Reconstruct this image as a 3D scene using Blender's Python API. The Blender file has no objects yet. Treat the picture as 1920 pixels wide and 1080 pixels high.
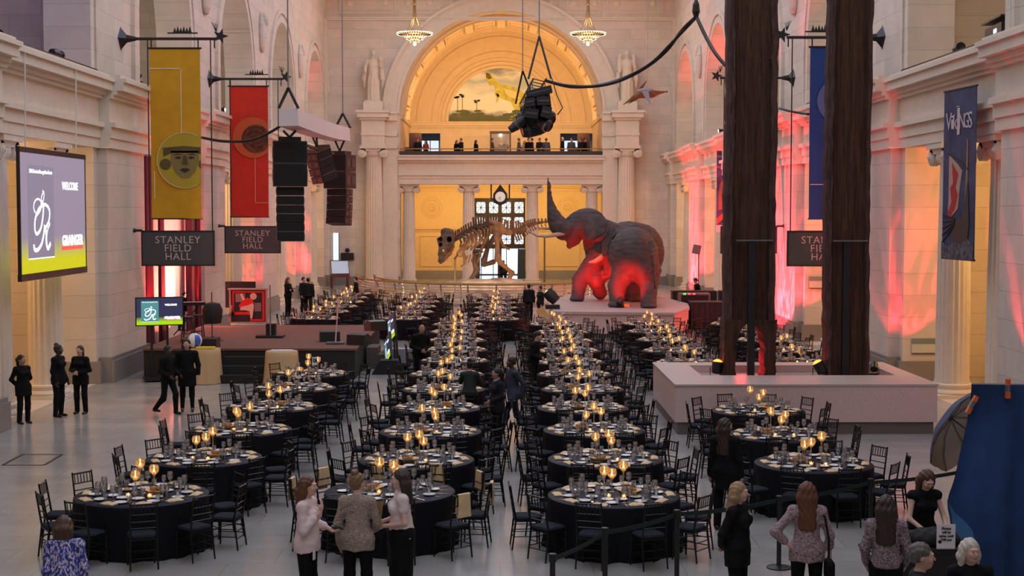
import bpy, math, random
import numpy as np
from math import pi, sin, cos, tan, atan, atan2, radians as R, sqrt
from mathutils import Vector, Matrix, Euler
from mathutils.geometry import tessellate_polygon
random.seed(7)
rng = np.random.RandomState(7)
S = bpy.context.scene
COL = S.collection
# ------------------------------------------------------------------ camera
F_PX, HX, HY, CZ = 2700.0, 938.0, 396.0, 4.85      # focal length and vanishing point in 1920x1080 pixels, eye height
PITCH = atan((540 - HY) / F_PX)
YAW = -atan((960 - HX) / F_PX)
cam = bpy.data.cameras.new('camera')
cam.sensor_width = 36; cam.lens = F_PX / 1920 * 36; cam.clip_start = .1; cam.clip_end = 400
camo = bpy.data.objects.new('camera', cam); COL.objects.link(camo)
camo.location = (0, 0, CZ); camo.rotation_euler = (pi / 2 - PITCH, 0, YAW)
S.camera = camo
CM = camo.rotation_euler.to_matrix()
def ray(px, py):
    return CM @ Vector(((px - 960) / F_PX, (540 - py) / F_PX, -1))
def at(px, py, Y):
    d = ray(px, py); t = Y / d.y
    return Vector((d.x * t, Y, CZ + d.z * t))
def atx(px, py, X):
    d = ray(px, py); t = X / d.x
    return Vector((X, d.y * t, CZ + d.z * t))
def atz(px, py, z=0.0):
    d = ray(px, py); t = (z - CZ) / d.z
    return Vector((d.x * t, d.y * t, z))
# ------------------------------------------------------------------ world, exposure, large lights
w = bpy.data.worlds.new('world'); S.world = w; w.use_nodes = True
w.node_tree.nodes['Background'].inputs[0].default_value = (.80, .90, 1.12, 1)
w.node_tree.nodes['Background'].inputs[1].default_value = 1.32
S.view_settings.view_transform = 'Standard'; S.view_settings.look = 'None'
S.view_settings.exposure = 0.0; S.view_settings.gamma = 1; S.view_settings.use_curve_mapping = False
def light(name, kind, loc, power, color=(1, 1, 1), aim=None, **k):
    l = bpy.data.lights.new(name, kind); l.energy = power; l.color = color
    for a, v in k.items(): setattr(l, a, v)
    o = bpy.data.objects.new(name, l); COL.objects.link(o); o.location = loc
    if aim is not None:
        o.rotation_euler = (Vector(aim) - Vector(loc)).to_track_quat('-Z', 'Y').to_euler()
    return o
WARM = (1, .66, .32); AMBER = (1, .55, .16); RED = (1, .02, .03)
def gobo(o, scale=7, lo=.42, hi=.62, st=(1, 3.2, 1)):
    """break-up pattern slide in a spotlight, as the event uplights have"""
    l = o.data; l.use_nodes = True; nt = l.node_tree
    em = nt.nodes['Emission']
    tc = nt.nodes.new('ShaderNodeTexCoord'); mp = nt.nodes.new('ShaderNodeMapping'); mp.inputs['Scale'].default_value = (st[0], 1 / st[1] * st[0], st[2])
    nz = nt.nodes.new('ShaderNodeTexNoise'); nz.inputs['Scale'].default_value = scale; nz.inputs['Detail'].default_value = 2; nz.inputs['Distortion'].default_value = .6
    mr = nt.nodes.new('ShaderNodeMapRange'); mr.inputs[1].default_value = lo; mr.inputs[2].default_value = hi; mr.inputs[3].default_value = .38; mr.inputs[4].default_value = 1.7
    nt.links.new(tc.outputs['Normal'], mp.inputs[0]); nt.links.new(mp.outputs[0], nz.inputs[0])
    nt.links.new(nz.outputs['Fac'], mr.inputs[0]); nt.links.new(mr.outputs[0], em.inputs['Strength'])
# loggia and vault are lit by warm lamps of their own
for x in (-4.6, 0, 4.6):
    light('loggia_lamp', 'AREA', (x, 98.5, 6.4), 165, (1, .62, .22), aim=(x, 103, 3), size=2.0)
for x in (-5.2, 5.2):
    light('vault_lamp', 'SPOT', (x, 97, 11.3), 800, (1, .58, .20), aim=(x * .2, 106, 14.5), spot_size=R(130), spot_blend=.8, shadow_soft_size=.4)
light('vault_wash', 'AREA', (0, 97.4, 11.2), 300, (1, .56, .18), aim=(0, 102, 18), size=6, shape='RECTANGLE', size_y=.5)
# warm lamps in the aisles and galleries
for y in (36, 49, 62, 75, 88):
    light('aisle_lamp', 'POINT', (-14.5, y, 6.0), 330, (1, .62, .28), shadow_soft_size=.4)
    light('aisle_lamp', 'POINT', (14.5, y, 6.0), 420, (1, .60, .22), shadow_soft_size=.4)
    light('gallery_lamp', 'POINT', (-14.0, y, 13), 110, (.9, .80, .70) if y > 40 else (.25, .22, .85), shadow_soft_size=.4)
    light('gallery_lamp', 'POINT', (14.0, y, 13), 130, (1, .70, .42), shadow_soft_size=.4)
# added warm fill lights high along the hall, no fixtures of their own
for y in (10, 26, 42, 58, 74, 90):
    for x in (-6.5, 6.5):
        light('hall_chandelier_glow', 'POINT', (x, y, 17.6), 220 if y < 50 else 60, (1, .70, .42), shadow_soft_size=.9)
# event lighting: red break-up uplights on the piers
def redpier(x, y, tx, ty, tz, p, size=42, s=7):
    o = light('red_uplight', 'SPOT', (x, y, .5), p, (1, .035, .06), aim=(tx, ty, tz), spot_size=R(size), spot_blend=.25, shadow_soft_size=.03); gobo(o, s, .44, .60)
for s_ in (-1, 1):
    for yb in (40.8, 53.9, 67.0, 80.1):
        redpier(s_ * 7.9, yb + 1.6, s_ * 11.0, yb + 2.1, 3.2, 4800 if s_ > 0 else 2500, 92, 11)
        if s_ > 0 or yb > 60: redpier(s_ * 10.2, yb - 2.6, s_ * 11.2, yb, 3.4, 800 if s_ > 0 else 350, 60, 11)
redpier(9.2, 28.6, 11.2, 29.3, 4.5, 500, 70, 12)
for y in (45.5, 47.7, 50.0, 52.6):
    light('curtain_uplight', 'SPOT', (-10.7, y, .95), 900, (1, .07, .08), aim=(-11.4, y + .1, 3.6), spot_size=R(70), spot_blend=.7, shadow_soft_size=.08)
light('curtain_wash', 'SPOT', (-8.5, 49.5, 1.0), 2600, (1, .30, .24), aim=(-11.5, 49, 3.2), spot_size=R(95), spot_blend=.8, shadow_soft_size=.1)
# red lights on the elephants, warm spots on the dinosaur
light('elephant_uplight', 'SPOT', (4.9, 55.9, 1.2), 1100, (1, .012, .008), aim=(5.35, 58.6, 2.35), spot_size=R(58), spot_blend=.9, shadow_soft_size=.05)
light('elephant_uplight', 'SPOT', (3.2, 59.0, 1.2), 1300, (1, .012, .008), aim=(4.15, 62.4, 3.0), spot_size=R(66), spot_blend=.9, shadow_soft_size=.05)
light('elephant_uplight', 'SPOT', (4.4, 60.2, 1.15), 420, (1, .015, .01), aim=(4.6, 62.2, 2.2), spot_size=R(80), spot_blend=.8, shadow_soft_size=.05)
light('dinosaur_spot', 'SPOT', (-3.0, 80.5, .9), 550, (1, .70, .36), aim=(-.6, 86.5, 2.0), spot_size=R(75), spot_blend=.7, shadow_soft_size=.1)
light('dinosaur_spot', 'SPOT', (2.6, 80.5, .9), 550, (1, .70, .36), aim=(.3, 86.5, 2.0), spot_size=R(75), spot_blend=.7, shadow_soft_size=.1)
for x in (-4, 0, 4): light('platform_glow', 'POINT', (x, 77.5, .5), 110, (1, .78, .5), shadow_soft_size=.1)
light('stage_wash', 'SPOT', (-6.5, 45.5, 12), 450, (1, .42, .26), aim=(-7.5, 46, .9), spot_size=R(45), spot_blend=.9, shadow_soft_size=.2)

# ------------------------------------------------------------------ materials
MATS = {}
def mat(name, color, rough=.6, metal=0, emit=None, es=1, spec=.5, var=0, vscale=5, bump=0, alpha=1, coat=0, sheen=0, vec=None):
    if name in MATS: return MATS[name]
    m = bpy.data.materials.new(name); m.use_nodes = True; nt = m.node_tree
    b = nt.nodes['Principled BSDF']
    b.inputs['Base Color'].default_value = (*color, 1); b.inputs['Roughness'].default_value = rough
    b.inputs['Metallic'].default_value = metal; b.inputs['Specular IOR Level'].default_value = spec
    b.inputs['Coat Weight'].default_value = coat
    if emit: b.inputs['Emission Color'].default_value = (*emit, 1); b.inputs['Emission Strength'].default_value = es
    if var or bump:
        tc = nt.nodes.new('ShaderNodeTexCoord'); nz = nt.nodes.new('ShaderNodeTexNoise')
        nz.inputs['Scale'].default_value = vscale; nz.inputs['Detail'].default_value = 5
        if vec:
            mp = nt.nodes.new('ShaderNodeMapping'); mp.inputs['Scale'].default_value = vec
            nt.links.new(tc.outputs['Object'], mp.inputs[0]); nt.links.new(mp.outputs[0], nz.inputs[0])
        else: nt.links.new(tc.outputs['Object'], nz.inputs[0])
        if var:
            r = nt.nodes.new('ShaderNodeMapRange'); r.inputs[1].default_value = .3; r.inputs[2].default_value = .7
            r.inputs[3].default_value = 1 - var; r.inputs[4].default_value = 1 + var
            mx = nt.nodes.new('ShaderNodeVectorMath'); mx.operation = 'SCALE'; mx.inputs[0].default_value = color
            nt.links.new(nz.outputs['Fac'], r.inputs[0]); nt.links.new(r.outputs[0], mx.inputs['Scale']); nt.links.new(mx.outputs[0], b.inputs['Base Color'])
        if bump:
            bp = nt.nodes.new('ShaderNodeBump'); bp.inputs['Strength'].default_value = min(1, bump); bp.inputs['Distance'].default_value = .03
            nt.links.new(nz.outputs['Fac'], bp.inputs['Height']); nt.links.new(bp.outputs[0], b.inputs['Normal'])
    MATS[name] = m
    return m
def stone(name, color, axes, bw, bh, rough=.7, line=.72, offset=.5, lw=.012, spec=.5, tint=.06, coarse=0):
    """dressed stone in courses; axes picks the two world axes the courses run in"""
    m = mat(name, color, rough, spec=spec); nt = m.node_tree; b = nt.nodes['Principled BSDF']
    g = nt.nodes.new('ShaderNodeNewGeometry'); sp = nt.nodes.new('ShaderNodeSeparateXYZ'); cb = nt.nodes.new('ShaderNodeCombineXYZ')
    nt.links.new(g.outputs['Position'], sp.inputs[0])
    nt.links.new(sp.outputs[axes[0]], cb.inputs[0]); nt.links.new(sp.outputs[axes[1]], cb.inputs[1])
    br = nt.nodes.new('ShaderNodeTexBrick'); br.offset = offset; br.inputs['Scale'].default_value = 1
    br.inputs['Brick Width'].default_value = bw; br.inputs['Row Height'].default_value = bh
    br.inputs['Mortar Size'].default_value = lw; br.inputs['Mortar Smooth'].default_value = .2; br.inputs['Bias'].default_value = 0
    br.inputs['Color1'].default_value = (*[c * (1 - tint) for c in color], 1)
    br.inputs['Color2'].default_value = (*[min(1, c * (1 + tint)) for c in color], 1)
    br.inputs['Mortar'].default_value = (*[c * line for c in color], 1)
    nt.links.new(cb.outputs[0], br.inputs['Vector'])
    nz = nt.nodes.new('ShaderNodeTexNoise'); nz.inputs['Scale'].default_value = 1.3; nz.inputs['Detail'].default_value = 6
    nt.links.new(g.outputs['Position'], nz.inputs[0])
    mr = nt.nodes.new('ShaderNodeMapRange'); mr.inputs[1].default_value = .3; mr.inputs[2].default_value = .7; mr.inputs[3].default_value = .93 - coarse; mr.inputs[4].default_value = 1.05 + coarse
    mx = nt.nodes.new('ShaderNodeVectorMath'); mx.operation = 'SCALE'
    nt.links.new(nz.outputs['Fac'], mr.inputs[0]); nt.links.new(br.outputs['Color'], mx.inputs[0]); nt.links.new(mr.outputs[0], mx.inputs['Scale'])
    nt.links.new(mx.outputs[0], b.inputs['Base Color'])
    bp = nt.nodes.new('ShaderNodeBump'); bp.inputs['Strength'].default_value = .4 if rough > .3 else .05; bp.inputs['Distance'].default_value = .02; bp.invert = True
    nt.links.new(br.outputs['Fac'], bp.inputs['Height']); nt.links.new(bp.outputs[0], b.inputs['Normal'])
    if rough < .4:
        m2 = nt.nodes.new('ShaderNodeMapRange'); m2.inputs[1].default_value = .3; m2.inputs[2].default_value = .7
        m2.inputs[3].default_value = rough - .03; m2.inputs[4].default_value = rough + .04
        nt.links.new(nz.outputs['Fac'], m2.inputs[0]); nt.links.new(m2.outputs[0], b.inputs['Roughness'])
    return m
def glassy(name, tint=(1, 1, 1), haze=0, hz=(1, 1, 1), gloss=.16, emit=0):
    m = bpy.data.materials.new(name); m.use_nodes = True; nt = m.node_tree; nt.nodes.clear()
    out = nt.nodes.new('ShaderNodeOutputMaterial'); tr = nt.nodes.new('ShaderNodeBsdfTransparent'); tr.inputs[0].default_value = (*tint, 1)
    gl = nt.nodes.new('ShaderNodeBsdfGlossy'); gl.inputs['Roughness'].default_value = .05
    lw = nt.nodes.new('ShaderNodeLayerWeight'); lw.inputs[0].default_value = .25
    ma = nt.nodes.new('ShaderNodeMath'); ma.operation = 'MULTIPLY_ADD'; ma.inputs[1].default_value = .7; ma.inputs[2].default_value = gloss
    nt.links.new(lw.outputs['Fresnel'], ma.inputs[0])
    mx = nt.nodes.new('ShaderNodeMixShader'); nt.links.new(ma.outputs[0], mx.inputs[0]); nt.links.new(tr.outputs[0], mx.inputs[1]); nt.links.new(gl.outputs[0], mx.inputs[2])
    last = mx
    if haze:
        tl = nt.nodes.new('ShaderNodeBsdfTranslucent'); tl.inputs[0].default_value = (*hz, 1)
        m2 = nt.nodes.new('ShaderNodeMixShader'); m2.inputs[0].default_value = haze
        nt.links.new(mx.outputs[0], m2.inputs[1]); nt.links.new(tl.outputs[0], m2.inputs[2]); last = m2
    nt.links.new(last.outputs[0], out.inputs[0])
    MATS[name] = m
    return m
# ------------------------------------------------------------------ mesh builder
class MB:
    def __init__(s): s.v = []; s.f = []; s.m = []; s.mi = 0
    def raw(s, V, Fc, mi=None):
        o = len(s.v); s.v.extend([tuple(p) for p in V]); s.f.extend([tuple(i + o for i in f) for f in Fc]); s.m.extend([s.mi if mi is None else mi] * len(Fc)); return s
    def box(s, lo, hi, mi=None):
        (x0, y0, z0), (x1, y1, z1) = lo, hi
        return s.raw([(x0, y0, z0), (x1, y0, z0), (x1, y1, z0), (x0, y1, z0), (x0, y0, z1), (x1, y0, z1), (x1, y1, z1), (x0, y1, z1)],
                     [(0, 3, 2, 1), (4, 5, 6, 7), (0, 1, 5, 4), (1, 2, 6, 5), (2, 3, 7, 6), (3, 0, 4, 7)], mi)
    def cbox(s, c, d, mi=None, M=None):
        h = [a / 2 for a in d]
        V = [(sx * h[0], sy * h[1], sz * h[2]) for sz in (-1, 1) for sx, sy in ((-1, -1), (1, -1), (1, 1), (-1, 1))]
        if M is not None: V = [M @ Vector(v) for v in V]
        V = [(v[0] + c[0], v[1] + c[1], v[2] + c[2]) for v in V]
        return s.raw(V, [(0, 3, 2, 1), (4, 5, 6, 7), (0, 1, 5, 4), (1, 2, 6, 5), (2, 3, 7, 6), (3, 0, 4, 7)], mi)
    def tube(s, pts, r, n=6, caps=True, mi=None):
        pts = [Vector(p) for p in pts]; rs = r if isinstance(r, (list, tuple)) else [r] * len(pts)
        V = []; up = None
        for i, p in enumerate(pts):
            d = (pts[min(i + 1, len(pts) - 1)] - pts[max(i - 1, 0)])
            d = d.normalized() if d.length > 1e-9 else Vector((0, 0, 1))
            if up is None: up = Vector((0, 0, 1)) if abs(d.z) < .9 else Vector((1, 0, 0))
            a = d.cross(up); a = a.normalized() if a.length > 1e-6 else Vector((1, 0, 0)); b = a.cross(d); up = b
            for k in range(n):
                t = 2 * pi * k / n + pi / n; V.append(p + (a * cos(t) + b * sin(t)) * rs[i])
        Fc = [(i * n + k, i * n + (k + 1) % n, (i + 1) * n + (k + 1) % n, (i + 1) * n + k) for i in range(len(pts) - 1) for k in range(n)]
        if caps: Fc += [tuple(range(n))[::-1], tuple((len(pts) - 1) * n + k for k in range(n))]
        return s.raw(V, [f[::-1] for f in Fc], mi)
    def lathe(s, prof, n=16, c=(0, 0, 0), fn=None, mi=None, M=None):
        V = []
        for j, (r, z) in enumerate(prof):
            for k in range(n):
                t = 2 * pi * k / n; rr = r * (fn(t, z, r) if fn else 1)
                p = Vector((rr * cos(t), rr * sin(t), z))
                if M is not None: p = M @ p
                V.append((p[0] + c[0], p[1] + c[1], p[2] + c[2]))
        Fc = [(i * n + k, i * n + (k + 1) % n, (i + 1) * n + (k + 1) % n, (i + 1) * n + k) for i in range(len(prof) - 1) for k in range(n)]
        if prof[0][0] > 1e-4: Fc.append(tuple(range(n))[::-1])
        if prof[-1][0] > 1e-4: Fc.append(tuple((len(prof) - 1) * n + k for k in range(n)))
        return s.raw(V, Fc, mi)
    def sph(s, c, r, n=8, mi=None, M=None):
        r = r if isinstance(r, (tuple, list)) else (r, r, r)
        o = len(s.v); s.lathe([(max(1e-5, sin(pi * j / n)), -cos(pi * j / n)) for j in range(n + 1)], n * 2, mi=mi)
        for i in range(o, len(s.v)):
            p = Vector((s.v[i][0] * r[0], s.v[i][1] * r[1], s.v[i][2] * r[2]))
            if M is not None: p = M @ p
            s.v[i] = (p[0] + c[0], p[1] + c[1], p[2] + c[2])
        return s
    def poly(s, outer, holes=(), place=None, t=.1, mi=None):
        """2-D outline with holes, extruded by t; place(u, v, w) gives the point"""
        loops = [list(outer)] + [list(h) for h in holes]
        tri = tessellate_polygon([[Vector((u, v, 0)) for u, v in l] for l in loops])
        flat = [p for l in loops for p in l]; N = len(flat)
        V = [place(u, v, 0) for u, v in flat] + [place(u, v, t) for u, v in flat]
        Fc = [tuple(q) for q in tri] + [tuple(i + N for i in q)[::-1] for q in tri]
        o = 0
        for l in loops:
            n = len(l)
            for k in range(n): a, b = o + k, o + (k + 1) % n; Fc.append((a, b, b + N, a + N))
            o += n
        return s.raw(V, Fc, mi)
    def build(s, name, mats, parent=None, smooth=False, loc=None, recalc=False):
        me = bpy.data.meshes.new(name); me.from_pydata([tuple(v) for v in s.v], [], s.f)
        for m in (mats if isinstance(mats, (list, tuple)) else [mats]): me.materials.append(m)
        if any(s.m): me.polygons.foreach_set('material_index', s.m)
        if smooth:
            me.polygons.foreach_set('use_smooth', [True] * len(me.polygons))
            if smooth != 'all': me.set_sharp_from_angle(angle=R(40))
        me.validate(); me.update()
        if recalc:
            import bmesh
            bm = bmesh.new(); bm.from_mesh(me); bmesh.ops.recalc_face_normals(bm, faces=bm.faces); bm.to_mesh(me); bm.free()
        o = bpy.data.objects.new(name, me); COL.objects.link(o)
        if parent: o.parent = parent
        if loc is not None: o.location = loc
        return o
def tag(o, label=None, cat=None, group=None, kind=None):
    if label: o['label'] = label
    if cat: o['category'] = cat
    if group: o['group'] = group
    if kind: o['kind'] = kind
    return o
def empty(name, loc=(0, 0, 0), rz=0, label=None, cat=None, group=None):
    o = bpy.data.objects.new(name, None); o.empty_display_size = .2; COL.objects.link(o)
    o.location = loc; o.rotation_euler = (0, 0, rz)
    return tag(o, label, cat, group)
KIDS = {}
def copy_tree(o, parent=None):
    c = o.copy(); COL.objects.link(c); c.parent = parent
    if o.name not in KIDS: KIDS[o.name] = list(o.children)
    for ch in KIDS[o.name]: copy_tree(ch, c)
    return c
TXT = {}
def text_mesh(s, size=1, ext=.005, font=None, shear=0, bold=0, space=1, align='CENTER'):
    c = bpy.data.curves.new('t', 'FONT'); c.body = s; c.size = size; c.extrude = ext; c.align_x = align; c.align_y = 'CENTER'
    c.shear = shear; c.offset = bold; c.space_character = space; c.resolution_u = 3
    o = bpy.data.objects.new('t', c); COL.objects.link(o)
    dg = bpy.context.evaluated_depsgraph_get(); dg.update()
    me = bpy.data.meshes.new_from_object(o.evaluated_get(dg)); bpy.data.objects.remove(o)
    return me
def text(s, size, M, material, parent, name='lettering', **k):
    """lettering as a mesh; M places the text plane (x right, y up, z out)"""
    me = text_mesh(s, size, **k); me.materials.clear(); me.materials.append(material); me.name = name
    me.transform(M)
    o = bpy.data.objects.new(name, me); COL.objects.link(o); o.parent = parent
    return o
def frame(o, x, y):
    """matrix with the given origin, x axis and y axis"""
    x = Vector(x).normalized(); y = Vector(y).normalized(); z = x.cross(y).normalized()
    M = Matrix((x, y, z)).transposed().to_4x4(); M.translation = Vector(o); return M
# ------------------------------------------------------------------ signed distance modelling for organic shapes
class SDF:
    def __init__(s, lo, hi, h):
        s.lo = np.array(lo, float); s.h = h
        n = np.ceil((np.array(hi) - s.lo) / h).astype(int) + 1; s.n = n
        s.D = np.full(n, 1.0)
        s.ax = [s.lo[i] + h * np.arange(n[i]) for i in range(3)]
    def _win(s, lo, hi):
        a = np.clip(np.floor((np.array(lo) - s.lo) / s.h).astype(int), 0, s.n); b = np.clip(np.ceil((np.array(hi) - s.lo) / s.h).astype(int) + 1, 0, s.n)
        sl = tuple(slice(a[i], b[i]) for i in range(3))
        return sl, s.ax[0][sl[0]][:, None, None], s.ax[1][sl[1]][None, :, None], s.ax[2][sl[2]][None, None, :]
    def _mix(s, sl, d, k, op):
        o = s.D[sl]
        if op == 'u':
            hh = np.maximum(k - np.abs(o - d), 0) / k; s.D[sl] = np.minimum(o, d) - hh * hh * k * .25
        else:
            d = -d; hh = np.maximum(k - np.abs(o - d), 0) / k; s.D[sl] = np.maximum(o, d) + hh * hh * k * .25
    def cone(s, a, b, ra, rb=None, k=.03, op='u'):
        rb = ra if rb is None else rb; a = np.array(a, float); b = np.array(b, float); m = max(ra, rb) + k + 3 * s.h
        sl, X, Y, Z = s._win(np.minimum(a, b) - m, np.maximum(a, b) + m)
        if s.D[sl].size == 0: return s
        e = b - a; L = max(1e-9, e @ e)
        t = np.clip(((X - a[0]) * e[0] + (Y - a[1]) * e[1] + (Z - a[2]) * e[2]) / L, 0, 1)
        d = np.sqrt((X - a[0] - t * e[0]) ** 2 + (Y - a[1] - t * e[1]) ** 2 + (Z - a[2] - t * e[2]) ** 2) - (ra + (rb - ra) * t)
        s._mix(sl, d, k, op); return s
    def chain(s, pts, rs, k=.03, op='u'):
        for i in range(len(pts) - 1): s.cone(pts[i], pts[i + 1], rs[i], rs[i + 1], k, op)
        return s
    def ell(s, c, r, k=.03, rot=None, op='u'):
        r = np.array(r if hasattr(r, '__len__') else (r, r, r), float); c = np.array(c, float); m = max(r) + k + 3 * s.h
        sl, X, Y, Z = s._win(c - m, c + m)
        if s.D[sl].size == 0: return s
        X = X - c[0]; Y = Y - c[1]; Z = Z - c[2]
        if rot is not None:
            A = np.array(Euler(rot).to_matrix() if not isinstance(rot, Matrix) else rot)
            X, Y, Z = (A[0, i] * X + A[1, i] * Y + A[2, i] * Z for i in range(3))
        q = np.sqrt((X / r[0]) ** 2 + (Y / r[1]) ** 2 + (Z / r[2]) ** 2); g = np.sqrt((X / r[0] ** 2) ** 2 + (Y / r[1] ** 2) ** 2 + (Z / r[2] ** 2) ** 2) + 1e-9
        s._mix(sl, q * (q - 1) / g, k, op); return s
    def box(s, c, r, k=.02, rot=None, op='u', rd=.01):
        r = np.array(r, float); c = np.array(c, float); m = np.linalg.norm(r) + k + 3 * s.h
        sl, X, Y, Z = s._win(c - m, c + m)
        if s.D[sl].size == 0: return s
        X = X - c[0]; Y = Y - c[1]; Z = Z - c[2]
        if rot is not None:
            A = np.array(Euler(rot).to_matrix()); X, Y, Z = (A[0, i] * X + A[1, i] * Y + A[2, i] * Z for i in range(3))
        qx, qy, qz = abs(X) - r[0] + rd, abs(Y) - r[1] + rd, abs(Z) - r[2] + rd
        d = np.sqrt(np.maximum(qx, 0) ** 2 + np.maximum(qy, 0) ** 2 + np.maximum(qz, 0) ** 2) + np.minimum(np.maximum(qx, np.maximum(qy, qz)), 0) - rd
        s._mix(sl, d, k, op); return s
    def cut_below(s, z): s.D = np.maximum(s.D, (z - s.ax[2])[None, None, :]); return s
    def cut_above(s, z): s.D = np.maximum(s.D, (s.ax[2] - z)[None, None, :]); return s
    def warp(s, fn): s.D += fn(s.ax[0][:, None, None], s.ax[1][None, :, None], s.ax[2][None, None, :]); return s
    def mesh(s):
        D = s.D.copy()
        for a in range(3):
            i = [slice(None)] * 3; i[a] = 0; D[tuple(i)] = np.maximum(D[tuple(i)], s.h * .5); i[a] = -1; D[tuple(i)] = np.maximum(D[tuple(i)], s.h * .5)
        nx, ny, nz = D.shape; sh = (nx - 1, ny - 1, nz - 1); acc = np.zeros(sh + (3,)); cnt = np.zeros(sh)
        for ax in range(3):
            o1, o2 = [i for i in range(3) if i != ax]
            for a in (0, 1):
                for b in (0, 1):
                    i0 = [None] * 3; i1 = [None] * 3
                    i0[ax] = slice(0, D.shape[ax] - 1); i1[ax] = slice(1, D.shape[ax])
                    for o, q in ((o1, a), (o2, b)): i0[o] = i1[o] = slice(q, D.shape[o] - 1 + q)
                    d0, d1 = D[tuple(i0)], D[tuple(i1)]; cr = (d0 < 0) != (d1 < 0)
                    t = np.where(cr, d0 / np.where(cr, d0 - d1, 1), 0)
                    acc[..., ax] += t; acc[..., o1] += a * cr; acc[..., o2] += b * cr; cnt += cr
        on = cnt > 0; idx = np.full(sh, -1); idx[on] = np.arange(on.sum()); ijk = np.argwhere(on)
        V = (ijk + acc[on] / cnt[on][:, None]) * s.h + s.lo; Fc = []
        for ax in range(3):
            o1, o2 = (ax + 1) % 3, (ax + 2) % 3
            i0 = [slice(None)] * 3; i1 = [slice(None)] * 3; i0[ax] = slice(0, -1); i1[ax] = slice(1, None)
            d0, d1 = D[tuple(i0)] < 0, D[tuple(i1)] < 0
            for q in (d0 & ~d1, ~d0 & d1):
                e = np.argwhere(q); e = e[(e[:, o1] > 0) & (e[:, o2] > 0) & (e[:, o1] < D.shape[o1] - 1) & (e[:, o2] < D.shape[o2] - 1)]
                def c(a, b): f = e.copy(); f[:, o1] -= a; f[:, o2] -= b; return idx[f[:, 0], f[:, 1], f[:, 2]]
                quad = np.stack([c(1, 1), c(0, 1), c(0, 0), c(1, 0)], 1)
                if q is not None and len(quad): Fc.append(quad if (q[tuple(e[0])] and d0[tuple(e[0])]) else quad[:, ::-1])
        return V, (np.concatenate(Fc) if Fc else np.zeros((0, 4), int))
def np_mesh(name, V, Fc, mats, parent=None, smooth=True, mi=None, loc=None):
    me = bpy.data.meshes.new(name); V = np.asarray(V, np.float32); Fc = np.asarray(Fc, np.int32); n = Fc.shape[1]
    me.vertices.add(len(V)); me.vertices.foreach_set('co', V.ravel()); me.loops.add(Fc.size); me.loops.foreach_set('vertex_index', Fc.ravel())
    me.polygons.add(len(Fc)); me.polygons.foreach_set('loop_start', np.arange(0, Fc.size, n)); me.polygons.foreach_set('loop_total', np.full(len(Fc), n))
    for m in (mats if isinstance(mats, (list, tuple)) else [mats]): me.materials.append(m)
    if mi is not None: me.polygons.foreach_set('material_index', np.asarray(mi, np.int32))
    if smooth: me.polygons.foreach_set('use_smooth', np.ones(len(Fc), bool))
    me.update(calc_edges=True); me.validate()
    o = bpy.data.objects.new(name, me); COL.objects.link(o)
    if parent: o.parent = parent
    if loc is not None: o.location = loc
    return o
# ------------------------------------------------------------------ the setting
WALLC = (.70, .62, .54)
M_wx = stone('stone courses side', WALLC, (1, 2), 1.9, .62, .75, .8)
M_wy = stone('stone courses end', WALLC, (0, 2), 1.9, .62, .75, .82)
M_pl = mat('cream plaster', (.74, .65, .53), .75, var=.05, vscale=2)
M_tr = mat('cream moulding', (.76, .67, .56), .65, var=.04, vscale=3)
M_floor = stone('polished floor tiles', (.37, .355, .335), (0, 1), 1.25, .82, .19, .80, lw=.010, tint=.07, coarse=.02)
M_gr = stone('plinth granite', (.27, .24, .22), (0, 1), 2.2, 3, .35, .8)
M_yel = mat('ochre painted wall', (.76, .56, .28), .7, var=.04)
M_vault = mat('vault plaster', (.76, .60, .40), .75, var=.04, vscale=2)
M_dark = mat('dark interior', (.10, .09, .09), .8)
M_blk = mat('black metal', (.012, .012, .014), .4)
HWX, YE, ZT = 11.35, 95.0, 19.6
STARTS = [-7.0, 6.1, 19.2, 32.3, 45.4, 58.5, 71.6, 84.7]
OPEN = 7.7
def arch_loop(a, b, z0, zs, n=20):
    r = (b - a) / 2; c = (a + b) / 2
    return [(a, z0), (b, z0)] + [(c + r * cos(pi * k / n), zs + r * sin(pi * k / n)) for k in range(n + 1)]
def ring(mb, c, zs, r0, r1, place, t, n=32, mi=None, legs=0):
    """semicircular moulding band, with optional straight legs"""
    o = [(c + r1 * cos(pi * k / n), zs + r1 * sin(pi * k / n)) for k in range(n + 1)]
    i = [(c + r0 * cos(pi * k / n), zs + r0 * sin(pi * k / n)) for k in range(n + 1)][::-1]
    if legs: o = [(c + r1, zs - legs)] + o + [(c - r1, zs - legs)]; i = [(c - r0, zs - legs)] + i + [(c + r0, zs - legs)]
    mb.poly(o + i, (), place, t, mi)
mb = MB(); mb.box((-19, -9, -.3), (19, 112, 0)); tag(mb.build('floor', M_floor), kind='structure')
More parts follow.
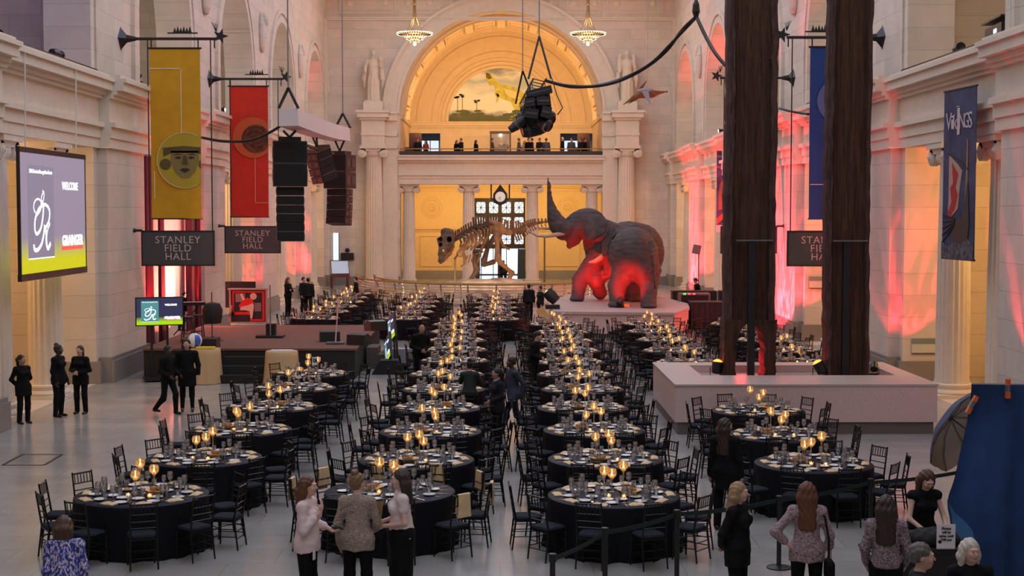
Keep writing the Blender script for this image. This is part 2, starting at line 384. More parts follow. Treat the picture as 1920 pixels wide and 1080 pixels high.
for sx, side in ((-1, 'left'), (1, 'right')):
    P = lambda u, v, w, sx=sx: (sx * (HWX + w), u, v)
    mb = MB(); holes = []
    for s in STARTS:
        holes.append(arch_loop(s, s + OPEN, 8.65, 10.75)); holes.append([(s, .0), (s + 8.1, .0), (s + 8.1, 6.62), (s, 6.62)])
    # a floor-level opening is cut as a hole just above the floor line
    holes = [[(u, max(v, .005)) for u, v in h] for h in holes]
    mb.poly([(-9, 0), (YE, 0), (YE, ZT), (-9, ZT)], holes, P, 1.2)
    for s in STARTS:      # archivolts
        ring(mb, s + OPEN / 2, 10.75, OPEN / 2, OPEN / 2 + .34, lambda u, v, w: (sx * (HWX - w), u, v), .09, legs=2.1)
        ring(mb, s + OPEN / 2, 10.75, OPEN / 2 + .46, OPEN / 2 + .66, lambda u, v, w: (sx * (HWX - w), u, v), .12, legs=2.1)
        # cartouche on the wall between arches
        mb.sph((sx * (HWX - .08), s + OPEN + 2.7, 13.3), (.22, .55, .95), 8); mb.sph((sx * (HWX - .2), s + OPEN + 2.7, 13.9), (.2, .3, .35), 6)
    tag(mb.build('wall_' + side, M_wx, recalc=True), kind='structure')
    # entablature and cornice that run the length of the hall, stepping out over the piers
    mb = MB(); X = lambda d: sx * (HWX - d)
    def run(y0, y1, off):
        for d, z0, z1 in ((.10, 6.62, 6.9), (.15, 6.9, 7.2), (.26, 7.2, 7.34), (.10, 7.34, 8.0), (.22, 8.0, 8.1), (.32, 8.1, 8.22), (.50, 8.22, 8.45), (.58, 8.45, 8.56), (.42, 8.56, 8.66)):
            a, b = sorted((X(d + off), X(-.02))); mb.box((a, y0, z0), (b, y1, z1))
    run(-9, YE, 0)
    for s in STARTS: run(s + 8.35, s + 12.75, .30)
    tag(mb.build('trim_1' if sx < 0 else 'trim_2', M_tr), kind='structure')
    mb = MB()
    for s in STARTS:      # piers standing proud of the wall
        a, b = sorted((X(.30), X(-.01))); mb.box((a, s + 8.5, 0), (b, s + 12.6, 6.63))
    tag(mb.build('wall_%s_piers' % side, M_wx), kind='structure')
    mb = MB()
    for s in STARTS:
        for off, z0, z1 in ((.44, 0, .62), (.38, .62, .72)):
            a, b = sorted((X(off), X(-.02))); mb.box((a, s + 8.3, z0), (b, s + 12.8, z1))
        a, b = sorted((X(.12), X(-1.3))); mb.box((a, s + 8.04, 0), (b, s + 13.16, .62))
    tag(mb.build('baseboard_' + side, M_gr), kind='structure')
    # aisle behind: gallery floor, back wall, ceilings
    a, b = sorted((sx * (HWX + 1.2), sx * 18))
    mb = MB(); mb.box((a, -9, 7.6), (b, YE, 8.05)); mb.box((a, -9, 15.6), (b, YE, 15.9)); tag(mb.build('ceiling_%s_aisle' % side, M_pl), kind='structure')
    a, b = sorted((sx * 17.0, sx * 17.4))
    mb = MB()
    mb.box((a, -9, 0), (b, YE, 7.6)); tag(mb.build('wall_%s_aisle' % side, M_yel), kind='structure')
    mb = MB(); holes = [arch_loop(s + 1.3, s + OPEN - 1.3, 8.06, 11.0) for s in STARTS]
    mb.poly([(-9, 8.05), (YE, 8.05), (YE, 15.6), (-9, 15.6)], holes, lambda u, v, w, sx=sx: (sx * (16.0 + w), u, v), .3)
    mb.box(tuple(sorted((sx * 17.0, sx * 17.2)))[:1] + (-9, 8.05), tuple(sorted((sx * 17.0, sx * 17.2)))[1:] + (YE, 15.6))
    tag(mb.build('wall_%s_gallery' % side, M_pl, recalc=True), kind='structure')
    mb = MB()
    for s in STARTS:      # cross walls between aisle bays
        a, b = sorted((sx * (HWX + 1.2), sx * 17)); mb.box((a, s + 9.6, 0), (b, s + 10.6, 7.6)); mb.box((a, s + 9.9, 8.05), (b, s + 10.4, 15.6))
    tag(mb.build('wall_%s_cross' % side, M_wy), kind='structure')
# back of the hall behind the camera, and the ceiling round the skylight
mb = MB(); mb.box((-18, -9.4, 0), (18, -9, ZT)); tag(mb.build('wall_back', M_wy), kind='structure')
mb = MB()
mb.poly([(-HWX - 1.2, -9.4), (HWX + 1.2, -9.4), (HWX + 1.2, YE + 1.2), (-HWX - 1.2, YE + 1.2)], [[(-8.2, -4), (8.2, -4), (8.2, 91), (-8.2, 91)]], lambda u, v, w: (u, v, ZT + w), .5)
tag(mb.build('ceiling', M_pl, recalc=True), kind='structure')
# ------------------------------------------------------------------ end wall with the great arch
CX = .07
PY = lambda Y: (lambda u, v, w: (u, Y + w, v))
mb = MB()
RA = 6.68
mb.poly([(-HWX - 1.2, 0), (HWX + 1.2, 0), (HWX + 1.2, ZT), (-HWX - 1.2, ZT)],
        [arch_loop(CX - RA, CX + RA, 8.5, 11.25, 40), [(-6.6, .005), (6.75, .005), (6.75, 6.62), (-6.6, 6.62)]], PY(YE), 1.2)
tag(mb.build('wall_end', M_wy, recalc=True), kind='structure')
mb = MB(); F = lambda u, v, w: (u, YE - w, v)
for r0, r1, t in ((RA, RA + .16, .16), (RA + .16, RA + .82, .08), (RA + .82, RA + .92, .14), (RA + .92, RA + 1.12, .24)):
    ring(mb, CX, 11.25, r0, r1, F, t, 48, legs=-.0)
for d, z0, z1 in ((.12, 17.3, 17.42), (.2, 17.42, 17.52)): mb.box((-HWX, YE - d, z0), (HWX, YE, z1))
def panel(mb, x0, x1, z0, z1, Y, w=.07, d=.06):
    mb.box((x0, Y - d, z0), (x1, Y, z0 + w)); mb.box((x0, Y - d, z1 - w), (x1, Y, z1)); mb.box((x0, Y - d, z0 + w), (x0 + w, Y, z1 - w)); mb.box((x1 - w, Y - d, z0 + w), (x1, Y, z1 - w))
for sx in (-1, 1):
    for a, b in ((6.9, 10.6), (4.3, 6.5), (.4, 3.9)):
        x0, x1 = sorted((sx * a + CX, sx * b + CX)); panel(mb, x0, x1, 17.75, 19.1, YE)
        for q in (.18, .82): mb.sph((x0 + (x1 - x0) * q, YE - .02, 18.42), (.2, .06, .2), 5)
    # entablature block above each giant column, with pedestal for the statue
    cx = sx * 8.23 + (0 if sx < 0 else .02)
    for dx, d, z0, z1 in ((.74, 1.45, 9.1, 9.75), (.8, 1.5, 9.75, 9.9), (.74, 1.45, 9.9, 10.75), (.85, 1.6, 10.75, 10.9), (1.0, 1.75, 10.9, 11.2), (1.08, 1.85, 11.2, 11.36)):
        mb.box((cx - dx, YE - d, z0), (cx + dx, YE, z1))
    # pilaster strip and its returns between column and arch
    x0, x1 = sorted((sx * 6.72, sx * 7.7)); mb.box((x0, YE - .35, 0), (x1, YE, 9.1))
    for d, z0, z1 in ((.4, 9.1, 10.75), (.6, 10.75, 11.2), (.7, 11.2, 11.36), (.5, 9.75, 9.9), (.5, 8.95, 9.1)): mb.box((x0 - .05, YE - d, z0), (x1, YE, z1))
    mb.box((cx - .62, YE - 1.45, 11.36), (cx + .62, YE - .3, 11.93))
    # corner pilasters
    x0, x1 = sorted((sx * HWX, sx * (HWX - .1))); mb.box((x0, YE - .8, 0), (x1, YE, 17.3))
tag(mb.build('trim_3', M_tr, recalc=True), kind='structure')
mb = MB()     # balcony slab, entablature over the small columns
for d, z0, z1 in ((.05, 6.62, 7.0), (.1, 7.0, 7.2), (.2, 7.2, 7.3), (.05, 7.3, 8.05), (.25, 8.05, 8.2), (.45, 8.2, 8.42), (.52, 8.42, 8.52)):
    mb.box((-6.7, YE - d, z0), (6.85, YE + 1.2, z1))
mb.box((-8, YE + 1.2, 7.6), (8, 107, 8.05))
tag(mb.build('trim_4', M_tr), kind='structure')
mb = MB(); mb.box((-6.62, YE - .1, 8.52), (6.75, YE - .02, 8.8)); 
o = empty('balcony_railing', (0, YE - .1, 8.52), 0, 'low dark balcony railing with a bronze handrail under the great arch', 'railing')
MB().box((-6.62, 0, 0), (6.75, .08, .27)).build('railing_panel', mat('dark railing', (.05, .035, .03), .5), o)
MB().tube([(-6.6, .04, .42), (6.75, .04, .42)], .035, 6).build('handrail', mat('bronze rail', (.45, .28, .10), .35, .8), o)
for k in range(11): MB().tube([(-6.5 + k * 1.31, .04, .27), (-6.5 + k * 1.31, .04, .42)], .02, 5).build('post', mat('bronze rail', (.45, .28, .10)), o)
# barrel vault behind the arch
mb = MB(); n = 48
V = []; Fc = []
for k in range(n + 1):
    a = pi * k / n
    for Y in (YE + 1.2, 106): V.append((CX + (RA + .02) * cos(a), Y, 11.25 + (RA + .02) * sin(a))); 
    for Y in (YE + 1.2, 106): V.append((CX + (RA + .5) * cos(a), Y, 11.25 + (RA + .5) * sin(a)))
for k in range(n):
    a = k * 4; b = a + 4; Fc += [(a, a + 1, b + 1, b), (a + 2, b + 2, b + 3, a + 3)]
mb.raw(V, Fc)
for Y0, Y1, d in ((96.6, 97.3, .16), (97.3, 97.5, .26), (101.6, 101.8, .26), (101.8, 102.6, .16), (104.6, 105, .12)):
    ring(mb, CX, 11.25, RA - d, RA + .1, lambda u, v, w, Y0=Y0: (u, Y0 + w, v), Y1 - Y0, 40)
for k in range(9):    # cross ribs between the rings make the coffers
    a = pi * (k + .5) / 9; M = Matrix.Rotation(-(a - pi / 2), 3, 'Y')
    mb.cbox((CX + (RA - .12) * cos(a), 99.55, 11.25 + (RA - .12) * sin(a)), (.55, 4.3, .3), M=M)
    for da in (-.075, .075):
        a2 = a + da; M = Matrix.Rotation(-(a2 - pi / 2), 3, 'Y'); mb.cbox((CX + (RA - .05) * cos(a2), 99.55, 11.25 + (RA - .05) * sin(a2)), (.1, 4.1, .2), M=M)
    a = pi * k / 9
    if k:
        M = Matrix.Rotation(-(a - pi / 2), 3, 'Y')
        for dy in (-1.45, 0, 1.45): mb.cbox((CX + (RA - .03) * cos(a), 99.55 + dy, 11.25 + (RA - .03) * sin(a)), (1.25, .9, .12), M=M)
for sx in (-1, 1):    # walls below the springing
    x0, x1 = sorted((CX + sx * RA, CX + sx * (RA + .5))); mb.box((x0, YE + 1.2, 8.05), (x1, 106, 11.3))
    mb.box((x0 - .12, YE + 1.2, 11.0), (x1 + .12, 106, 11.25))
tag(mb.build('ceiling_vault', M_vault, recalc=True), kind='structure')
mb = MB(); YB = 106.0
def bx(px): return (px - HX) * YB / F_PX
mb.poly([(-8, 8.05), (8, 8.05), (8, 18.6), (-8, 18.6)], [[(bx(757), 8.06), (bx(826), 8.06), (bx(826), 10.55), (bx(757), 10.55)], [(bx(1050), 8.06), (bx(1116), 8.06), (bx(1116), 10.55), (bx(1050), 10.55)]], PY(YB), .3)
G = lambda u, v, w: (u, YB - w, v)
LZ = 11.42
for r0, r1, t in ((3.85, 4.05, .22), (4.05, 4.35, .1), (4.55, 4.62, .06), (5.0, 5.08, .08), (6.1, 6.18, .08)): ring(mb, CX, LZ, r0, r1, G, t, 48)
for d, z0, z1 in ((.12, 10.95, 11.1), (.25, 11.1, 11.3), (.3, 11.3, 11.4)): mb.box((-6.6, YB - d, z0), (6.75, YB, z1))
tag(mb.build('wall_balcony', M_vault, recalc=True), kind='structure')
# windows of the rooms behind the balcony
M_sky = mat('daylit window', (.8, .9, 1), .4, emit=(.55, .72, .9), es=1.1)
M_bluewall = mat('blue gallery wall', (.25, .33, .42), .7)
for i, (a, b) in enumerate(((757, 826), (1050, 1116))):
    x0, x1 = bx(a), bx(b)
    mb = MB(); mb.box((x0 - .3, 110, 8.05), (x1 + .3, 110.2, 10.8)); mb.box((x0 - .5, 106.3, 8.05), (x0 - .3, 110, 10.8)); mb.box((x1 + .3, 106.3, 8.05), (x1 + .5, 110, 10.8)); mb.box((x0 - .5, 106.3, 10.8), (x1 + .5, 110.2, 11)); mb.box((x0 - .5, 106.3, 7.7), (x1 + .5, 110.2, 8.05))
    tag(mb.build('wall_room_%d' % (i + 1), M_bluewall), kind='structure')
    mb = MB(); mb.box((x0 + .45, 109.93, 8.3), (x1 - .25, 109.99, 10.2)); wn = tag(mb.build('window_%d' % (i + 1), M_sky), kind='structure')
    mb = MB()
    for q in range(4): xx = x0 + .45 + (x1 - x0 - .7) * q / 3; mb.box((xx - .03, 109.86, 8.3), (xx + .03, 109.93, 10.2))
    mb.box((x0 + .4, 109.84, 10.2), (x1 - .2, 109.93, 10.3)); mb.build('window_frame', M_blk, wn)
# lunette mural: a plain landscape with a generic lizard-like beast
def mural():
    m = bpy.data.materials.new('mural sky'); m.use_nodes = True; nt = m.node_tree; b = nt.nodes['Principled BSDF']; b.inputs['Roughness'].default_value = .8
    g = nt.nodes.new('ShaderNodeTexCoord'); sp = nt.nodes.new('ShaderNodeSeparateXYZ'); nt.links.new(g.outputs['Object'], sp.inputs[0])
    mp = nt.nodes.new('ShaderNodeMapping'); mp.inputs['Scale'].default_value = (.35, 1, .8); nt.links.new(g.outputs['Object'], mp.inputs[0])
    nz = nt.nodes.new('ShaderNodeTexNoise'); nz.inputs['Scale'].default_value = 1.3; nz.inputs['Detail'].default_value = 7; nt.links.new(mp.outputs[0], nz.inputs[0])
    ad = nt.nodes.new('ShaderNodeMath'); ad.operation = 'MULTIPLY_ADD'; ad.inputs[1].default_value = 2.6; nt.links.new(nz.outputs['Fac'], ad.inputs[0]); nt.links.new(sp.outputs['Z'], ad.inputs[2])
    cr = nt.nodes.new('ShaderNodeValToRGB'); e = cr.color_ramp.elements
    mr = nt.nodes.new('ShaderNodeMapRange'); mr.inputs[1].default_value = 1.0; mr.inputs[2].default_value = 5.6; nt.links.new(ad.outputs[0], mr.inputs[0]); nt.links.new(mr.outputs[0], cr.inputs[0])
    e[0].position = 0; e[0].color = (.10, .12, .05, 1); e[1].position = 1; e[1].color = (.16, .20, .22, 1)
    for p, c in ((.13, (.16, .17, .09)), (.17, (.38, .42, .40)), (.25, (.95, .93, .80)), (.5, (.92, .93, .85)), (.7, (.50, .60, .62)), (.8, (.85, .86, .80)), (.9, (.3, .36, .38))):
        q = cr.color_ramp.elements.new(p); q.color = (*c, 1)
    nt.links.new(cr.outputs[0], b.inputs['Base Color']); return m
mu = empty('lunette_mural', (CX, YB - .005, LZ), 0, 'half-round landscape painting with a yellow-green beast, in the wall above the balcony', 'painting')
mb = MB(); n = 40; V = [(3.86 * cos(pi * k / n), -.03, 3.86 * sin(pi * k / n)) for k in range(n + 1)] + [(3.86 * cos(pi * k / n), 0, 3.86 * sin(pi * k / n)) for k in range(n + 1)]
mb.raw(V, [tuple(range(n + 1))[::-1], tuple(range(n + 1, 2 * n + 2))] + [(k, k + 1, k + n + 2, k + n + 1) for k in range(n)] + [(n, 0, n + 1, 2 * n + 1)])
mb.build('canvas', mural(), mu)
def mpt(px, py): p = at(px, py, YB); return (p.x - CX, p.z - LZ)
beast = [(911, 136), (920, 138), (929, 150), (940, 159), (955, 160), (972, 167), (986, 178), (992, 196), (990, 216), (975, 226), (955, 224), (965, 205), (958, 192), (948, 188), (938, 184), (932, 181), (926, 160), (918, 160), (911, 150)]
mb = MB(); mb.poly([mpt(*p) for p in beast], (), lambda u, v, w: (u, -.035 - w, v), .012, 0)
mb.poly([mpt(*p) for p in ((926, 172), (936, 178), (934, 189), (930, 193), (931, 184))], (), lambda u, v, w: (u, -.035 - w, v), .012, 0)
mb.poly([mpt(*p) for p in ((911, 136), (918, 138), (923, 147), (916, 149), (911, 144))], (), lambda u, v, w: (u, -.048 - w, v), .006, 1)
mb.poly([mpt(*p) for p in ((945, 166), (968, 172), (976, 186), (960, 184), (948, 176))], (), lambda u, v, w: (u, -.048 - w, v), .006, 2)
mb.build('painted_beast', [mat('paint yellow green', (.62, .60, .12), .8, var=.35, vscale=2), mat('paint brown', (.20, .14, .05), .8), mat('paint pale yellow', (.8, .76, .35), .8)], mu)
mb = MB()
for px, h in ((858, 183), (867, 179), (894, 190)):
    mb.poly([mpt(px - .6, 212), mpt(px + .6, 212), mpt(px + .5, h), mpt(px - .5, h)], (), lambda u, v, w: (u, -.035 - w, v), .01)
    for k in range(5): c = mpt(px + random.uniform(-4, 4), h + random.uniform(-2, 3)); mb.poly([(c[0] + .09 * cos(t) * 1.4, c[1] + .06 * sin(t)) for t in [2 * pi * q / 7 for q in range(7)]], (), lambda u, v, w: (u, -.035 - w, v), .01)
for k in range(26):
    px = random.uniform(848, 1030); py = random.uniform(208, 222); c = mpt(px, py); rr = random.uniform(.1, .28)
    if (px - 940) ** 2 + (py - 228) ** 2 < 93 ** 2: mb.poly([(c[0] + rr * 1.7 * cos(t), c[1] + rr * .5 * sin(t)) for t in [2 * pi * q / 7 for q in range(7)]], (), lambda u, v, w: (u, -.035 - w - px * 1e-5, v), .008)
mb.build('painted_trees', mat('paint dark green', (.13, .15, .07), .8), mu)
# ------------------------------------------------------------------ loggia under the balcony
YL = 103.0
def lx(px): return (px - HX) * YL / F_PX
mb = MB()
mb.poly([(-8, 0), (8, 0), (8, 6.9), (-8, 6.9)], [[(lx(890), .005), (lx(985), .005), (lx(985), 5.72), (lx(890), 5.72)]], PY(YL), .4)
for sx in (-1, 1):
    x0, x1 = sorted((sx * 7.2, sx * 7.6)); mb.box((x0, YE + 1.2, 0), (x1, YL, 6.9))
tag(mb.build('wall_loggia', M_yel, recalc=True), kind='structure')
mb = MB(); mb.box((-7.6, YE + .05, 6.9), (7.6, YL, 7.05)); tag(mb.build('ceiling_loggia', M_pl), kind='structure')
mb = MB()
for a, b in ((780, 851), (1012, 1090)):
    x0, x1 = lx(a), lx(b); mb.box((x0 - .15, YL - .12, 3.55), (x1 + .15, YL, 3.72)); mb.box((x0, YL - .06, 3.40), (x1, YL, 3.5)); panel(mb, x0 + .3, x1 - .1, .9, 3.1, YL, .05, .05)
mb.box((-7.6, YL - .15, 6.3), (7.6, YL, 6.45)); mb.box((-7.6, YL - .3, 6.6), (7.6, YL, 6.75))
for px in (810, 1064):   # round medallions
    for r, d in ((.78, .02), (.6, .035), (.34, .05), (.18, .09)):
        mb.lathe([(r, -.05), (r, d), (r - .05, d + .012), (r - .08, .03 - r * .03), (.0001, .03 - r * .03)], 24, (lx(px), YL, 4.8 + .3), M=Matrix.Rotation(pi / 2, 3, 'X'))
tag(mb.build('trim_5', mat('ochre moulding', (.72, .52, .26), .6)), kind='structure')
mb = MB(); mb.box((-7.2, YL - .12, 0), (lx(890), YL, .62)); mb.box((lx(985), YL - .12, 0), (7.2, YL, .62)); mb.box((-HWX, YE - .12, 0), (-6.6, YE, .55)); mb.box((6.75, YE - .12, 0), (HWX, YE, .55))
tag(mb.build('baseboard_end', M_gr), kind='structure')
# bronze grille door with daylight behind it
dr = tag(MB().box((lx(890), YL - .05, 5.62), (lx(985), YL + .2, 5.78)).build('door_1', mat('dark bronze', (.035, .025, .02), .45, .3)), kind='structure')
x0, x1 = lx(890), lx(985); W = x1 - x0; mbf = MB()
rows = [(4.72, 5.5), (3.65, 4.42), (2.5, 3.2)]
def frame_bars(mb, zt, zb): mb.box((x0, YL, zb), (x1, YL + .12, zt))
mbf.box((x0, YL, 5.5), (x1, YL + .12, 5.65)); mbf.box((x0, YL, 4.42), (x1, YL + .12, 4.72)); mbf.box((x0, YL, 3.2), (x1, YL + .12, 3.65)); mbf.box((x0, YL, 2.18), (x1, YL + .12, 2.5))
mbp = MB()
for zb, zt in rows:
    for c in range(4):
        cx = x0 + W * (c + .5) / 4; hw = .32
        mbp.box((cx - hw, YL + .08, zb), (cx + hw, YL + .1, zt))
        for a, b in (((-hw, zb), (hw, zt)), ((-hw, zt), (hw, zb)), ((0, zb), (0, zt)), ((-hw, (zb + zt) / 2), (hw, (zb + zt) / 2))): mbf.tube([(cx + a[0], YL + .05, a[1]), (cx + b[0], YL + .05, b[1])], .024, 4)
    for c in range(5):
        xx = x0 + W * c / 4; e = W / 8 - .32; mbf.box((max(x0, xx - e), YL, zb), (min(x1, xx + e), YL + .12, zt))
for xx in (x0, x0 + W * .12, x0 + W * .36, x0 + W * .47, x0 + W * .5, x0 + W * .62, x0 + W * .86, x1 - .05): mbf.box((xx, YL + .02, 0), (xx + .05, YL + .1, 2.2))
mbf.box((x0 + W * .455, YL, 0), (x0 + W * .53, YL + .15, 2.2)); mbf.box((x0, YL, .25), (x1, YL + .1, .36))
mbf.build('door_grille', mat('dark bronze', (.035, .025, .02)), dr)
mbp.box((x0, YL + .12, .0), (x1, YL + .14, 2.2)); mbp.build('door_glass', mat('bright daylight glass', (.8, .9, 1), .3, emit=(.52, .74, .88), es=1.1), dr)
mb = MB()
for a, b in ((0, .1), (.86, 1.0)):
    for k in range(6): xx = x0 + W * (a + (b - a) * k / 6); mb.tube([(xx, YL - .12, .02), (xx + .03, YL - .12, 2.15)], .06, 6)
mb.build('door_curtain', mat('navy curtain', (.03, .05, .10), .7), dr)
# ------------------------------------------------------------------ fluted ionic columns
def column(loc, H, dia, label, rz=0, group=None, base=True):
    t = empty('ionic_column', loc, rz, label, 'column', group); r = dia / 2
    nf = 20; n = nf * 4
    def fl(a, z, rr): q = (a * nf / (2 * pi)) % 1; return 1 - .075 * max(0, sin(pi * min(1, q / .78))) ** .6 if q < .78 else 1
    zc = H - dia * .62; b = .42 * dia if base else 0
    prof = [(r * 1.06, b), (r, b + .12)] + [(r * (1 - .13 * q ** 1.7), b + .12 + (zc - b - .2) * q) for q in (.25, .5, .75, 1)] + [(r * .9, zc)]
    MB().lathe(prof, n, fn=fl).build('shaft', M_tr, t, smooth=True)
    if base:
        m = MB(); m.cbox((0, 0, b * .14), (dia * 1.42, dia * 1.42, b * .28)); m.lathe([(r * 1.36, b * .28), (r * 1.42, b * .4), (r * 1.36, b * .55), (r * 1.16, b * .6), (r * 1.13, b * .75), (r * 1.22, b * .82), (r * 1.22, b * .95), (r * 1.07, b)], 32)
        m.build('base', M_tr, t, smooth=True)
    m = MB(); m.lathe([(r * .9, zc), (r * 1.0, zc + .04 * dia), (r * 1.12, zc + .16 * dia), (r * 1.1, zc + .3 * dia)], 24)
    vr = dia * .25
    for sy in (-1, 1):
        for sx in (-1, 1):
            cx, cz = sx * dia * .6, zc + dia * .2
            Mx = Matrix.Rotation(pi / 2, 3, 'X')
            y0 = sy * dia * .46
            for rr, dd in ((vr, .1), (vr * .72, .13), (vr * .4, .16), (vr * .2, .2)): m.lathe([(rr, -dd * dia), (rr, dd * dia), (rr - .035 * dia, dd * dia)] , 18, (cx, y0, cz), M=Mx)
    for sx in (-1, 1): m.tube([(sx * dia * .6, -dia * .46, zc + dia * .2), (sx * dia * .6, 0, zc + dia * .2), (sx * dia * .6, dia * .46, zc + dia * .2)], [vr * .95, vr * .62, vr * .95], 14)
    m.cbox((0, 0, zc + dia * .38), (dia * 1.36, dia * 1.12, dia * .16)); m.cbox((0, 0, zc + dia * .54), (dia * 1.5, dia * 1.32, dia * .17))
    m.build('capital', M_tr, t, smooth=True)
    return t
for i, px in enumerate((767, 879, 998, 1109)):
    column(((px - HX) * 95.7 / F_PX, 95.7, 0), 6.62, .86, 'small cream ionic column under the balcony, %s' % ('far left beside the panelled yellow wall', 'just left of the bronze grille door', 'just right of the bronze grille door', 'far right behind the raised elephant head')[i])
for sx in (-1, 1):
    column((sx * 8.23, YE - .75, 0), 9.1, 1.16, 'giant cream ionic column left of the great arch' if sx < 0 else 'giant cream ionic column right of the great arch')
BN = {2: 'nearest', 3: 'second', 4: 'third', 5: 'fourth', 6: 'fifth', 7: 'farthest'}
for sx in (-1, 1):
    first = None
    for i, s in enumerate(STARTS):
        if i < 3: continue
        for j, dy in enumerate((1.3, 5.2)):
            lab = 'fluted cream column on the %s side, %s bay, %s of its pair' % ('left' if sx < 0 else 'right', {3: 'front', 4: 'second', 5: 'third', 6: 'fourth', 7: 'fifth'}[i], ('nearer', 'farther')[j])
            if first is None: first = column((sx * 11.85, s + dy, 0), 6.62, .88, lab, pi / 2)
            else: o = copy_tree(first); o.location = (sx * 11.85, s + dy, 0); o['label'] = lab
# ------------------------------------------------------------------ banquet tables, chairs and what is set on them
M_cloth = mat('black tablecloth', (.0065, .006, .009), .65, spec=.18)
M_top = mat('black table linen', (.009, .010, .020), .55, spec=.14)
M_chair = mat('black lacquered wood', (.007, .006, .006), .38, spec=.35)
M_cush = mat('navy black cushion', (.012, .015, .024), .8, spec=.2, var=.15, vscale=30)
M_gold = mat('gold napkin', (.78, .56, .31), .6, sheen=.3, var=.12, vscale=9)
M_china = mat('white china', (.80, .78, .76), .2)
M_steel = mat('cutlery steel', (.75, .74, .72), .18, 1)
M_glass = glassy('clear glass', (.94, .94, .96), haze=.05, hz=(.9, .86, .85), gloss=.26)
M_amber = glassy('amber mercury glass', (.97, .88, .72), haze=.18, hz=(1, .74, .42), gloss=.2)
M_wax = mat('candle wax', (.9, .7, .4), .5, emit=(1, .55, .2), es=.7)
M_flame = mat('candle flame', (1, .8, .4), .5, emit=(1, .66, .30), es=34)
M_bread = mat('bread crust', (.42, .20, .07), .7, var=.3, vscale=14)
M_bask = mat('woven basket', (.33, .20, .09), .7, var=.3, vscale=40)
M_card = mat('white card', (.78, .72, .72), .6)
M_ink = mat('black ink', (.02, .02, .02), .6)
M_butter = mat('amber dish', (.70, .28, .05), .25)
TZ = .76; TR = .95
CN = {'L': 'left column', 'M': 'middle column', 'R': 'right aisle column', 'S': 'column beyond the planter', 'T': 'column behind totem poles',
      'F': 'column before the planter', 'B': 'back left block', 'C': 'back block left of centre', 'D': 'back block right of centre'}
ORD = ['front', 'second', 'third', 'fourth', 'fifth', 'sixth', 'seventh', 'eighth', 'ninth', 'tenth', 'eleventh']
TABLES = {
 'L': [(261, 20.7), (379, 23.8), (448.5, 26.9), (508, 30.05), (551, 33.3), (582, 36.2)],
 'M': [(729, 20.9), (779.6, 23.6), (806, 26.65), (818, 29.9), (831, 33), (837, 36.05), (851, 39.4), (854, 42.5), (856, 45.6), (857, 48.8), (858.5, 52)],
 'R': [(1152.5, 20.6), (1136.6, 23.65), (1115, 26.8), (1094, 29.85), (1093, 33), (1078, 36.05), (1069, 39), (1065.6, 42.15), (1057, 45.3), (1053, 48.5), (1041, 52)],
 'S': [(1293, 38.8), (1265.6, 42.15), (1249, 45.75), (1227, 48.9), (1216, 52.2)],
 'T': [(1500, 38.9), (1478, 42.3), (1437, 45.6), (1410, 48.8), (1380, 52.1)],
 'F': [(1531, 23.2), (1467, 26.2), (1425, 29.4)],
 'C': [(759, 55), (771, 58.4), (779, 61.7), (787, 65), (793, 68.3)],
 'D': [(930, 54.5), (928, 57.8), (930, 61), (931, 64.3), (932, 67.6)],
 'B': [(591, 55.2), (614, 58.6), (632, 61.8), (645, 65), (653, 68.2), (663, 71.5)]}
NUM = {('L', 4): '7', ('L', 5): '2', ('M', 4): '14', ('M', 5): '13', ('M', 6): '12', ('M', 7): '11', ('M', 8): '10', ('R', 3): '15', ('R', 4): '16', ('S', 0): '30'}
TL = []
for col, rows in TABLES.items():
    for i, (px, Y) in enumerate(rows):
        TL.append(dict(col=col, i=i, x=(px - HX) * Y / F_PX, y=Y, off=18 + random.choice((0, 0, 4, -4, 7)), n=10,
                       d='%s table, %s' % (ORD[i], CN[col])))
TL.sort(key=lambda t: t['y'])
def clock(a): return int((a / 30) % 12 + .5) or 12        # angle clockwise from the far side
# table under its cloth
def make_table():
    t = empty('round_table'); tag(t, None, 'table', 'round banquet tables')
    MB().lathe([(.0001, .71), (.91, .71), (.91, .745), (.0001, .745)], 32).build('tabletop', M_chair, t)
    m = MB(); m.lathe([(.04, .05), (.04, .71)], 8); m.build('pedestal', M_chair, t)
    m = MB(); m.lathe([(.3, 0), (.3, .03), (.05, .06)], 16); m.build('base', M_chair, t)
    return t
def cloth_mesh(ph):
    n = 96; pr = [(.0001, .762), (.5, .762), (.93, .762), (.952, .752), (.958, .72), (.962, .55), (.975, .3), (1.0, .06), (1.0, .004)]
    def fn(a, z, r):
        if z > .73: return 1
        k = (.73 - z) / .73
        return 1 + k * (.028 * sin(a * 17 + ph) + .02 * sin(a * 9 + 2 * ph) + .012 * sin(a * 29))
    m = MB(); m.lathe(pr, n, fn=fn)
    for q in range(len(m.f)):
        z = min(m.v[i][2] for i in m.f[q]); m.m[q] = 1 if z > .72 else 0
    return m
CL = []
for q in range(3):
    o = cloth_mesh(q * 1.7).build('tablecloth', [M_cloth, M_top], smooth=True); CL.append(o)
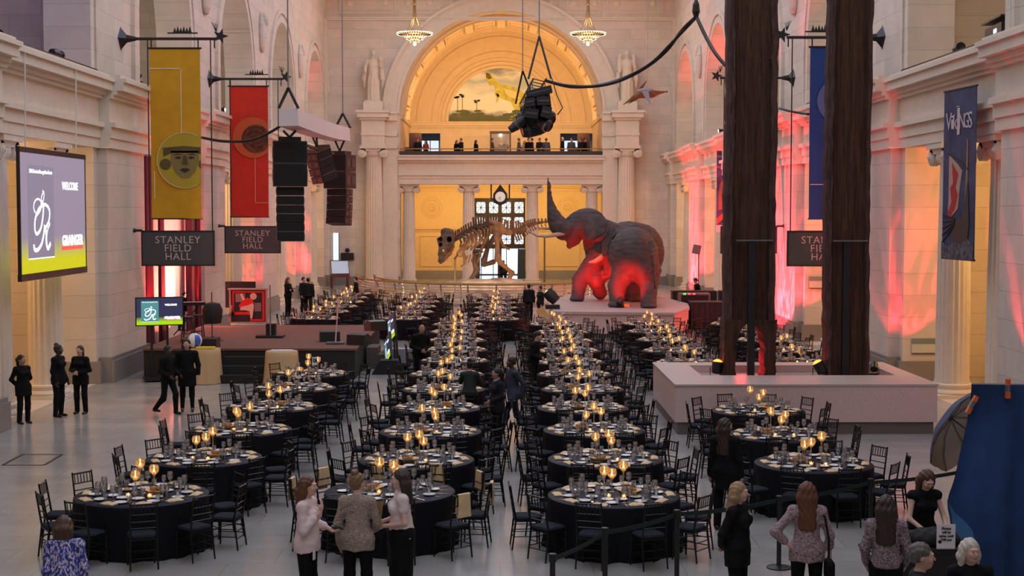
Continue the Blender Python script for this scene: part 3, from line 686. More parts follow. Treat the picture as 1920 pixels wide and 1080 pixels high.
# chiavari chair, facing +Y (towards the table)
def chair_parts(n=5):
    P = {}
    w, d, h = .19, .18, .43
    m = MB(); m.box((-w, -d, h - .025), (w, d, h)); P['seat_frame'] = (m, M_chair)
    m = MB(); m.lathe([(.1, h), (.205, h + .004), (.212, h + .022), (.19, h + .045), (.0001, h + .055)], 20, fn=lambda a, z, r: 1.0 / max(abs(cos(a)) ** 6 + abs(sin(a)) ** 6, 1e-6) ** (1 / 6) * .92); P['seat_cushion'] = (m, M_cush)
    for k, (x, y) in enumerate(((-w + .015, d - .015), (w - .015, d - .015))):
        m = MB(); m.tube([(x * 1.03, y + .01, 0), (x, y, h)], [.012, .017], n + 1); P['leg.%d' % k] = (m, M_chair)
    for k, x in enumerate((-w + .015, w - .015)):
        m = MB(); m.tube([(x * 1.05, -d - .04, 0), (x, -d + .015, h)], [.012, .016], n + 1); P['leg.%d' % (k + 2)] = (m, M_chair)
    m = MB()
    def bk(z): return -d + .015 - (z - h) * .16
    for x in (-w + .015, w - .015): m.tube([(x, bk(h), h), (x, bk(.93), .93)], [.016, .012], n + 1)
    for z, r in ((.905, .013), (.76, .010), (.66, .009), (.57, .009)): m.tube([(-w + .015, bk(z), z), (w - .015, bk(z), z)], r, n)
    for k in range(6): x = -w + .05 + k * (2 * w - .1) / 5; m.tube([(x, bk(.76), .76), (x, bk(.9), .9)], .007, 4)
    P['backrest'] = (m, M_chair)
    m = MB()
    for z in (.16, .27):
        for y in (d - .01, -d - .012): m.tube([(-w + .02, y, z), (w - .02, y, z)], .008, 4)
        for x in (-w + .015, w - .015): m.tube([(x, -d - .015, z + .03), (x, d - .015, z + .03)], .008, 4)
    P['stretcher'] = (m, M_chair)
    return P
CP = chair_parts()
ch0 = empty('chiavari_chair'); tag(ch0, None, 'chair', None)
for k, (m, ma) in CP.items(): m.build(k.split('.')[0], ma, ch0, smooth=True)
# table furniture prototypes, one mesh each (they are a few pixels in the photo)
def proto(name, m, mats, smooth=True): return m.build(name, mats, smooth=smooth)
GL = [(.033, 0), (.034, .003), (.006, .008), (.005, .085), (.02, .1), (.036, .125), (.040, .155), (.034, .20), (.031, .205)]
def glass_m(n=10, sc=1.12): m = MB(); m.lathe([(r * sc, z * sc) for r, z in GL[:]] + [(.029 * sc, .2 * sc), (.037 * sc, .155 * sc), (.03 * sc, .125 * sc), (.0001, .108 * sc)], n); return m
def plate_m(n=18): m = MB(); m.lathe([(.0001, .004), (.055, .004), (.085, .018), (.092, .02), (.088, .024), (.055, .010), (.0001, .010)], n); return m
def napkin_m():
    m = MB()
    V = []; nx, ny = 6, 4
    for s_, z0 in ((0, .0), (1, .035)):
        for i in range(nx + 1):
            for j in range(ny + 1):
                x = (i / nx - .5) * .23; y = (j / ny - .5) * .12; e = min(i, nx - i, j, ny - j)
                V.append((x, y, z0 * (.35 if e == 0 else 1) + (.006 * sin(i * 2.1 + j) if s_ else 0)))
    N = (nx + 1) * (ny + 1); Fc = []
    for i in range(nx):
        for j in range(ny):
            a = i * (ny + 1) + j; b = a + ny + 1; Fc += [(N + a, N + b, N + b + 1, N + a + 1), (a, a + 1, b + 1, b)]
    bd = [j for j in range(ny + 1)] + [i * (ny + 1) + ny for i in range(1, nx + 1)] + [nx * (ny + 1) + j for j in range(ny - 1, -1, -1)] + [i * (ny + 1) for i in range(nx - 1, 0, -1)]
    for k in range(len(bd)): a, b = bd[k], bd[(k + 1) % len(bd)]; Fc.append((a, b, b + N, a + N))
    m.raw(V, Fc); return m
def knife_m(): m = MB(); m.cbox((0, -.06, .004), (.012, .09, .006)); m.cbox((0, .05, .004), (.018, .13, .003)); return m
def fork_m():
    m = MB(); m.cbox((0, -.04, .004), (.009, .13, .004)); m.cbox((0, .04, .006), (.024, .035, .003))
    for x in (-.009, -.003, .003, .009): m.cbox((x, .075, .006), (.0035, .04, .003))
    return m
def tumbler_m(n=10): m = MB(); m.lathe([(.028, 0), (.030, .003), (.037, .10), (.034, .10), (.028, .01), (.0001, .01)], n); return m
def roll_m():
    m = MB(); m.sph((0, 0, .03), (.055, .038, .032), 6); return m
KIND = {'wine_glass': (glass_m(), M_glass, 'wine glass'), 'water_goblet': (glass_m(sc=.9), M_glass, 'goblet'), 'dinner_plate': (plate_m(), M_china, 'plate'), 'dessert_plate': (plate_m(), M_china, 'plate'),
        'napkin': (napkin_m(), M_gold, 'napkin'), 'knife': (knife_m(), M_steel, 'knife'), 'fork': (fork_m(), M_steel, 'fork'), 'water_tumbler': (tumbler_m(), M_glass, 'glass')}
PRO = {k: proto(k, v[0], v[1]) for k, v in KIND.items()}
PLACE = {k: [] for k in KIND}; PLACE['chiavari_chair'] = []
WORD = {'wine_glass': 'tall wine glass', 'water_goblet': 'short wine goblet', 'dinner_plate': 'white side plate', 'dessert_plate': 'inner white plate', 'napkin': 'folded gold napkin', 'knife': 'steel knife', 'fork': 'steel fork', 'water_tumbler': 'clear water glass', 'chiavari_chair': 'black chair'}
LET = {'F': 3}
def short(t): return t['d']
protoT = make_table(); firstT = True; used_cloth = set()
ch_c = empty('tall_candle_holder'); tag(ch_c, None, 'candle holder', 'amber glass candle holders on the tables')
def holder(h):
    t = empty('candle_holder'); tag(t, None, 'candle holder', 'amber glass candle holders on the tables')
    m = MB(); m.lathe([(.045, 0), (.046, .004), (.012, .014), (.008, h * .5), (.012, h - .02), (.03, h), (.062, h + .035), (.074, h + .075), (.066, h + .12), (.052, h + .14), (.049, h + .138), (.063, h + .118), (.070, h + .075), (.058, h + .037), (.0001, h + .008)], 14)
    m.build('glass', M_amber, t, smooth=True)
    c = MB().lathe([(.0001, h + .014), (.03, h + .014), (.03, h + .04), (.0001, h + .04)], 10).build('candle', M_wax, t)
    MB().lathe([(.0001, h + .042), (.011, h + .052), (.009, h + .066), (.0001, h + .088)], 6).build('flame', M_flame, c)
    return t
bpy.data.objects.remove(ch_c)
HP = [holder(.34), holder(.27), holder(.20)]
vo = empty('votive_candle'); tag(vo, None, 'candle', 'small votive candles on the tables')
MB().lathe([(.03, 0), (.036, .06), (.033, .06), (.028, .006), (.0001, .006)], 12).build('glass', M_amber, vo, smooth=True)
c = MB().lathe([(.0001, .008), (.026, .008), (.026, .028), (.0001, .028)], 8).build('candle', M_wax, vo)
MB().lathe([(.0001, .03), (.010, .038), (.0001, .06)], 6).build('flame', M_flame, c)
bk = empty('bread_basket'); tag(bk, None, 'basket', 'bread baskets on the tables')
MB().lathe([(.09, 0), (.13, .055), (.135, .06), (.125, .058), (.085, .01), (.0001, .01)], 14, fn=lambda a, z, r: 1 + .25 * abs(cos(a))).build('basket', M_bask, bk, smooth=True)
m = MB(); m.lathe([(.11, .05), (.15, .085), (.10, .07), (.0001, .05)], 12, fn=lambda a, z, r: 1 + .25 * abs(cos(a)) + .12 * sin(a * 5)); m.build('lining_cloth', M_gold, bk, smooth=True)
rl = proto('bread_roll', roll_m(), M_bread)
bd_ = proto('butter_dish', MB().lathe([(.03, 0), (.05, .03), (.046, .03), (.0001, .012)], 12), M_butter)
cs = empty('table_number_stand'); tag(cs, None, 'sign', None)
MB().lathe([(.045, 0), (.045, .006), (.004, .012), (.004, .22)], 8).build('stand', M_steel, cs)
MB().cbox((0, 0, .32), (.13, .006, .20)).build('card', M_card, cs)
first = {}
def use(o, key):
    """the first call hands back the prototype itself, later calls copy it"""
    if key not in first: first[key] = 1; return o
    return copy_tree(o)
for ti, t in enumerate(TL):
    x, y = t['x'], t['y']; d = short(t)
    o = use(protoT, 'table'); o.location = (x, y, 0); o['label'] = 'round banquet table under black cloth, ' + d.replace(' table,', ' in the') if False else 'round banquet table, %s in the %s' % (ORD[t['i']], CN[t['col']])
    k = ti % 3; o = use(CL[k], 'cloth%d' % k); o.location = (x, y, 0); tag(o, 'floor-length black cloth draped over the %s' % d, 'tablecloth', 'black tablecloths')
    r1 = random.Random(ti * 13 + 1)
    drape = (t['col'], t['i']) == ('M', 0)
    for s in range(t['n']):
        a = t['off'] + 360 / t['n'] * s; A = R(a); cl = clock(a); rel = (sin(A), cos(A))
        ex = r1.uniform(-.03, .06); rr = 1.22 + ex
        if not (t['col'] == 'M' and t['i'] == 1 and False):
            PLACE['chiavari_chair'].append((x + rel[0] * rr, y + rel[1] * rr, 0, -A + pi + r1.uniform(-.12, .12), "at %d o'clock of the %s" % (cl, d), t))
        def put(kind, rad, da, rz, z=TZ + .003):
            aa = A + da; PLACE[kind].append((x + sin(aa) * rad, y + cos(aa) * rad, z, -aa + pi + rz, "at %d o'clock on the %s" % (cl, d), t))
        j = lambda q: r1.uniform(-q, q)
        put('napkin', .80 + j(.02), j(.04), j(.25), TZ + .004) if not drape else None
        put('dinner_plate', .66 + j(.02), -.20 + j(.04), 0); put('dessert_plate', .40 + j(.03), .05 + j(.08), 0) if s % 5 != 2 else None; put('knife', .80, .17, j(.06)); put('fork', .80, -.17, j(.06))
        put('wine_glass', .60 + j(.02), .13 + j(.03), 0); put('water_goblet', .55 + j(.02), -.02 + j(.03), 0); put('water_tumbler', .62 + j(.02), .27 + j(.03), 0)
    # centrepiece
    base = r1.uniform(0, 6.28)
    for q in range(3):
        o = use(HP[q], 'h%d' % q); aa = base + q * 2.1; o.location = (x + .16 * sin(aa), y + .10 + .11 * cos(aa), TZ + .002)
        tag(o, '%s amber glass candle holder, lit, %s' % (('tallest', 'middle', 'shortest')[q], d), 'candle holder')
    for q in range(2):
        o = use(vo, 'v'); o.location = (x + (-.10, .16)[q] + r1.uniform(-.04, .04), y - .24 - .05 * q, TZ + .002); o['label'] = 'small lit votive candle, %s of two, %s' % (('left', 'right')[q], d)
    o = use(bk, 'b'); bx_, by_ = x + r1.choice((-.25, .22, -.12)), y - r1.uniform(-.02, .15); by_ = y - .05 if abs(bx_ - x) > .2 else y - .36
    o.location = (bx_, by_, TZ + .002); o['label'] = 'lined bread basket in the middle of the %s' % d
    for q in range(4):
        o = use(rl, 'r'); o.location = (bx_ + .055 * cos(q * 1.57 + ti), by_ + .05 * sin(q * 1.57 + ti), TZ + .055 + .008 * q); o.rotation_euler = (0, 0, q * 1.3 + ti)
        tag(o, 'brown bread roll, %s in the basket on the %s' % (('right', 'rear', 'left', 'front')[q], d), 'bread roll', 'bread rolls in the baskets')
    o = use(bd_, 'bd'); o.location = (x + r1.uniform(-.35, -.28), y + .28, TZ + .002); tag(o, 'small amber dish near the middle of the %s' % d, 'dish', 'amber dishes on the tables')
    if (t['y'] > 32 and t['col'] != 'F'):
        o = use(cs, 'cs'); o.location = (x + (.28 if t['col'] in 'MRS' else .1), y - .05, TZ + .002); nm = NUM.get((t['col'], t['i']))
        tag(o, 'white table number card%s on the %s' % (' reading ' + nm if nm else '', d), 'sign', 'table number cards')
        if nm: text(nm, .13, frame((0, -.0045, .33), (1, 0, 0), (0, 0, 1)), M_ink, o, name='number', bold=.003)
# place the counted repeats: the 300 that show largest as individuals, the rest as one object per kind
GRP = {'wine_glass': 'tall wine glasses', 'water_goblet': 'short goblets', 'dinner_plate': 'side plates', 'dessert_plate': 'inner plates', 'napkin': 'folded gold napkins', 'knife': 'knives', 'fork': 'forks', 'water_tumbler': 'water glasses', 'chiavari_chair': 'black chiavari chairs'}
LOW = {'wine_glass': glass_m(6), 'water_goblet': glass_m(6, .9), 'dinner_plate': plate_m(10), 'dessert_plate': plate_m(10), 'water_tumbler': tumbler_m(6)}
def occl(p):   # hidden by the planter and poles
    return False
for kind, L in PLACE.items():
    L.sort(key=lambda p: p[1])
    for i, p in enumerate(L[:300]):
        if kind == 'chiavari_chair': o = use(ch0, 'ch')
        else: o = use(PRO[kind], kind)
        o.location = p[:3]; o.rotation_euler = (0, 0, p[3])
        tag(o, WORD[kind] + ' ' + p[4], 'chair' if kind == 'chiavari_chair' else KIND[kind][2], GRP[kind] + ' at the banquet tables')
    rest = L[300:]
    if not rest: continue
    if kind == 'chiavari_chair':
        pp = list(chair_parts(4).values()); V = []; Fc = []; Mi = []; o = 0
        for m, ma in pp: V += m.v; Fc += [tuple(i + o for i in f) for f in m.f]; Mi += [0 if ma is M_chair else 1] * len(m.f); o += len(m.v)
        mats = [M_chair, M_cush]
    else:
        m = LOW.get(kind, KIND[kind][0]); V, Fc, Mi = m.v, m.f, [0] * len(m.f); mats = [KIND[kind][1]]
    big = MB(); Va = np.array(V)
    for p in rest:
        c, s_ = cos(p[3]), sin(p[3]); Q = np.stack([Va[:, 0] * c - Va[:, 1] * s_ + p[0], Va[:, 0] * s_ + Va[:, 1] * c + p[1], Va[:, 2] + p[2]], 1)
        o = len(big.v); big.v.extend(map(tuple, Q)); big.f.extend([tuple(i + o for i in f) for f in Fc]); big.m.extend(Mi)
    o = big.build({'chiavari_chair': 'distant_chairs', 'wine_glass': 'distant_wine_glasses', 'water_goblet': 'distant_goblets', 'dinner_plate': 'distant_plates', 'dessert_plate': 'distant_inner_plates', 'napkin': 'distant_napkins', 'knife': 'distant_knives', 'fork': 'distant_forks', 'water_tumbler': 'distant_water_glasses'}[kind], mats)
    tag(o, {'chiavari_chair': 'crowd of black chairs around the far banquet tables'}.get(kind, 'all the %s on the farther banquet tables' % GRP[kind]), 'chairs' if kind == 'chiavari_chair' else GRP[kind].split()[-1], kind='stuff')
# gold napkins hung over the chair backs at the front table of the middle column
t = [q for q in TL if q['col'] == 'M' and q['i'] == 0][0]; fn_ = None
for s in range(10):
    a = t['off'] + 36 * s; A = R(a); c = [p for p in PLACE['chiavari_chair'] if p[5] is t and p[4].startswith("at %d o'clock" % clock(a))][0]
    f = Vector((-sin(c[3]), cos(c[3]), 0)); p = Vector((c[0], c[1], 0)) - f * .245
    if s in (4, 5, 6): continue
    if fn_ is None:
        m = MB(); V = []
        prof = [(-.028, .60), (-.030, .80), (-.024, .925), (0, .935), (.024, .925), (.032, .82), (.030, .66)]
        for i, (yy, z) in enumerate(prof):
            for x_ in (-.11, -.05, .0, .06, .11): V.append((x_ * (1 + .15 * (z < .8)), yy + .008 * sin(x_ * 60), z))
        n = len(V); V += [(a_[0], a_[1] * .8, a_[2] - .004) for a_ in V]
        Fc = []
        for i in range(len(prof) - 1):
            for q in range(4): a_ = i * 5 + q; Fc += [(a_, a_ + 1, a_ + 6, a_ + 5), (n + a_, n + a_ + 5, n + a_ + 6, n + a_ + 1)]
        m.raw(V, Fc); fn_ = m.build('hanging_napkin', M_gold, smooth=True); o = fn_
    else: o = fn_.copy(); COL.objects.link(o)
    o.location = p; o.rotation_euler = (0, 0, c[3])
    tag(o, "gold napkin hung over the chair back at %d o'clock of the front middle table" % clock(a), 'napkin', 'napkins hung on chair backs')
# ------------------------------------------------------------------ stone planter, totem poles, elephant plinth, stage
M_terr = mat('pink terrazzo', (.68, .50, .46), .45, var=.10, vscale=45)
M_terr2 = mat('pale terrazzo top', (.55, .47, .43), .4, var=.08, vscale=30)
M_tb = mat('dark stone base', (.16, .13, .12), .5)
M_white = mat('white enamel', (.75, .75, .75), .4)
M_grey = mat('grey metal', (.22, .22, .23), .4, .6)
pl = empty('stone_planter', (0, 0, 0), 0, 'long pink stone planter holding the two totem poles', 'planter')
x0, x1, y0, y1, ht = 3.8, 9.5, 31.05, 35.6, 1.1
mb = MB()
mb.poly([(x0, y0), (x1, y0), (x1, y1), (x0, y1)], [[(4.6, 32.75), (9.05, 32.75), (9.05, 34.9), (4.6, 34.9)]], lambda u, v, w: (u, v, .27 + w), ht - .31)
mb.build('body', M_terr, pl, recalc=True)
mb = MB(); mb.poly([(x0 - .02, y0 - .02), (x1 + .02, y0 - .02), (x1 + .02, y1 + .02), (x0 - .02, y1 + .02)], [[(4.6, 32.75), (9.05, 32.75), (9.05, 34.9), (4.6, 34.9)]], lambda u, v, w: (u, v, ht - .04 + w), .04)
mb.build('rim', M_terr2, pl, recalc=True)
MB().box((x0 + .06, y0 + .06, 0), (x1 - .06, y1 - .06, .27)).build('base', M_tb, pl)
MB().box((4.6, 32.75, .27), (9.05, 34.9, .93)).build('inner_floor', mat('planter bed', (.36, .26, .26), .7), pl)
# totem poles: hollowed trunks seen from the back
M_wood = mat('old dark cedar', (.066, .032, .020), .8, spec=.2, var=.45, vscale=4, bump=.5, vec=(5, 5, .35))
M_wood2 = mat('weathered cedar edge', (.075, .044, .038), .8, spec=.2, var=.45, vscale=6, bump=.6, vec=(4, 4, .6))  # edge and side faces slightly greyer and paler than the hollow
def trunk(t, xl, xr, y, zb, zt, name='trunk', seed=1, flange=.17):
    r = random.Random(seed); m = MB(); V = []; Fc = []; nz = 46; prev = None
    W = xr - xl
    for k in range(nz + 1):
        z = zb + (zt - zb) * k / nz; q = k / nz; sh = .03 * sin(q * 9 + seed) + r.uniform(-.012, .012); tap = .02 * q
        jl, jr = r.uniform(-.015, .02), r.uniform(-.02, .015)
        L, Rr = xl + tap + jl + sh * .6, xr - tap + jr + sh * .6
        pts = [(L + .05, y), (L + flange, y - .01), (L + flange + .04, y + .13), (Rr - flange - .04, y + .13), (Rr - flange, y - .01), (Rr - .05, y), (Rr, y + .12), (Rr - .01, y + .5), (Rr - .15, y + .85), ((L + Rr) / 2, y + 1.0), (L + .15, y + .85), (L + .01, y + .5), (L, y + .12)]
        V += [(a, b, z) for a, b in pts]
    n = 13
    for k in range(nz):
        for j in range(n): Fc.append((k * n + j, k * n + (j + 1) % n, (k + 1) * n + (j + 1) % n, (k + 1) * n + j))
    Fc += [tuple(range(n))[::-1], tuple(nz * n + j for j in range(n))]
    mi = []
    for f in Fc[:-2]: j = f[0] % n; mi.append(0 if j in (2,) else (1 if j in (0, 4, 5, 12, 11, 6) else 0))
    m.v = V; m.f = Fc; m.m = mi + [0, 0]
    return m.build(name, [M_wood, M_wood2], t)
def wx(px, Y): return (px - HX) * Y / F_PX
YP = 33.4
def zz(py, Y): return at(960, py, Y).z
tp = empty('totem_pole', (0, 0, 0), 0, 'left dark wooden totem pole standing on two legs with a metal post between', 'totem pole')
xl, xr = wx(1360, YP), wx(1458, YP); za = zz(622, YP)
trunk(tp, xl, xr, YP, za + .25, 13.5, seed=3)
lw = .27; am = (xl + xr) / 2
for s_ in (0, 1):
    m = MB(); V = []; nz = 16
    for k in range(nz + 1):
        z = .93 + (za + .27 - .93) * k / nz; q = max(0, (z - (za - .35)) / .62)
        e = lw + (.36 * q * q if q > 0 else 0) + .02 * sin(k * 1.3 + s_)
        if q > .97: e = (xr - xl) / 2 + .001
        a, b = (xl, xl + e) if s_ == 0 else (xr - e, xr)
        j = .015 * sin(k * 2.1 + s_ * 3)
        V += [(a + j, YP, z), (b + j, YP + .02, z), (b + j - .02, YP + .85, z), (a + j + .02, YP + .85, z)]
    Fc = [(4 * k + i, 4 * k + (i + 1) % 4, 4 * k + 4 + (i + 1) % 4, 4 * k + 4 + i) for k in range(nz) for i in range(4)] + [(3, 2, 1, 0), (4 * nz, 4 * nz + 1, 4 * nz + 2, 4 * nz + 3)]
    m.raw(V, Fc); m.build('leg', M_wood, tp)
MB().box((wx(1403, YP), YP - .1, .93), (wx(1416, YP), YP + .02, zz(450, YP))).build('metal_post', M_blk, tp)
MB().box((wx(1380, YP), YP - .13, zz(452, YP)), (wx(1448, YP), YP - .02, zz(449.5, YP))).build('metal_band', M_grey, tp)
tp2 = empty('totem_pole', (0, 0, 0), 0, 'right dark wooden totem pole, solid down to the planter', 'totem pole')
trunk(tp2, wx(1551, YP), wx(1636, YP), YP, .93, 13.5, seed=8, flange=.12)
MB().box((wx(1583, YP), YP - .0, .93), (wx(1596, YP), YP + .12, zz(452, YP))).build('metal_post', M_blk, tp2)
MB().box((wx(1562, YP), YP - .05, zz(453, YP)), (wx(1628, YP), YP + .0, zz(450.5, YP))).build('metal_band', M_grey, tp2)
# uplighters: a lamp can in a yoke on a foot
M_redlens = mat('red lit lens', (1, .1, .02), .3, emit=(1, .10, .01), es=9)
M_whitelens = mat('lit lamp lens', (1, .9, .7), .3, emit=(1, .80, .50), es=12)
def uplight(loc, aim, sc=1, lens=None, label='', power=0, col=RED, rz=None, size=50):
    t = empty('uplight', loc, 0, label, 'stage light')
    d = (Vector(aim) - Vector(loc)); q = d.to_track_quat('Z', 'Y').to_matrix(); q3 = q
    c = Vector((0, 0, .24 * sc))
    MB().lathe([(.07 * sc, -.14 * sc), (.11 * sc, -.12 * sc), (.12 * sc, .12 * sc), (.105 * sc, .12 * sc), (.10 * sc, .06 * sc), (.0001, .05 * sc)], 14, c, M=q3).build('lamp_can', M_blk, t, smooth=True)
    MB().lathe([(.0001, .10 * sc), (.1 * sc, .105 * sc), (.095 * sc, .135 * sc), (.05 * sc, .165 * sc), (.0001, .175 * sc)], 14, c, M=q3).build('lens', lens or M_redlens, t)
    m = MB(); m.tube([(-.15 * sc, 0, .24 * sc), (-.15 * sc, 0, .04 * sc), (.15 * sc, 0, .04 * sc), (.15 * sc, 0, .24 * sc)], .012 * sc, 5); m.build('yoke', M_blk, t)
    m = MB(); m.cbox((0, 0, .02 * sc), (.34 * sc, .06 * sc, .03 * sc)); m.cbox((0, 0, .02 * sc), (.06 * sc, .3 * sc, .03 * sc)); m.build('foot', M_blk, t)
    if power:
        l = light('uplight_beam', 'SPOT', Vector(loc) + c + d.normalized() * .16 * sc, power, col, aim=aim, spot_size=R(size), spot_blend=.6, shadow_soft_size=.06); return t, l
    return t
uplight((wx(1347, 33.6), 33.6, .93), (wx(1372, YP), YP + .3, 4), 1.1, label='small glowing red uplighter beside the left totem pole', power=40, size=70)
uplight((wx(1541, 33.5), 33.5, .93), (wx(1452, YP), YP + .4, 3.0), 1.1, label='small glowing red uplighter between the two totem poles', power=50, size=80)
uplight((wx(1643, 34.3), 34.3, .93), (wx(1690, 38), 41, 5), .8, lens=M_blk, label='small dark uplighter right of the right totem pole')
light('pole_uplight', 'SPOT', (wx(1409, YP), YP + 1.3, 1.2), 60, RED, aim=(wx(1409, YP), YP + .5, 1.6), spot_size=R(150), shadow_soft_size=.1)
# elephant plinth
ep = empty('elephant_plinth', (0, 0, 0), 0, 'low pink stone plinth carrying the two elephants', 'plinth')
EP = [atz(*p, z=1.0) for p in ((1027, 567), (1038, 584), (1265, 586.5), (1293, 577), (1290, 569), (1240, 556), (1062, 553))]
out = [(p.x, p.y) for p in EP]
cxp = sum(p[0] for p in out) / 7; cyp = sum(p[1] for p in out) / 7
mb = MB(); mb.poly([(cxp + (a - cxp) * .985, cyp + (b - cyp) * .985) for a, b in out], (), lambda u, v, w: (u, v, .16 + w), .74); mb.build('body', M_terr, ep, recalc=True)
mb = MB(); mb.poly(out, (), lambda u, v, w: (u, v, .9 + w), .1); mb.build('top_slab', [mat('plinth top', (.50, .40, .38), .5, var=.08, vscale=12)], ep, recalc=True)
mb = MB(); mb.poly([(cxp + (a - cxp) * .97, cyp + (b - cyp) * .97) for a, b in out], (), lambda u, v, w: (u, v, w), .16); mb.build('base', M_tb, ep, recalc=True)
uplight(atz(1163, 577, 1.0), at(1200, 500, 59), 1.0, lens=M_blk, label='black round uplighter at the near elephant foot')
cb_ = MB().cbox((0, 0, .05), (.35, .22, .10)).build('red_lamp_box', mat('red lit box', (.5, .05, .02), .4, emit=(1, .12, .03), es=.8)); cb_.location = atz(1171.5, 575, 1.0); tag(cb_, 'small flat red lamp box on the elephant plinth', 'lamp')
# stage
M_carp = mat('brown carpet', (.17, .085, .062), .9, var=.12, vscale=60)
M_skirt = mat('black stage skirt', (.012, .010, .011), .7)
sg = empty('stage', (0, 0, 0), 0, 'low carpeted stage with black skirt in front of the red curtains', 'stage')
MB().box((-10.3, 41.4, .84), (-4.15, 50, .9)).build('deck', M_carp, sg)
MB().box((-10.28, 41.44, 0), (-4.2, 49.95, .84)).build('skirt', [M_skirt], sg)
def steps(name, x0, x1, y0, n, rise, run, axis, label):
    t = empty(name, (x0, y0, 0), 0, label, 'steps')
    for k in range(n):
        if axis == 'y': MB().box((0, -run * (n - k), k * rise), (x1 - x0, 0 if k == n - 1 else -run * (n - k - 1), (k + 1) * rise)).build('step', M_skirt, t)
        else: MB().box((0 if k == 0 else 0, 0, k * rise), (run * (n - k), x1 - x0, (k + 1) * rise)).build('step', mat('brown step', (.10, .07, .06), .8), t)
steps('stage_steps', wx(417, 41), wx(500, 41), 41.38, 3, .23, .32, 'y', 'three black steps up to the front of the stage')
steps('stage_steps', 0, 1.2, 0, 3, .22, .34, 'x', 'brown side steps at the right edge of the stage'); bpy.context.scene.collection.objects[-1]
for o in COL.objects:
    if o.name == 'stage_steps.001': o.location = (-4.12, 44.2, 0)
# draped tables beside the stage
def draped(px, Y, r, h, label):
    t = empty('draped_table', (wx(px, Y), Y, 0), 0, label, 'table'); m = MB()
    m.lathe([(.0001, h), (r * .96, h), (r, h - .02), (r * 1.02, h - .15), (r * 1.08, .3), (r * 1.16, .01)], 64, fn=lambda a, z, q: 1 + (.035 * sin(a * 14) + .015 * sin(a * 23)) * (h - z) / h if z < h - .1 else 1)
    m.build('cloth', mat('champagne satin', (.62, .42, .22), .45, sheen=.4), t, smooth=True)
    MB().lathe([(.0001, h - .04), (r * .9, h - .04), (r * .9, h - .015), (.0001, h - .015)], 20).build('tabletop', M_wood, t)
    return t
draped(384, 40.6, .42, .98, 'small champagne draped table with a ball, beside the stage steps')
draped(527, 40.2, .45, .95, 'small champagne draped table right of the stage steps')
o = MB().cbox((0, 0, .01), (.6, .35, .02)).build('paper_sheet', M_card); o.location = (wx(527, 40.2), 40.2, .952); tag(o, 'white papers lying on the right champagne draped table', 'papers')
bl = empty('beach_ball', (wx(364, 40.7), 40.7, .985), 0, 'blue and white ball on the small draped table', 'ball')
m = MB(); m.sph((0, 0, .21), .21, 14)
for i, f in enumerate(m.f):
    c = sum((Vector(m.v[k]) for k in f), Vector()) / len(f); m.m[i] = int((atan2(c.y, c.x) + pi + .4) / (pi / 3)) % 2 if c.z < .36 else 1
m.build('shell', [mat('blue vinyl', (.03, .12, .6), .3), mat('white vinyl', (.8, .75, .8), .3)], bl, smooth='all')
o = MB().cbox((0, 0, .03), (.5, .3, .05)).build('tray', mat('yellow tray', (.8, .6, .05), .4)); o.location = (wx(385, 40.5), 40.45, .985); tag(o, 'yellow tray on the small draped table with the ball', 'tray')
# ------------------------------------------------------------------ text on screens
M_scw = mat('screen white', (1, 1, 1), .5, emit=(.85, .93, 1), es=1.1)
M_scr = mat('screen red', (1, .1, .1), .5, emit=(1, .12, .08), es=.8)
M_scteal = mat('screen teal', (.1, .3, .3), .5, emit=(.05, .18, .20), es=1.0)
M_scgrey = mat('screen slate', (.3, .3, .4), .5, emit=(.13, .12, .17), es=1.0)
def screenmat(name, top, bot, k=.9):
    m = bpy.data.materials.new(name); m.use_nodes = True; nt = m.node_tree; b = nt.nodes['Principled BSDF']; b.inputs['Base Color'].default_value = (.02, .02, .02, 1)
    tc = nt.nodes.new('ShaderNodeTexCoord'); sp = nt.nodes.new('ShaderNodeSeparateXYZ'); cr = nt.nodes.new('ShaderNodeValToRGB')
    nt.links.new(tc.outputs['Generated'], sp.inputs[0]); nt.links.new(sp.outputs['Z'], cr.inputs[0]); nt.links.new(cr.outputs[0], b.inputs['Emission Color']); b.inputs['Emission Strength'].default_value = k
    e = cr.color_ramp.elements; e[0].position = 0; e[0].color = (*bot, 1); e[1].position = .30; e[1].color = (*top, 1)
    q = e.new(.10); q.color = (*bot, 1)
    return m
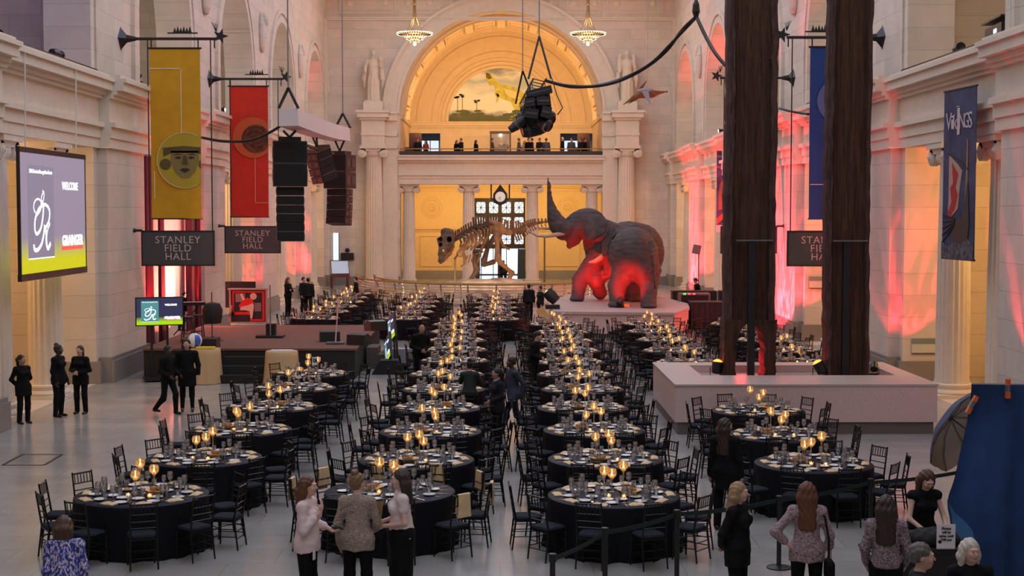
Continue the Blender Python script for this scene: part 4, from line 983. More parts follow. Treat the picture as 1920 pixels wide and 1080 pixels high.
def slide(t, W, H, depth=.04, top=(.25, .22, .30), bot=(.72, .70, .0), panelm=None, k=1.0, narrow=1):
    """welcome slide on a board in the local x-z plane facing -y"""
    MB().box((-W / 2, 0, 0), (W / 2, depth, H)).build('picture', screenmat('slide ' + t.name, top, bot, k), t)
    MB().box((-W * .40, -.004, H * .12), (-W * .02, 0, H * .90)).build('logo_panel', panelm or M_scgrey, t)
    MB().box((-W * .40, -.006, H * .115), (-W * .02, -.002, H * .125)).build('panel_line', M_scw, t)
    def T(s, size, x, z, m, **kw): return text(s, size, frame((x, -.008, z), (1, 0, 0), (0, 0, 1)), m, t, **kw)
    # ornamental capital R drawn as swept strokes
    sx, sz, ox, oz = W * .30, H * .52, -W * .21, H * .44
    m = MB()
    def stroke(pts, r):
        P = []
        for i in range(len(pts) - 1):
            p0 = pts[max(i - 1, 0)]; p1 = pts[i]; p2 = pts[i + 1]; p3 = pts[min(i + 2, len(pts) - 1)]
            for q in (0, .25, .5, .75):
                P.append(tuple(.5 * ((2 * p1[j]) + (-p0[j] + p2[j]) * q + (2 * p0[j] - 5 * p1[j] + 4 * p2[j] - p3[j]) * q * q + (-p0[j] + 3 * p1[j] - 3 * p2[j] + p3[j]) * q ** 3) for j in (0, 1)))
        P.append(pts[-1]); P = [Vector((ox + p[0] * sx, -.008, oz + p[1] * sz)) for p in P]
        for a, b in zip(P, P[1:]):
            d = (b - a); 
            if d.length < 1e-5: continue
            nrm = Vector((-d.z, 0, d.x)).normalized() * r; m.raw([a - nrm, b - nrm, b + nrm, a + nrm], [(0, 1, 2, 3)])
    rr = H * .010
    def G_(L): return [((x - 240) / 150, (525 - y) / 460) for x, y in L]
    stroke(G_([(196, 470), (184, 430), (195, 380), (222, 366), (240, 395), (232, 450), (205, 490)]), rr * .8)
    stroke(G_([(262, 310), (248, 330), (240, 372), (252, 385), (262, 330), (250, 300)]), rr * .7)
    stroke(G_([(252, 410), (222, 440), (195, 510), (190, 590), (204, 626), (232, 590), (250, 500), (256, 415)]), rr * 1.5)
    stroke(G_([(238, 408), (272, 408), (298, 440), (300, 500), (284, 560), (262, 585)]), rr * 1.4)
    stroke(G_([(262, 560), (256, 620), (238, 700), (208, 745), (184, 738), (183, 702)]), rr * 1.7)
    stroke(G_([(262, 585), (274, 620), (272, 690), (284, 742), (304, 700)]), rr * 1.9)
    stroke(G_([(276, 570), (292, 540), (300, 560), (286, 590), (276, 640)]), rr * .8)
    m.build('letter_r', M_scw, t)
    T('2015 Service Recognition Event', W * .026, -W * .21, H * .85, M_scw, name='heading')
    T('WELCOME', W * .054, W * .245, H * .74, M_scw, name='lettering', bold=.004)
    T('GRAINGER', W * .070, W * .275, H * .25, M_scw, name='lettering', bold=.012)
    MB().box((W * .09, -.006, H * .17), (W * .45, -.002, H * .205)).build('red_bar', M_scr, t)
# big hanging screen along the left wall
sc = empty('projection_screen', (-10.8, 35.0, 0), pi / 2, 'large hanging screen with a welcome slide in front of the left wall columns', 'screen')
Ya, Yb = 32.55, 37.6; zb = atx(42, 515, -10.8).z; zt = atx(42, 285, -10.8).z
sc.location = (-10.8, (Ya + Yb) / 2, zb); H_ = zt - zb; W_ = Yb - Ya
slide(sc, W_, H_, .05, top=(.30, .25, .34), bot=(.62, .60, .0), k=1.0, narrow=.8)
m = MB(); m.box((-W_ / 2 - .06, -.02, -.16), (W_ / 2 + .06, .07, 0)); m.box((-W_ / 2 - .06, -.02, H_), (W_ / 2 + .06, .07, H_ + .12)); m.box((-W_ / 2 - .06, -.01, 0), (-W_ / 2, .06, H_)); m.box((W_ / 2, -.01, 0), (W_ / 2 + .06, .06, H_)); m.build('frame', M_blk, sc)
for x_ in (-W_ * .40, W_ * .38): MB().tube([(x_, .03, H_ + .12), (x_, .0, 8.5 - zb)], .018, 4).build('rope', M_white, sc)
# television on a stand, and the angled pair by the stage
def tv(name, loc, rz, W, H, z, label, panelm=M_scteal):
    t = empty(name, loc, rz, label, 'screen')
    s = empty('screen', (0, 0, z), 0); s.parent = t; slide(s, W, H, .03, top=(.02, .02, .06), bot=(.35, .6, .0), panelm=panelm, k=1.2)
    m = MB(); m.box((-W / 2 - .03, .005, -.03), (W / 2 + .03, .07, 0)); m.box((-W / 2 - .03, .005, H), (W / 2 + .03, .07, H + .03)); m.box((-W / 2 - .03, .005, 0), (-W / 2, .07, H)); m.box((W / 2, .005, 0), (W / 2 + .03, .07, H)); m.box((-W / 2, .031, 0), (W / 2, .07, H)); m.build('bezel', M_blk, s)
    m = MB()
    if z > .8:
        for x_ in (-.22, .22): m.tube([(x_, .12, .08), (x_, .12, z + H * .6)], .035, 6)
        m.build('post', M_blk, t); m = MB(); m.box((-.45, -.2, .04), (.45, .5, .12)); m.build('base', M_blk, t)
        for x_ in (-.4, .4):
            for y_ in (-.15, .45): MB().sph((x_, y_, .03), .03, 4).build('caster', M_blk, t)
    return t
tv('television', (wx(299, 41), 41.0, 0), .33, 1.28, .76, 1.62, 'television on a rolling stand showing a welcome slide, left of the stage')
t1 = tv('monitor', (wx(736, 44), 44.0, 0), 0, 1.2, .7, .95, 'upper monitor of the angled pair right of the stage'); t1.rotation_euler = (0, R(-16), R(-76))
t2 = tv('monitor', (wx(727, 43.2), 43.2, 0), 0, 1.2, .7, .38, 'lower monitor of the angled pair right of the stage'); t2.rotation_euler = (0, R(-20), R(-78))
dk = MB(); dk.poly([(-.5, 0), (.45, 0), (.28, .42), (-.25, .42)], (), lambda u, v, w: (u, w, v), .6); o = dk.build('floor_drape', M_skirt, recalc=True); o.location = (wx(727, 42.6), 42.6, 0); tag(o, 'black draped stand under the two angled monitors', 'stand')
o = MB().box((-.5, 0, 0), (.5, .5, .55)).build('prompter_table', mat('grey case', (.3, .3, .32), .5)); o.location = (wx(748, 44.8), 44.8, 0); tag(o, 'grey equipment case behind the angled monitors', 'case')
# ------------------------------------------------------------------ stage furniture
def S_(px, py, z=.9): return atz(px, py, z)
ez = empty('art_panel', S_(466, 606), 0, 'framed picture of a crouching white and red figure on the stage', 'picture')
W_, H_ = 1.22, 1.08
m = MB(); m.box((-W_ / 2 - .06, -.05, .05), (-W_ / 2, .05, H_ + .1)); m.box((W_ / 2, -.05, .05), (W_ / 2 + .06, .05, H_ + .1)); m.box((-W_ / 2 - .1, -.08, H_ + .1), (W_ / 2 + .1, .3, H_ + .15)); m.box((-W_ / 2 - .06, -.05, 0), (W_ / 2 + .06, .3, .05)); m.build('frame', mat('pinkish wood', (.45, .28, .24), .5), ez)
MB().box((-W_ / 2, .0, .05), (W_ / 2, .03, H_ + .1)).build('board', mat('panel black', (.02, .02, .02), .5), ez)
Mred = mat('paint red', (.75, .015, .01), .5); Mpk = mat('paint cream pink', (.85, .58, .45), .5); Mgr = mat('paint grey', (.24, .19, .17), .5)
def flat(name, polys, ma, par, dy): 
    m = MB()
    for i, p in enumerate(polys): m.poly(p, (), lambda u, v, w: (u, -dy - w, v), .004)
    return m.build(name, ma, par, recalc=True)
q = W_ / 2
flat('red_border', [[(-q + .04, .4), (q * .15, .4), (q * .15, .3), (-q + .04, .3)], [(-q + .04, .3), (-q + .1, .3), (-q + .1, H_), (-q + .04, H_)], [(-q + .04, H_), (q - .04, H_), (q - .04, H_ + .06), (-q + .04, H_ + .06)], [(q - .12, .08), (q - .04, .08), (q - .04, H_), (q - .12, H_)], [(q * .1, .08), (q - .12, .08), (q - .12, .14), (q * .1, .14)], [(q * .1, .14), (q * .2, .14), (q * .2, .4), (q * .1, .4)]], Mred, ez, 0)
flat('grey_square', [[(-q + .16, .75), (-q + .5, .75), (-q + .5, 1.05), (-q + .16, 1.05)]], Mgr, ez, .0); flat('grey_square', [[(q * .35, .42), (q - .16, .42), (q - .16, .72), (q * .35, .72)]], Mgr, ez, .0)
flat('red_dress', [[(-.28, .5), (-.33, .62), (-.22, .80), (-.05, .9), (.12, .86), (.2, .74), (.1, .6), (-.12, .5)]], Mred, ez, .004)
flat('figure', [[(.18 + .12 * cos(a), .95 + .12 * sin(a)) for a in [2 * pi * k / 14 for k in range(14)]], [(-.3, .46), (-.26, .58), (0, .64), (.16, .72), (.2, .62), (.14, .2), (.08, .14), (.04, .42), (-.12, .46)], [(-.2, .8), (-.28, 1.02), (-.22, 1.06), (-.12, .84)]], Mpk, ez, .010)
m = MB(); m.tube([(-.72, .1, 0), (-.62, -.1, .4), (-.60, .0, .62)], .04, 6); m.build('wooden_legs', mat('pinkish wood', (.45, .28, .24)), ez)
o = MB().box((-.5, 0, 0), (.6, .06, .95)).build('dark_display', M_blk); p = S_(444, 602); o.location = (p.x, p.y + .5, 1.35); tag(o, 'blank black display panel behind the framed figure picture', 'screen')
MB().box((-.03, 0, -.45), (.03, .06, 0)).build('leg', M_blk, o)
def mic(px, py, h, label, plate=True, col=None, name='microphone_stand', lean=0, bs=.35):
    col = col or M_grey; t = empty(name, S_(px, py), 0, label, 'stand')
    MB().lathe([(bs * .6, 0), (bs * .6, .02), (.03, .05), (.0001, .05)], 14).build('base', M_blk, t)
    MB().tube([(0, 0, .04), (lean * h, 0, h)], .022, 6).build('pole', col, t)
    if plate: MB().cbox((lean * h * .55 - .12, 0, h * .55), (.26, .16, .015)).build('small_plate', col, t)
    return t
t = mic(507, 633, 1.65, 'tall thin stand on a square black base at mid stage', False); MB().box((-.42, -.25, 0), (.42, .3, .07)).build('base_plate', M_blk, t); MB().box((-.16, .12, .07), (.14, .4, .42)).build('speaker_block', M_blk, t)
t = mic(629, 645, 1.35, 'slanted pinkish lectern pole with a flat base at the stage front', True, mat('lit pink metal', (.75, .48, .42), .4), 'lectern_pole', .07); MB().box((-.27, -.16, .02), (.27, .16, .06)).build('base_plate', M_grey, t)
def wedge(px, py, rz, label):
    m = MB(); m.poly([(-.22, 0), (.22, 0), (.26, .16), (.02, .34), (-.2, .3)], (), lambda u, v, w: (w - .3, u, v), .6); o = m.build('stage_monitor', M_blk, recalc=True); o.location = S_(px, py); o.rotation_euler = (0, 0, rz); tag(o, label, 'speaker')
    MB().cbox((0, .14, .26), (.5, .24, .01), M=Matrix.Rotation(R(-37), 3, 'X')).build('grille', M_grey, o)
wedge(618, 640, .2, 'black wedge speaker left of the slanted lectern pole')
wedge(673, 646, -.4, 'black wedge speaker at the right front corner of the stage')
wedge(704, 619, .6, 'black wedge speaker at the right rear corner of the stage')
# band gear at the left of the stage
def stool(px, py, label):
    t = empty('bar_stool', S_(px, py), 0, label, 'stool'); MB().lathe([(.0001, .72), (.19, .72), (.2, .75), (.18, .78), (.0001, .78)], 16).build('seat', M_blk, t)
    for a in range(4): c, s_ = cos(a * pi / 2 + .8), sin(a * pi / 2 + .8); MB().tube([(.15 * c, .15 * s_, .72), (.23 * c, .23 * s_, 0)], .017, 5).build('leg', M_blk, t)
    m = MB(); m.lathe([(.19, .25), (.2, .26), (.19, .27)], 16); m.build('foot_ring', M_blk, t); return t
stool(352, 641, 'left black bar stool at the back of the stage'); stool(372, 637, 'right black bar stool at the back of the stage')
kb = empty('keyboard', S_(350, 628), .15, 'black electronic keyboard on an X stand on the stage', 'keyboard')
m = MB(); m.box((-.6, -.15, .95), (.6, .15, 1.05)); m.build('body', M_blk, kb); MB().box((-.55, -.14, 1.05), (.55, 0, 1.06)).build('keys', M_card, kb)
m = MB(); m.tube([(-.4, -.1, 0), (.4, .1, .95)], .02, 5); m.tube([(.4, -.1, 0), (-.4, .1, .95)], .02, 5); m.build('stand', M_blk, kb)
ms = empty('music_stand', S_(398, 640), 0, 'black cloth-hung music stand on the stage', 'stand')
m = MB(); m.tube([(0, 0, .1), (0, 0, 1.5)], .015, 5); 
for a in range(3): m.tube([(0, 0, .15), (.35 * cos(a * 2.1), .35 * sin(a * 2.1), 0)], .012, 4)
m.build('tripod', M_blk, ms)
m = MB(); m.lathe([(.0001, 1.2), (.22, 1.15), (.3, .95), (.28, .7), (.25, .55), (.0001, .6)], 14, fn=lambda a, z, r: 1 + .12 * sin(a * 3)); m.build('hanging_cloth', M_skirt, ms, smooth=True)
o = MB().box((-.5, -.3, 0), (.5, .3, .28)).build('amplifier', M_blk); o.location = S_(377, 652); tag(o, 'low black amplifier box at the left front of the stage', 'amplifier')
# ------------------------------------------------------------------ red curtain in the second bay on the left
cu = empty('bay_curtain', (-11.5, 45.6, 0), 0, 'tall pale curtain with dark maroon swags lit red, behind the stage', 'curtain')
def drape(y0, y1, z0, z1, mat_, name, amp=.07, fr=5, x=0, xt=0):
    m = MB(); n = int((y1 - y0) * 14) + 4; V = []
    for q, z in enumerate((z0, z1)):
        for k in range(n + 1): y = y0 + (y1 - y0) * k / n; V.append((x + amp * sin(y * fr * 2) * (1 if q == 0 else .6), y, z))
    V += [(a + .03, b, c) for a, b, c in V]; N = 2 * (n + 1)
    m.raw(V, [(k, k + 1, k + n + 2, k + n + 1) for k in range(n)] + [(N + k, N + k + n + 1, N + k + n + 2, N + k + 1) for k in range(n)]); return m.build(name, mat_, cu, smooth='all')
M_sheer = mat('pale sheer curtain', (.80, .66, .58), .7, var=.05)
M_maroon = mat('maroon velvet', (.13, .012, .03), .8, sheen=.3)
drape(-.2, 8.2, 0, 6.6, M_sheer, 'sheer_panel', .06, 4)
for a, b in ((.0, .9), (1.7, 2.4), (6.1, 6.8), (7.4, 8.1)): drape(a, b, 0, 6.6, M_maroon, 'maroon_panel', .08, 6, x=.28)
m = MB(); m.tube([(.3, -.3, 6.62), (.3, 8.3, 6.62)], .04, 6); m.build('rod', M_grey, cu)
# ------------------------------------------------------------------ hanging banners with the hall signs
M_sign = mat('slate sign board', (.075, .068, .075), .6); M_sletter = mat('sign lettering', (.62, .50, .48), .6)
def star(c, r, t, ma, par, name='star'):
    P = [(c[0] + (r if k % 2 == 0 else r * .4) * sin(pi * k / 5 + .3), c[2] + (r if k % 2 == 0 else r * .4) * cos(pi * k / 5 + .3)) for k in range(10)]
    MB().poly(P, (), lambda u, v, w: (u, c[1] + w - t / 2, v), t).build(name, ma, par, recalc=True)
def banner(sx, Y, color, name, label, dx=0, motif=None, signlabel=''):
    t = empty('hall_banner', (0, 0, 0), 0, label, 'banner', None)
    X = lambda a: sx * (HWX - a)        # a = distance from the wall
    b0, b1 = .86 - dx, 2.36 - dx
    zt, zb = 9.70, 4.62
    m = MB(); nx, nz = 10, 16; V = []; 
    for j in range(nz + 1):
        for i in range(nx + 1):
            u = i / nx; v = j / nz; V.append((X(b0 + (b1 - b0) * u), Y + .03 * sin(u * 5 + v * 3) * (1 - v), zb + (zt - zb) * v))
    N = len(V); V += [(a, b + .01, c) for a, b, c in V]
    Fc = [(j * (nx + 1) + i, j * (nx + 1) + i + 1, (j + 1) * (nx + 1) + i + 1, (j + 1) * (nx + 1) + i) for j in range(nz) for i in range(nx)]
    Fc += [tuple(k + N for k in f)[::-1] for f in Fc]; m.raw(V, Fc)
    m.build('cloth', color, t, smooth='all')
    m = MB(); m.tube([(X(b0 - .05), Y, zt + .02), (X(b1 + .05), Y, zt + .02)], .03, 6); m.build('top_rod', M_blk, t); m = MB(); m.tube([(X(b0 - .02), Y, zb), (X(b1 + .02), Y, zb)], .02, 6); m.build('bottom_rod', M_blk, t)
    m = MB(); m.tube([(X(-.02), Y, 10.0), (X(2.85), Y, 10.0)], .045, 6); m.lathe([(.42, 0), (.3, .05), (.12, .2), (.07, .42), (.05, .5)], 4, (X(-.02), Y, 10.0), M=Matrix.Rotation(-sx * pi / 2, 3, 'Y'))
    for a in (b0 + .05, b1 - .05, 2.8): m.tube([(X(a), Y, 10.0), (X(a), Y, 9.72)], .025, 4)
    m.build('bracket', M_blk, t)
    m = MB(); m.box((min(X(1.5), X(2.2)) - .1, Y - .02, 10.15), (max(X(1.5), X(2.2)) + .1, Y + .02, 10.19)); 
    for k in range(6): m.poly([(X(1.62) - sx * .09 * k - .05, 10.19), (X(1.62) - sx * .09 * k + .05, 10.19), (X(1.62) - sx * .09 * k, 10.34 + .04 * (k % 2))], (), lambda u, v, w: (u, Y - .02 + w, v), .04)
    m.build('crown_ornament', M_blk, t)
    star((X(2.98), Y, 10.08), .24, .05, M_blk, t)
    m = MB()
    for k in range(4): m.tube([(X(2.85) , Y, 10.2), (X(2.72 + .06 * k), Y, 10.5 - .02 * k)], .012, 3)
    m.build('star_rays', M_blk, t)
    for a in (.80, 2.68): m = MB(); m.tube([(X(a), Y, 10.0), (X(a), Y, 4.25)], .022, 4); m.build('hanging_rod', M_blk, t)
    if motif: motif(t, lambda u, v: (X(b0 + (b1 - b0) * u) if sx < 0 else X(b1 + (b0 - b1) * u), zb + (zt - zb) * v), Y)
    s = empty('hall_sign', (0, 0, 0), 0, signlabel, 'sign')
    a0, a1 = (.56, 2.72) if sx < 0 else (.6, 2.76)
    x0, x1 = sorted((X(a0), X(a1)))
    MB().box((x0, Y - .04, 3.22), (x1, Y + .04, 4.24)).build('board', M_sign, s)
    m = MB(); panel_ = ((x0, 3.2, x1, 3.24), (x0, 4.22, x1, 4.27), (x0 - .02, 3.2, x0 + .02, 4.27), (x1 - .02, 3.2, x1 + .02, 4.27))
    for a, b, c, d in panel_: m.box((a, Y - .05, b), (c, Y + .05, d))
    m.build('frame', M_blk, s)
    m = MB(); m.tube([(X(-.02), Y, 4.27), (X(a0), Y, 4.27)], .04, 6); m.lathe([(.36, 0), (.25, .05), (.1, .18), (.05, .4)], 4, (X(-.02), Y, 4.27), M=Matrix.Rotation(-sx * pi / 2, 3, 'Y')); m.build('bracket', M_blk, s)
    for k, w_ in enumerate(('STANLEY', 'FIELD', 'HALL')): text(w_, .31, frame(((x0 + x1) / 2, Y - .052, 4.0 - .25 * k - .02), (1, 0, 0), (0, 0, 1)), M_sletter, s, space=1.1)
def disc(c, r, n=40): return [(c[0] + r * cos(2 * pi * k / n), c[1] + r * sin(2 * pi * k / n)) for k in range(n)]
M_pl2 = mat('banner line', (.85, .72, .5), .7)
def clipx(P, xm, lo=True):
    """clip a polygon at a vertical edge of the banner"""
    out = []
    for i in range(len(P)):
        a, b = P[i], P[(i + 1) % len(P)]; ia = a[0] <= xm if lo else a[0] >= xm; ib = b[0] <= xm if lo else b[0] >= xm
        if ia: out.append(a)
        if ia != ib: t = (xm - a[0]) / (b[0] - a[0]); out.append((xm, a[1] + t * (b[1] - a[1])))
    return out
def fl(name, P, ma, par, Y, d): MB().poly(P, (), lambda u, v, w: (u, Y - .045 - d - w, v), .004).build(name, ma, par, recalc=True)
def mask_motif(t, uv, Y):
    c = uv(.68, .345); xr_ = uv(1, 0)[0]; r = .83
    D = clipx(disc(c, r), xr_); fl('roundel', D, mat('olive gold', (.50, .36, .03), .8), t, Y, 0)
    M1 = mat('mask brown', (.12, .085, .03), .8, var=.3, vscale=4); M2 = mat('mask light brown', (.26, .19, .06), .8); M3 = mat('mask shadow', (.045, .03, .02), .8)
    P = lambda L: [(c[0] + x * .75, c[1] + y * .75) for x, y in L]
    fl('mask_headband', clipx(P([(-.85, .15), (-.88, .5), (0, .58), (.9, .5), (.9, .15), (.5, .3), (-.5, .3)]), xr_), M1, t, Y, .006)
    fl('mask_face', P([(-.55, .38), (.55, .38), (.58, 0), (.42, -.45), (.2, -.68), (0, -.74), (-.2, -.68), (-.42, -.45), (-.58, 0)]), M2, t, Y, .006)
    for s_ in (-1, 1):
        fl('mask_ear_disc', clipx(disc((c[0] + s_ * .58, c[1] - .12), .17, 20), xr_), M1, t, Y, .008)
        fl('mask_eye', P([(s_ * .12, .1), (s_ * .25, .17), (s_ * .42, .1), (s_ * .25, .05)]), M3, t, Y, .012)
        fl('mask_brow', P([(s_ * .05, .22), (s_ * .3, .28), (s_ * .5, .2), (s_ * .3, .23)]), M3, t, Y, .012)
    fl('mask_nose', P([(-.05, .2), (.05, .2), (.14, -.15), (0, -.2), (-.14, -.15)]), M1, t, Y, .012)
    fl('mask_mouth', P([(-.22, -.38), (-.08, -.31), (.08, -.31), (.22, -.38), (0, -.5)]), M3, t, Y, .012)
    def ln(a, b, w=.012): fl('line', [(min(a[0], b[0]) - w, min(a[1], b[1]) - w), (max(a[0], b[0]) + w, min(a[1], b[1]) - w), (max(a[0], b[0]) + w, max(a[1], b[1]) + w), (min(a[0], b[0]) - w, max(a[1], b[1]) + w)], M_pl2, t, Y, .002)
    ln(uv(.0, .885), uv(.62, .885)); ln(uv(.62, .885), uv(.62, .51)); ln(uv(.07, .12), uv(.07, .28))
    P2 = disc(c, r); 
    m = MB()
    for a, b in zip(P2, P2[1:] + P2[:1]):
        if max(a[0], b[0]) < xr_: m.tube([(a[0], Y - .055, a[1]), (b[0], Y - .055, b[1])], .010, 4)
    m.build('roundel_ring', M_pl2, t)
def shell_motif(t, uv, Y):
    c = uv(.62, .61); xr_ = uv(1, 0)[0]; r = .80; D = clipx(clipx(disc(c, r), xr_), uv(0, 0)[0], False); fl('roundel', D, mat('orange red cloth', (.55, .10, .03), .8), t, Y, 0)
    M1 = mat('fossil brown', (.13, .035, .015), .8, var=.5, vscale=6); fl('shell', clipx(disc((c[0] + .1, c[1] - .05), .56, 24), xr_), M1, t, Y, .006)
    m = MB(); pts = []
    for k in range(60): a = k * .28; rr = .06 + .0085 * k; pts.append((c[0] + .1 + rr * cos(a), Y - .06, c[1] - .02 + rr * sin(a) * .9))
    pts = [p for p in pts if p[0] < xr_]
    for a, b in zip(pts, pts[1:]):
        if (Vector(a) - Vector(b)).length < .4: m.tube([a, b], .014, 4)
    m.build('spiral', mat('fossil dark', (.05, .015, .01), .8), t)
    def ln(a, b, w=.012): fl('line', [(min(a[0], b[0]) - w, min(a[1], b[1]) - w), (max(a[0], b[0]) + w, min(a[1], b[1]) - w), (max(a[0], b[0]) + w, max(a[1], b[1]) + w), (min(a[0], b[0]) - w, max(a[1], b[1]) + w)], mat('pale red line', (.8, .35, .25), .8), t, Y, .002)
    ln(uv(.66, .45), uv(.66, .11)); ln(uv(.66, .11), uv(.99, .11))
def blue_motif(t, uv, Y):
    c = uv(.58, .69); r = .66; fl('roundel', disc(c, r), mat('slate blue', (.10, .16, .36), .8), t, Y, 0)
    m = MB()
    for k in range(5): a0 = k * .5 + .6; m.tube([(c[0] + .1, Y - .06, c[1] + .1), (c[0] + .35 * cos(a0 + 1), Y - .06, c[1] + .3 * sin(a0 + 2)), (c[0] + .15 * cos(a0 * 2), Y - .06, c[1] - .5 + .1 * k)], .03, 4)
    m.sph((c[0] + .12, Y - .06, c[1] + .32), (.14, .02, .2), 5); m.build('curled_creature', mat('deep blue ink', (.02, .03, .08), .8), t)
    fl('line', [uv(.02, .20), uv(.98, .20), uv(.98, .204), uv(.02, .204)], M_pl2, t, Y, .002)
def clothmat(n, c): return mat(n, c, .8, var=.07, vscale=3)
banner(-1, 43.5, clothmat('mustard yellow cloth', (.68, .35, .012)), 'b', 'mustard yellow hanging banner with a stone mask face, left wall', 0, mask_motif, 'grey STANLEY FIELD HALL sign under the yellow mask banner')
banner(-1, 56.6, clothmat('scarlet cloth', (.62, .03, .012)), 'b', 'scarlet hanging banner with a spiral fossil shell, left wall', .08, shell_motif, 'dark red lit STANLEY FIELD HALL sign under the scarlet banner')
banner(1, 43.0, clothmat('royal blue cloth', (.012, .06, .25)), 'b', 'royal blue hanging banner between the two totem poles', .22, blue_motif, 'grey STANLEY FIELD HALL sign under the blue banner, partly hidden by the right pole')
banner(1, 56.0, clothmat('dark green cloth', (.03, .14, .06)), 'b', 'far hanging banner mostly hidden behind the left totem pole', 0, None, 'far hall sign mostly hidden behind the left totem pole')
# exhibition banner on the right
vk = empty('exhibition_banner', (0, 0, 0), 0, 'dark blue VIKINGS exhibition banner with a longship, hung from the right cornice', 'banner')
A = at(1766, 486, 34.8); B = at(1831, 163, 33.0)
pa, pb = Vector((A.x, 34.8, 0)), Vector((B.x, 33.0, 0)); ux = (pb - pa); Wv = ux.length; ux.normalize(); zb, zt = 3.72, 7.72
vk.location = (pa.x, pa.y, zb); vk.rotation_euler = (0, 0, atan2(ux.y, ux.x)); Hv = zt - zb
MB().box((0, 0, 0), (Wv, .02, Hv)).build('cloth', mat('stormy navy cloth', (.055, .06, .13), .8, var=.45, vscale=1.5), vk)
for z_ in (0, Hv): MB().tube([(-.03, .01, z_), (Wv + .03, .01, z_)], .025, 6).build('rod', M_blk, vk)
def vf(name, P, ma, d=.0): MB().poly([(x * Wv, z * Hv) for x, z in P], (), lambda u, v, w: (u, -.006 - d - w, v), .004).build(name, ma, vk, recalc=True)
vf('sail', [(.2, .62), (.47, .56), (.62, .52), (.55, .42), (.5, .3), (.3, .25), (.18, .26), (.2, .36)], mat('sail cream', (.50, .33, .26), .8))
vf('sail_red', [(.3, .57), (.42, .53), (.5, .5), (.42, .42), (.5, .38), (.42, .3), (.25, .24), (.18, .27), (.3, .34), (.25, .42), (.34, .45)], mat('sail red', (.45, .03, .025), .8), .005)
vf('mast', [(.76, .70), (.79, .70), (.80, .3), (.74, .1), (.66, .1), (.72, .3)], mat('mast tan', (.34, .19, .10), .8), .005)
vf('yard', [(.15, .63), (.4, .605), (.8, .53), (.8, .52), (.4, .595), (.15, .62)], M_blk, .010)
vf('hull', [(.3, .14), (.45, .22), (.7, .26), (.78, .45), (.82, .44), (.86, .2), (.8, .08), (.4, .06)], mat('hull brown', (.08, .045, .03), .8), .010)
vf('sea', [(0, .0), (1, .0), (1, .08), (.85, .12), (.6, .09), (.4, .1), (.2, .07), (0, .1)], mat('sea grey', (.10, .09, .11), .8, var=.7, vscale=7), .012)
m = MB()
for k in range(5): m.tube([(.42 * Wv, -.02, (.2 + .01 * k) * Hv), (.03 * Wv, -.02, (.10 + .04 * k) * Hv)], .015, 4)
m.build('oars', M_blk, vk)
Mv = mat('silver lettering', (.55, .50, .55), .5)
x_ = .09
for ch, h, w_ in (('V', 1.0, .22), ('i', .75, .09), ('k', .85, .16), ('I', 1.5, .09), ('N', .8, .18), ('G', .85, .17), ('S', .9, .14)):
    me = text_mesh(ch, 1, ext=.004); xs = [v.co.x for v in me.vertices]; ys = [v.co.y for v in me.vertices]; ww = max(xs) - min(xs); hh = max(ys) - min(ys)
    sx_, sy_ = w_ * Wv * .86 / ww, .42 * h / hh
    me.transform(Matrix.Translation((-min(xs), -(min(ys) + max(ys)) / 2, 0))); me.transform(Matrix.Diagonal((sx_, sy_, 1, 1))); me.transform(frame((x_ * Wv * .9, -.014, .81 * Hv + (.02 if ch == 'V' else 0)), (1, 0, 0), (0, 0, 1)))
    me.materials.clear(); me.materials.append(Mv); me.name = 'lettering'; o = bpy.data.objects.new('lettering', me); COL.objects.link(o); o.parent = vk; x_ += w_ * .86
MB().box((.425 * Wv, -.02, .895 * Hv), (.50 * Wv, -.01, .90 * Hv)).build('sword_hilt', Mv, vk)
tb = empty('exhibition_banner', (0, 0, 0), 0, 'small far navy and orange exhibition banner just left of the left totem pole', 'banner')
A = at(1343, 435, 72); Bx = at(1360.5, 283, 72); tb.location = (A.x, 72, A.z); Wt, Ht = Bx.x - A.x, Bx.z - A.z
MB().box((0, 0, .35), (Wt, .02, Ht)).build('cloth', mat('titan navy', (.06, .06, .16), .8, var=.4, vscale=3), tb)
MB().box((0, 0, 0), (Wt, .02, .35)).build('pale_strip', M_card, tb)
MB().poly([(0, .35), (Wt, .75), (Wt, 1.05), (0, .65)], (), lambda u, v, w: (u, -.006 - w, v), .004).build('orange_band', mat('orange strip', (.5, .12, .04), .8), tb, recalc=True)
for s_, z_ in (('TITANS', .93), ('ICE AGE', .80)): text(s_, .13, frame((Wt / 2, -.012, Ht * z_), (1, 0, 0), (0, 0, 1)), Mv, tb)
MB().poly([(.1, 1.1), (.38, 1.15), (.36, 2.2), (.3, 2.6), (.16, 2.4), (.1, 1.8)], (), lambda u, v, w: (u, -.006 - w, v), .004).build('beast_figure', mat('fur brown', (.22, .14, .09), .9), tb, recalc=True)
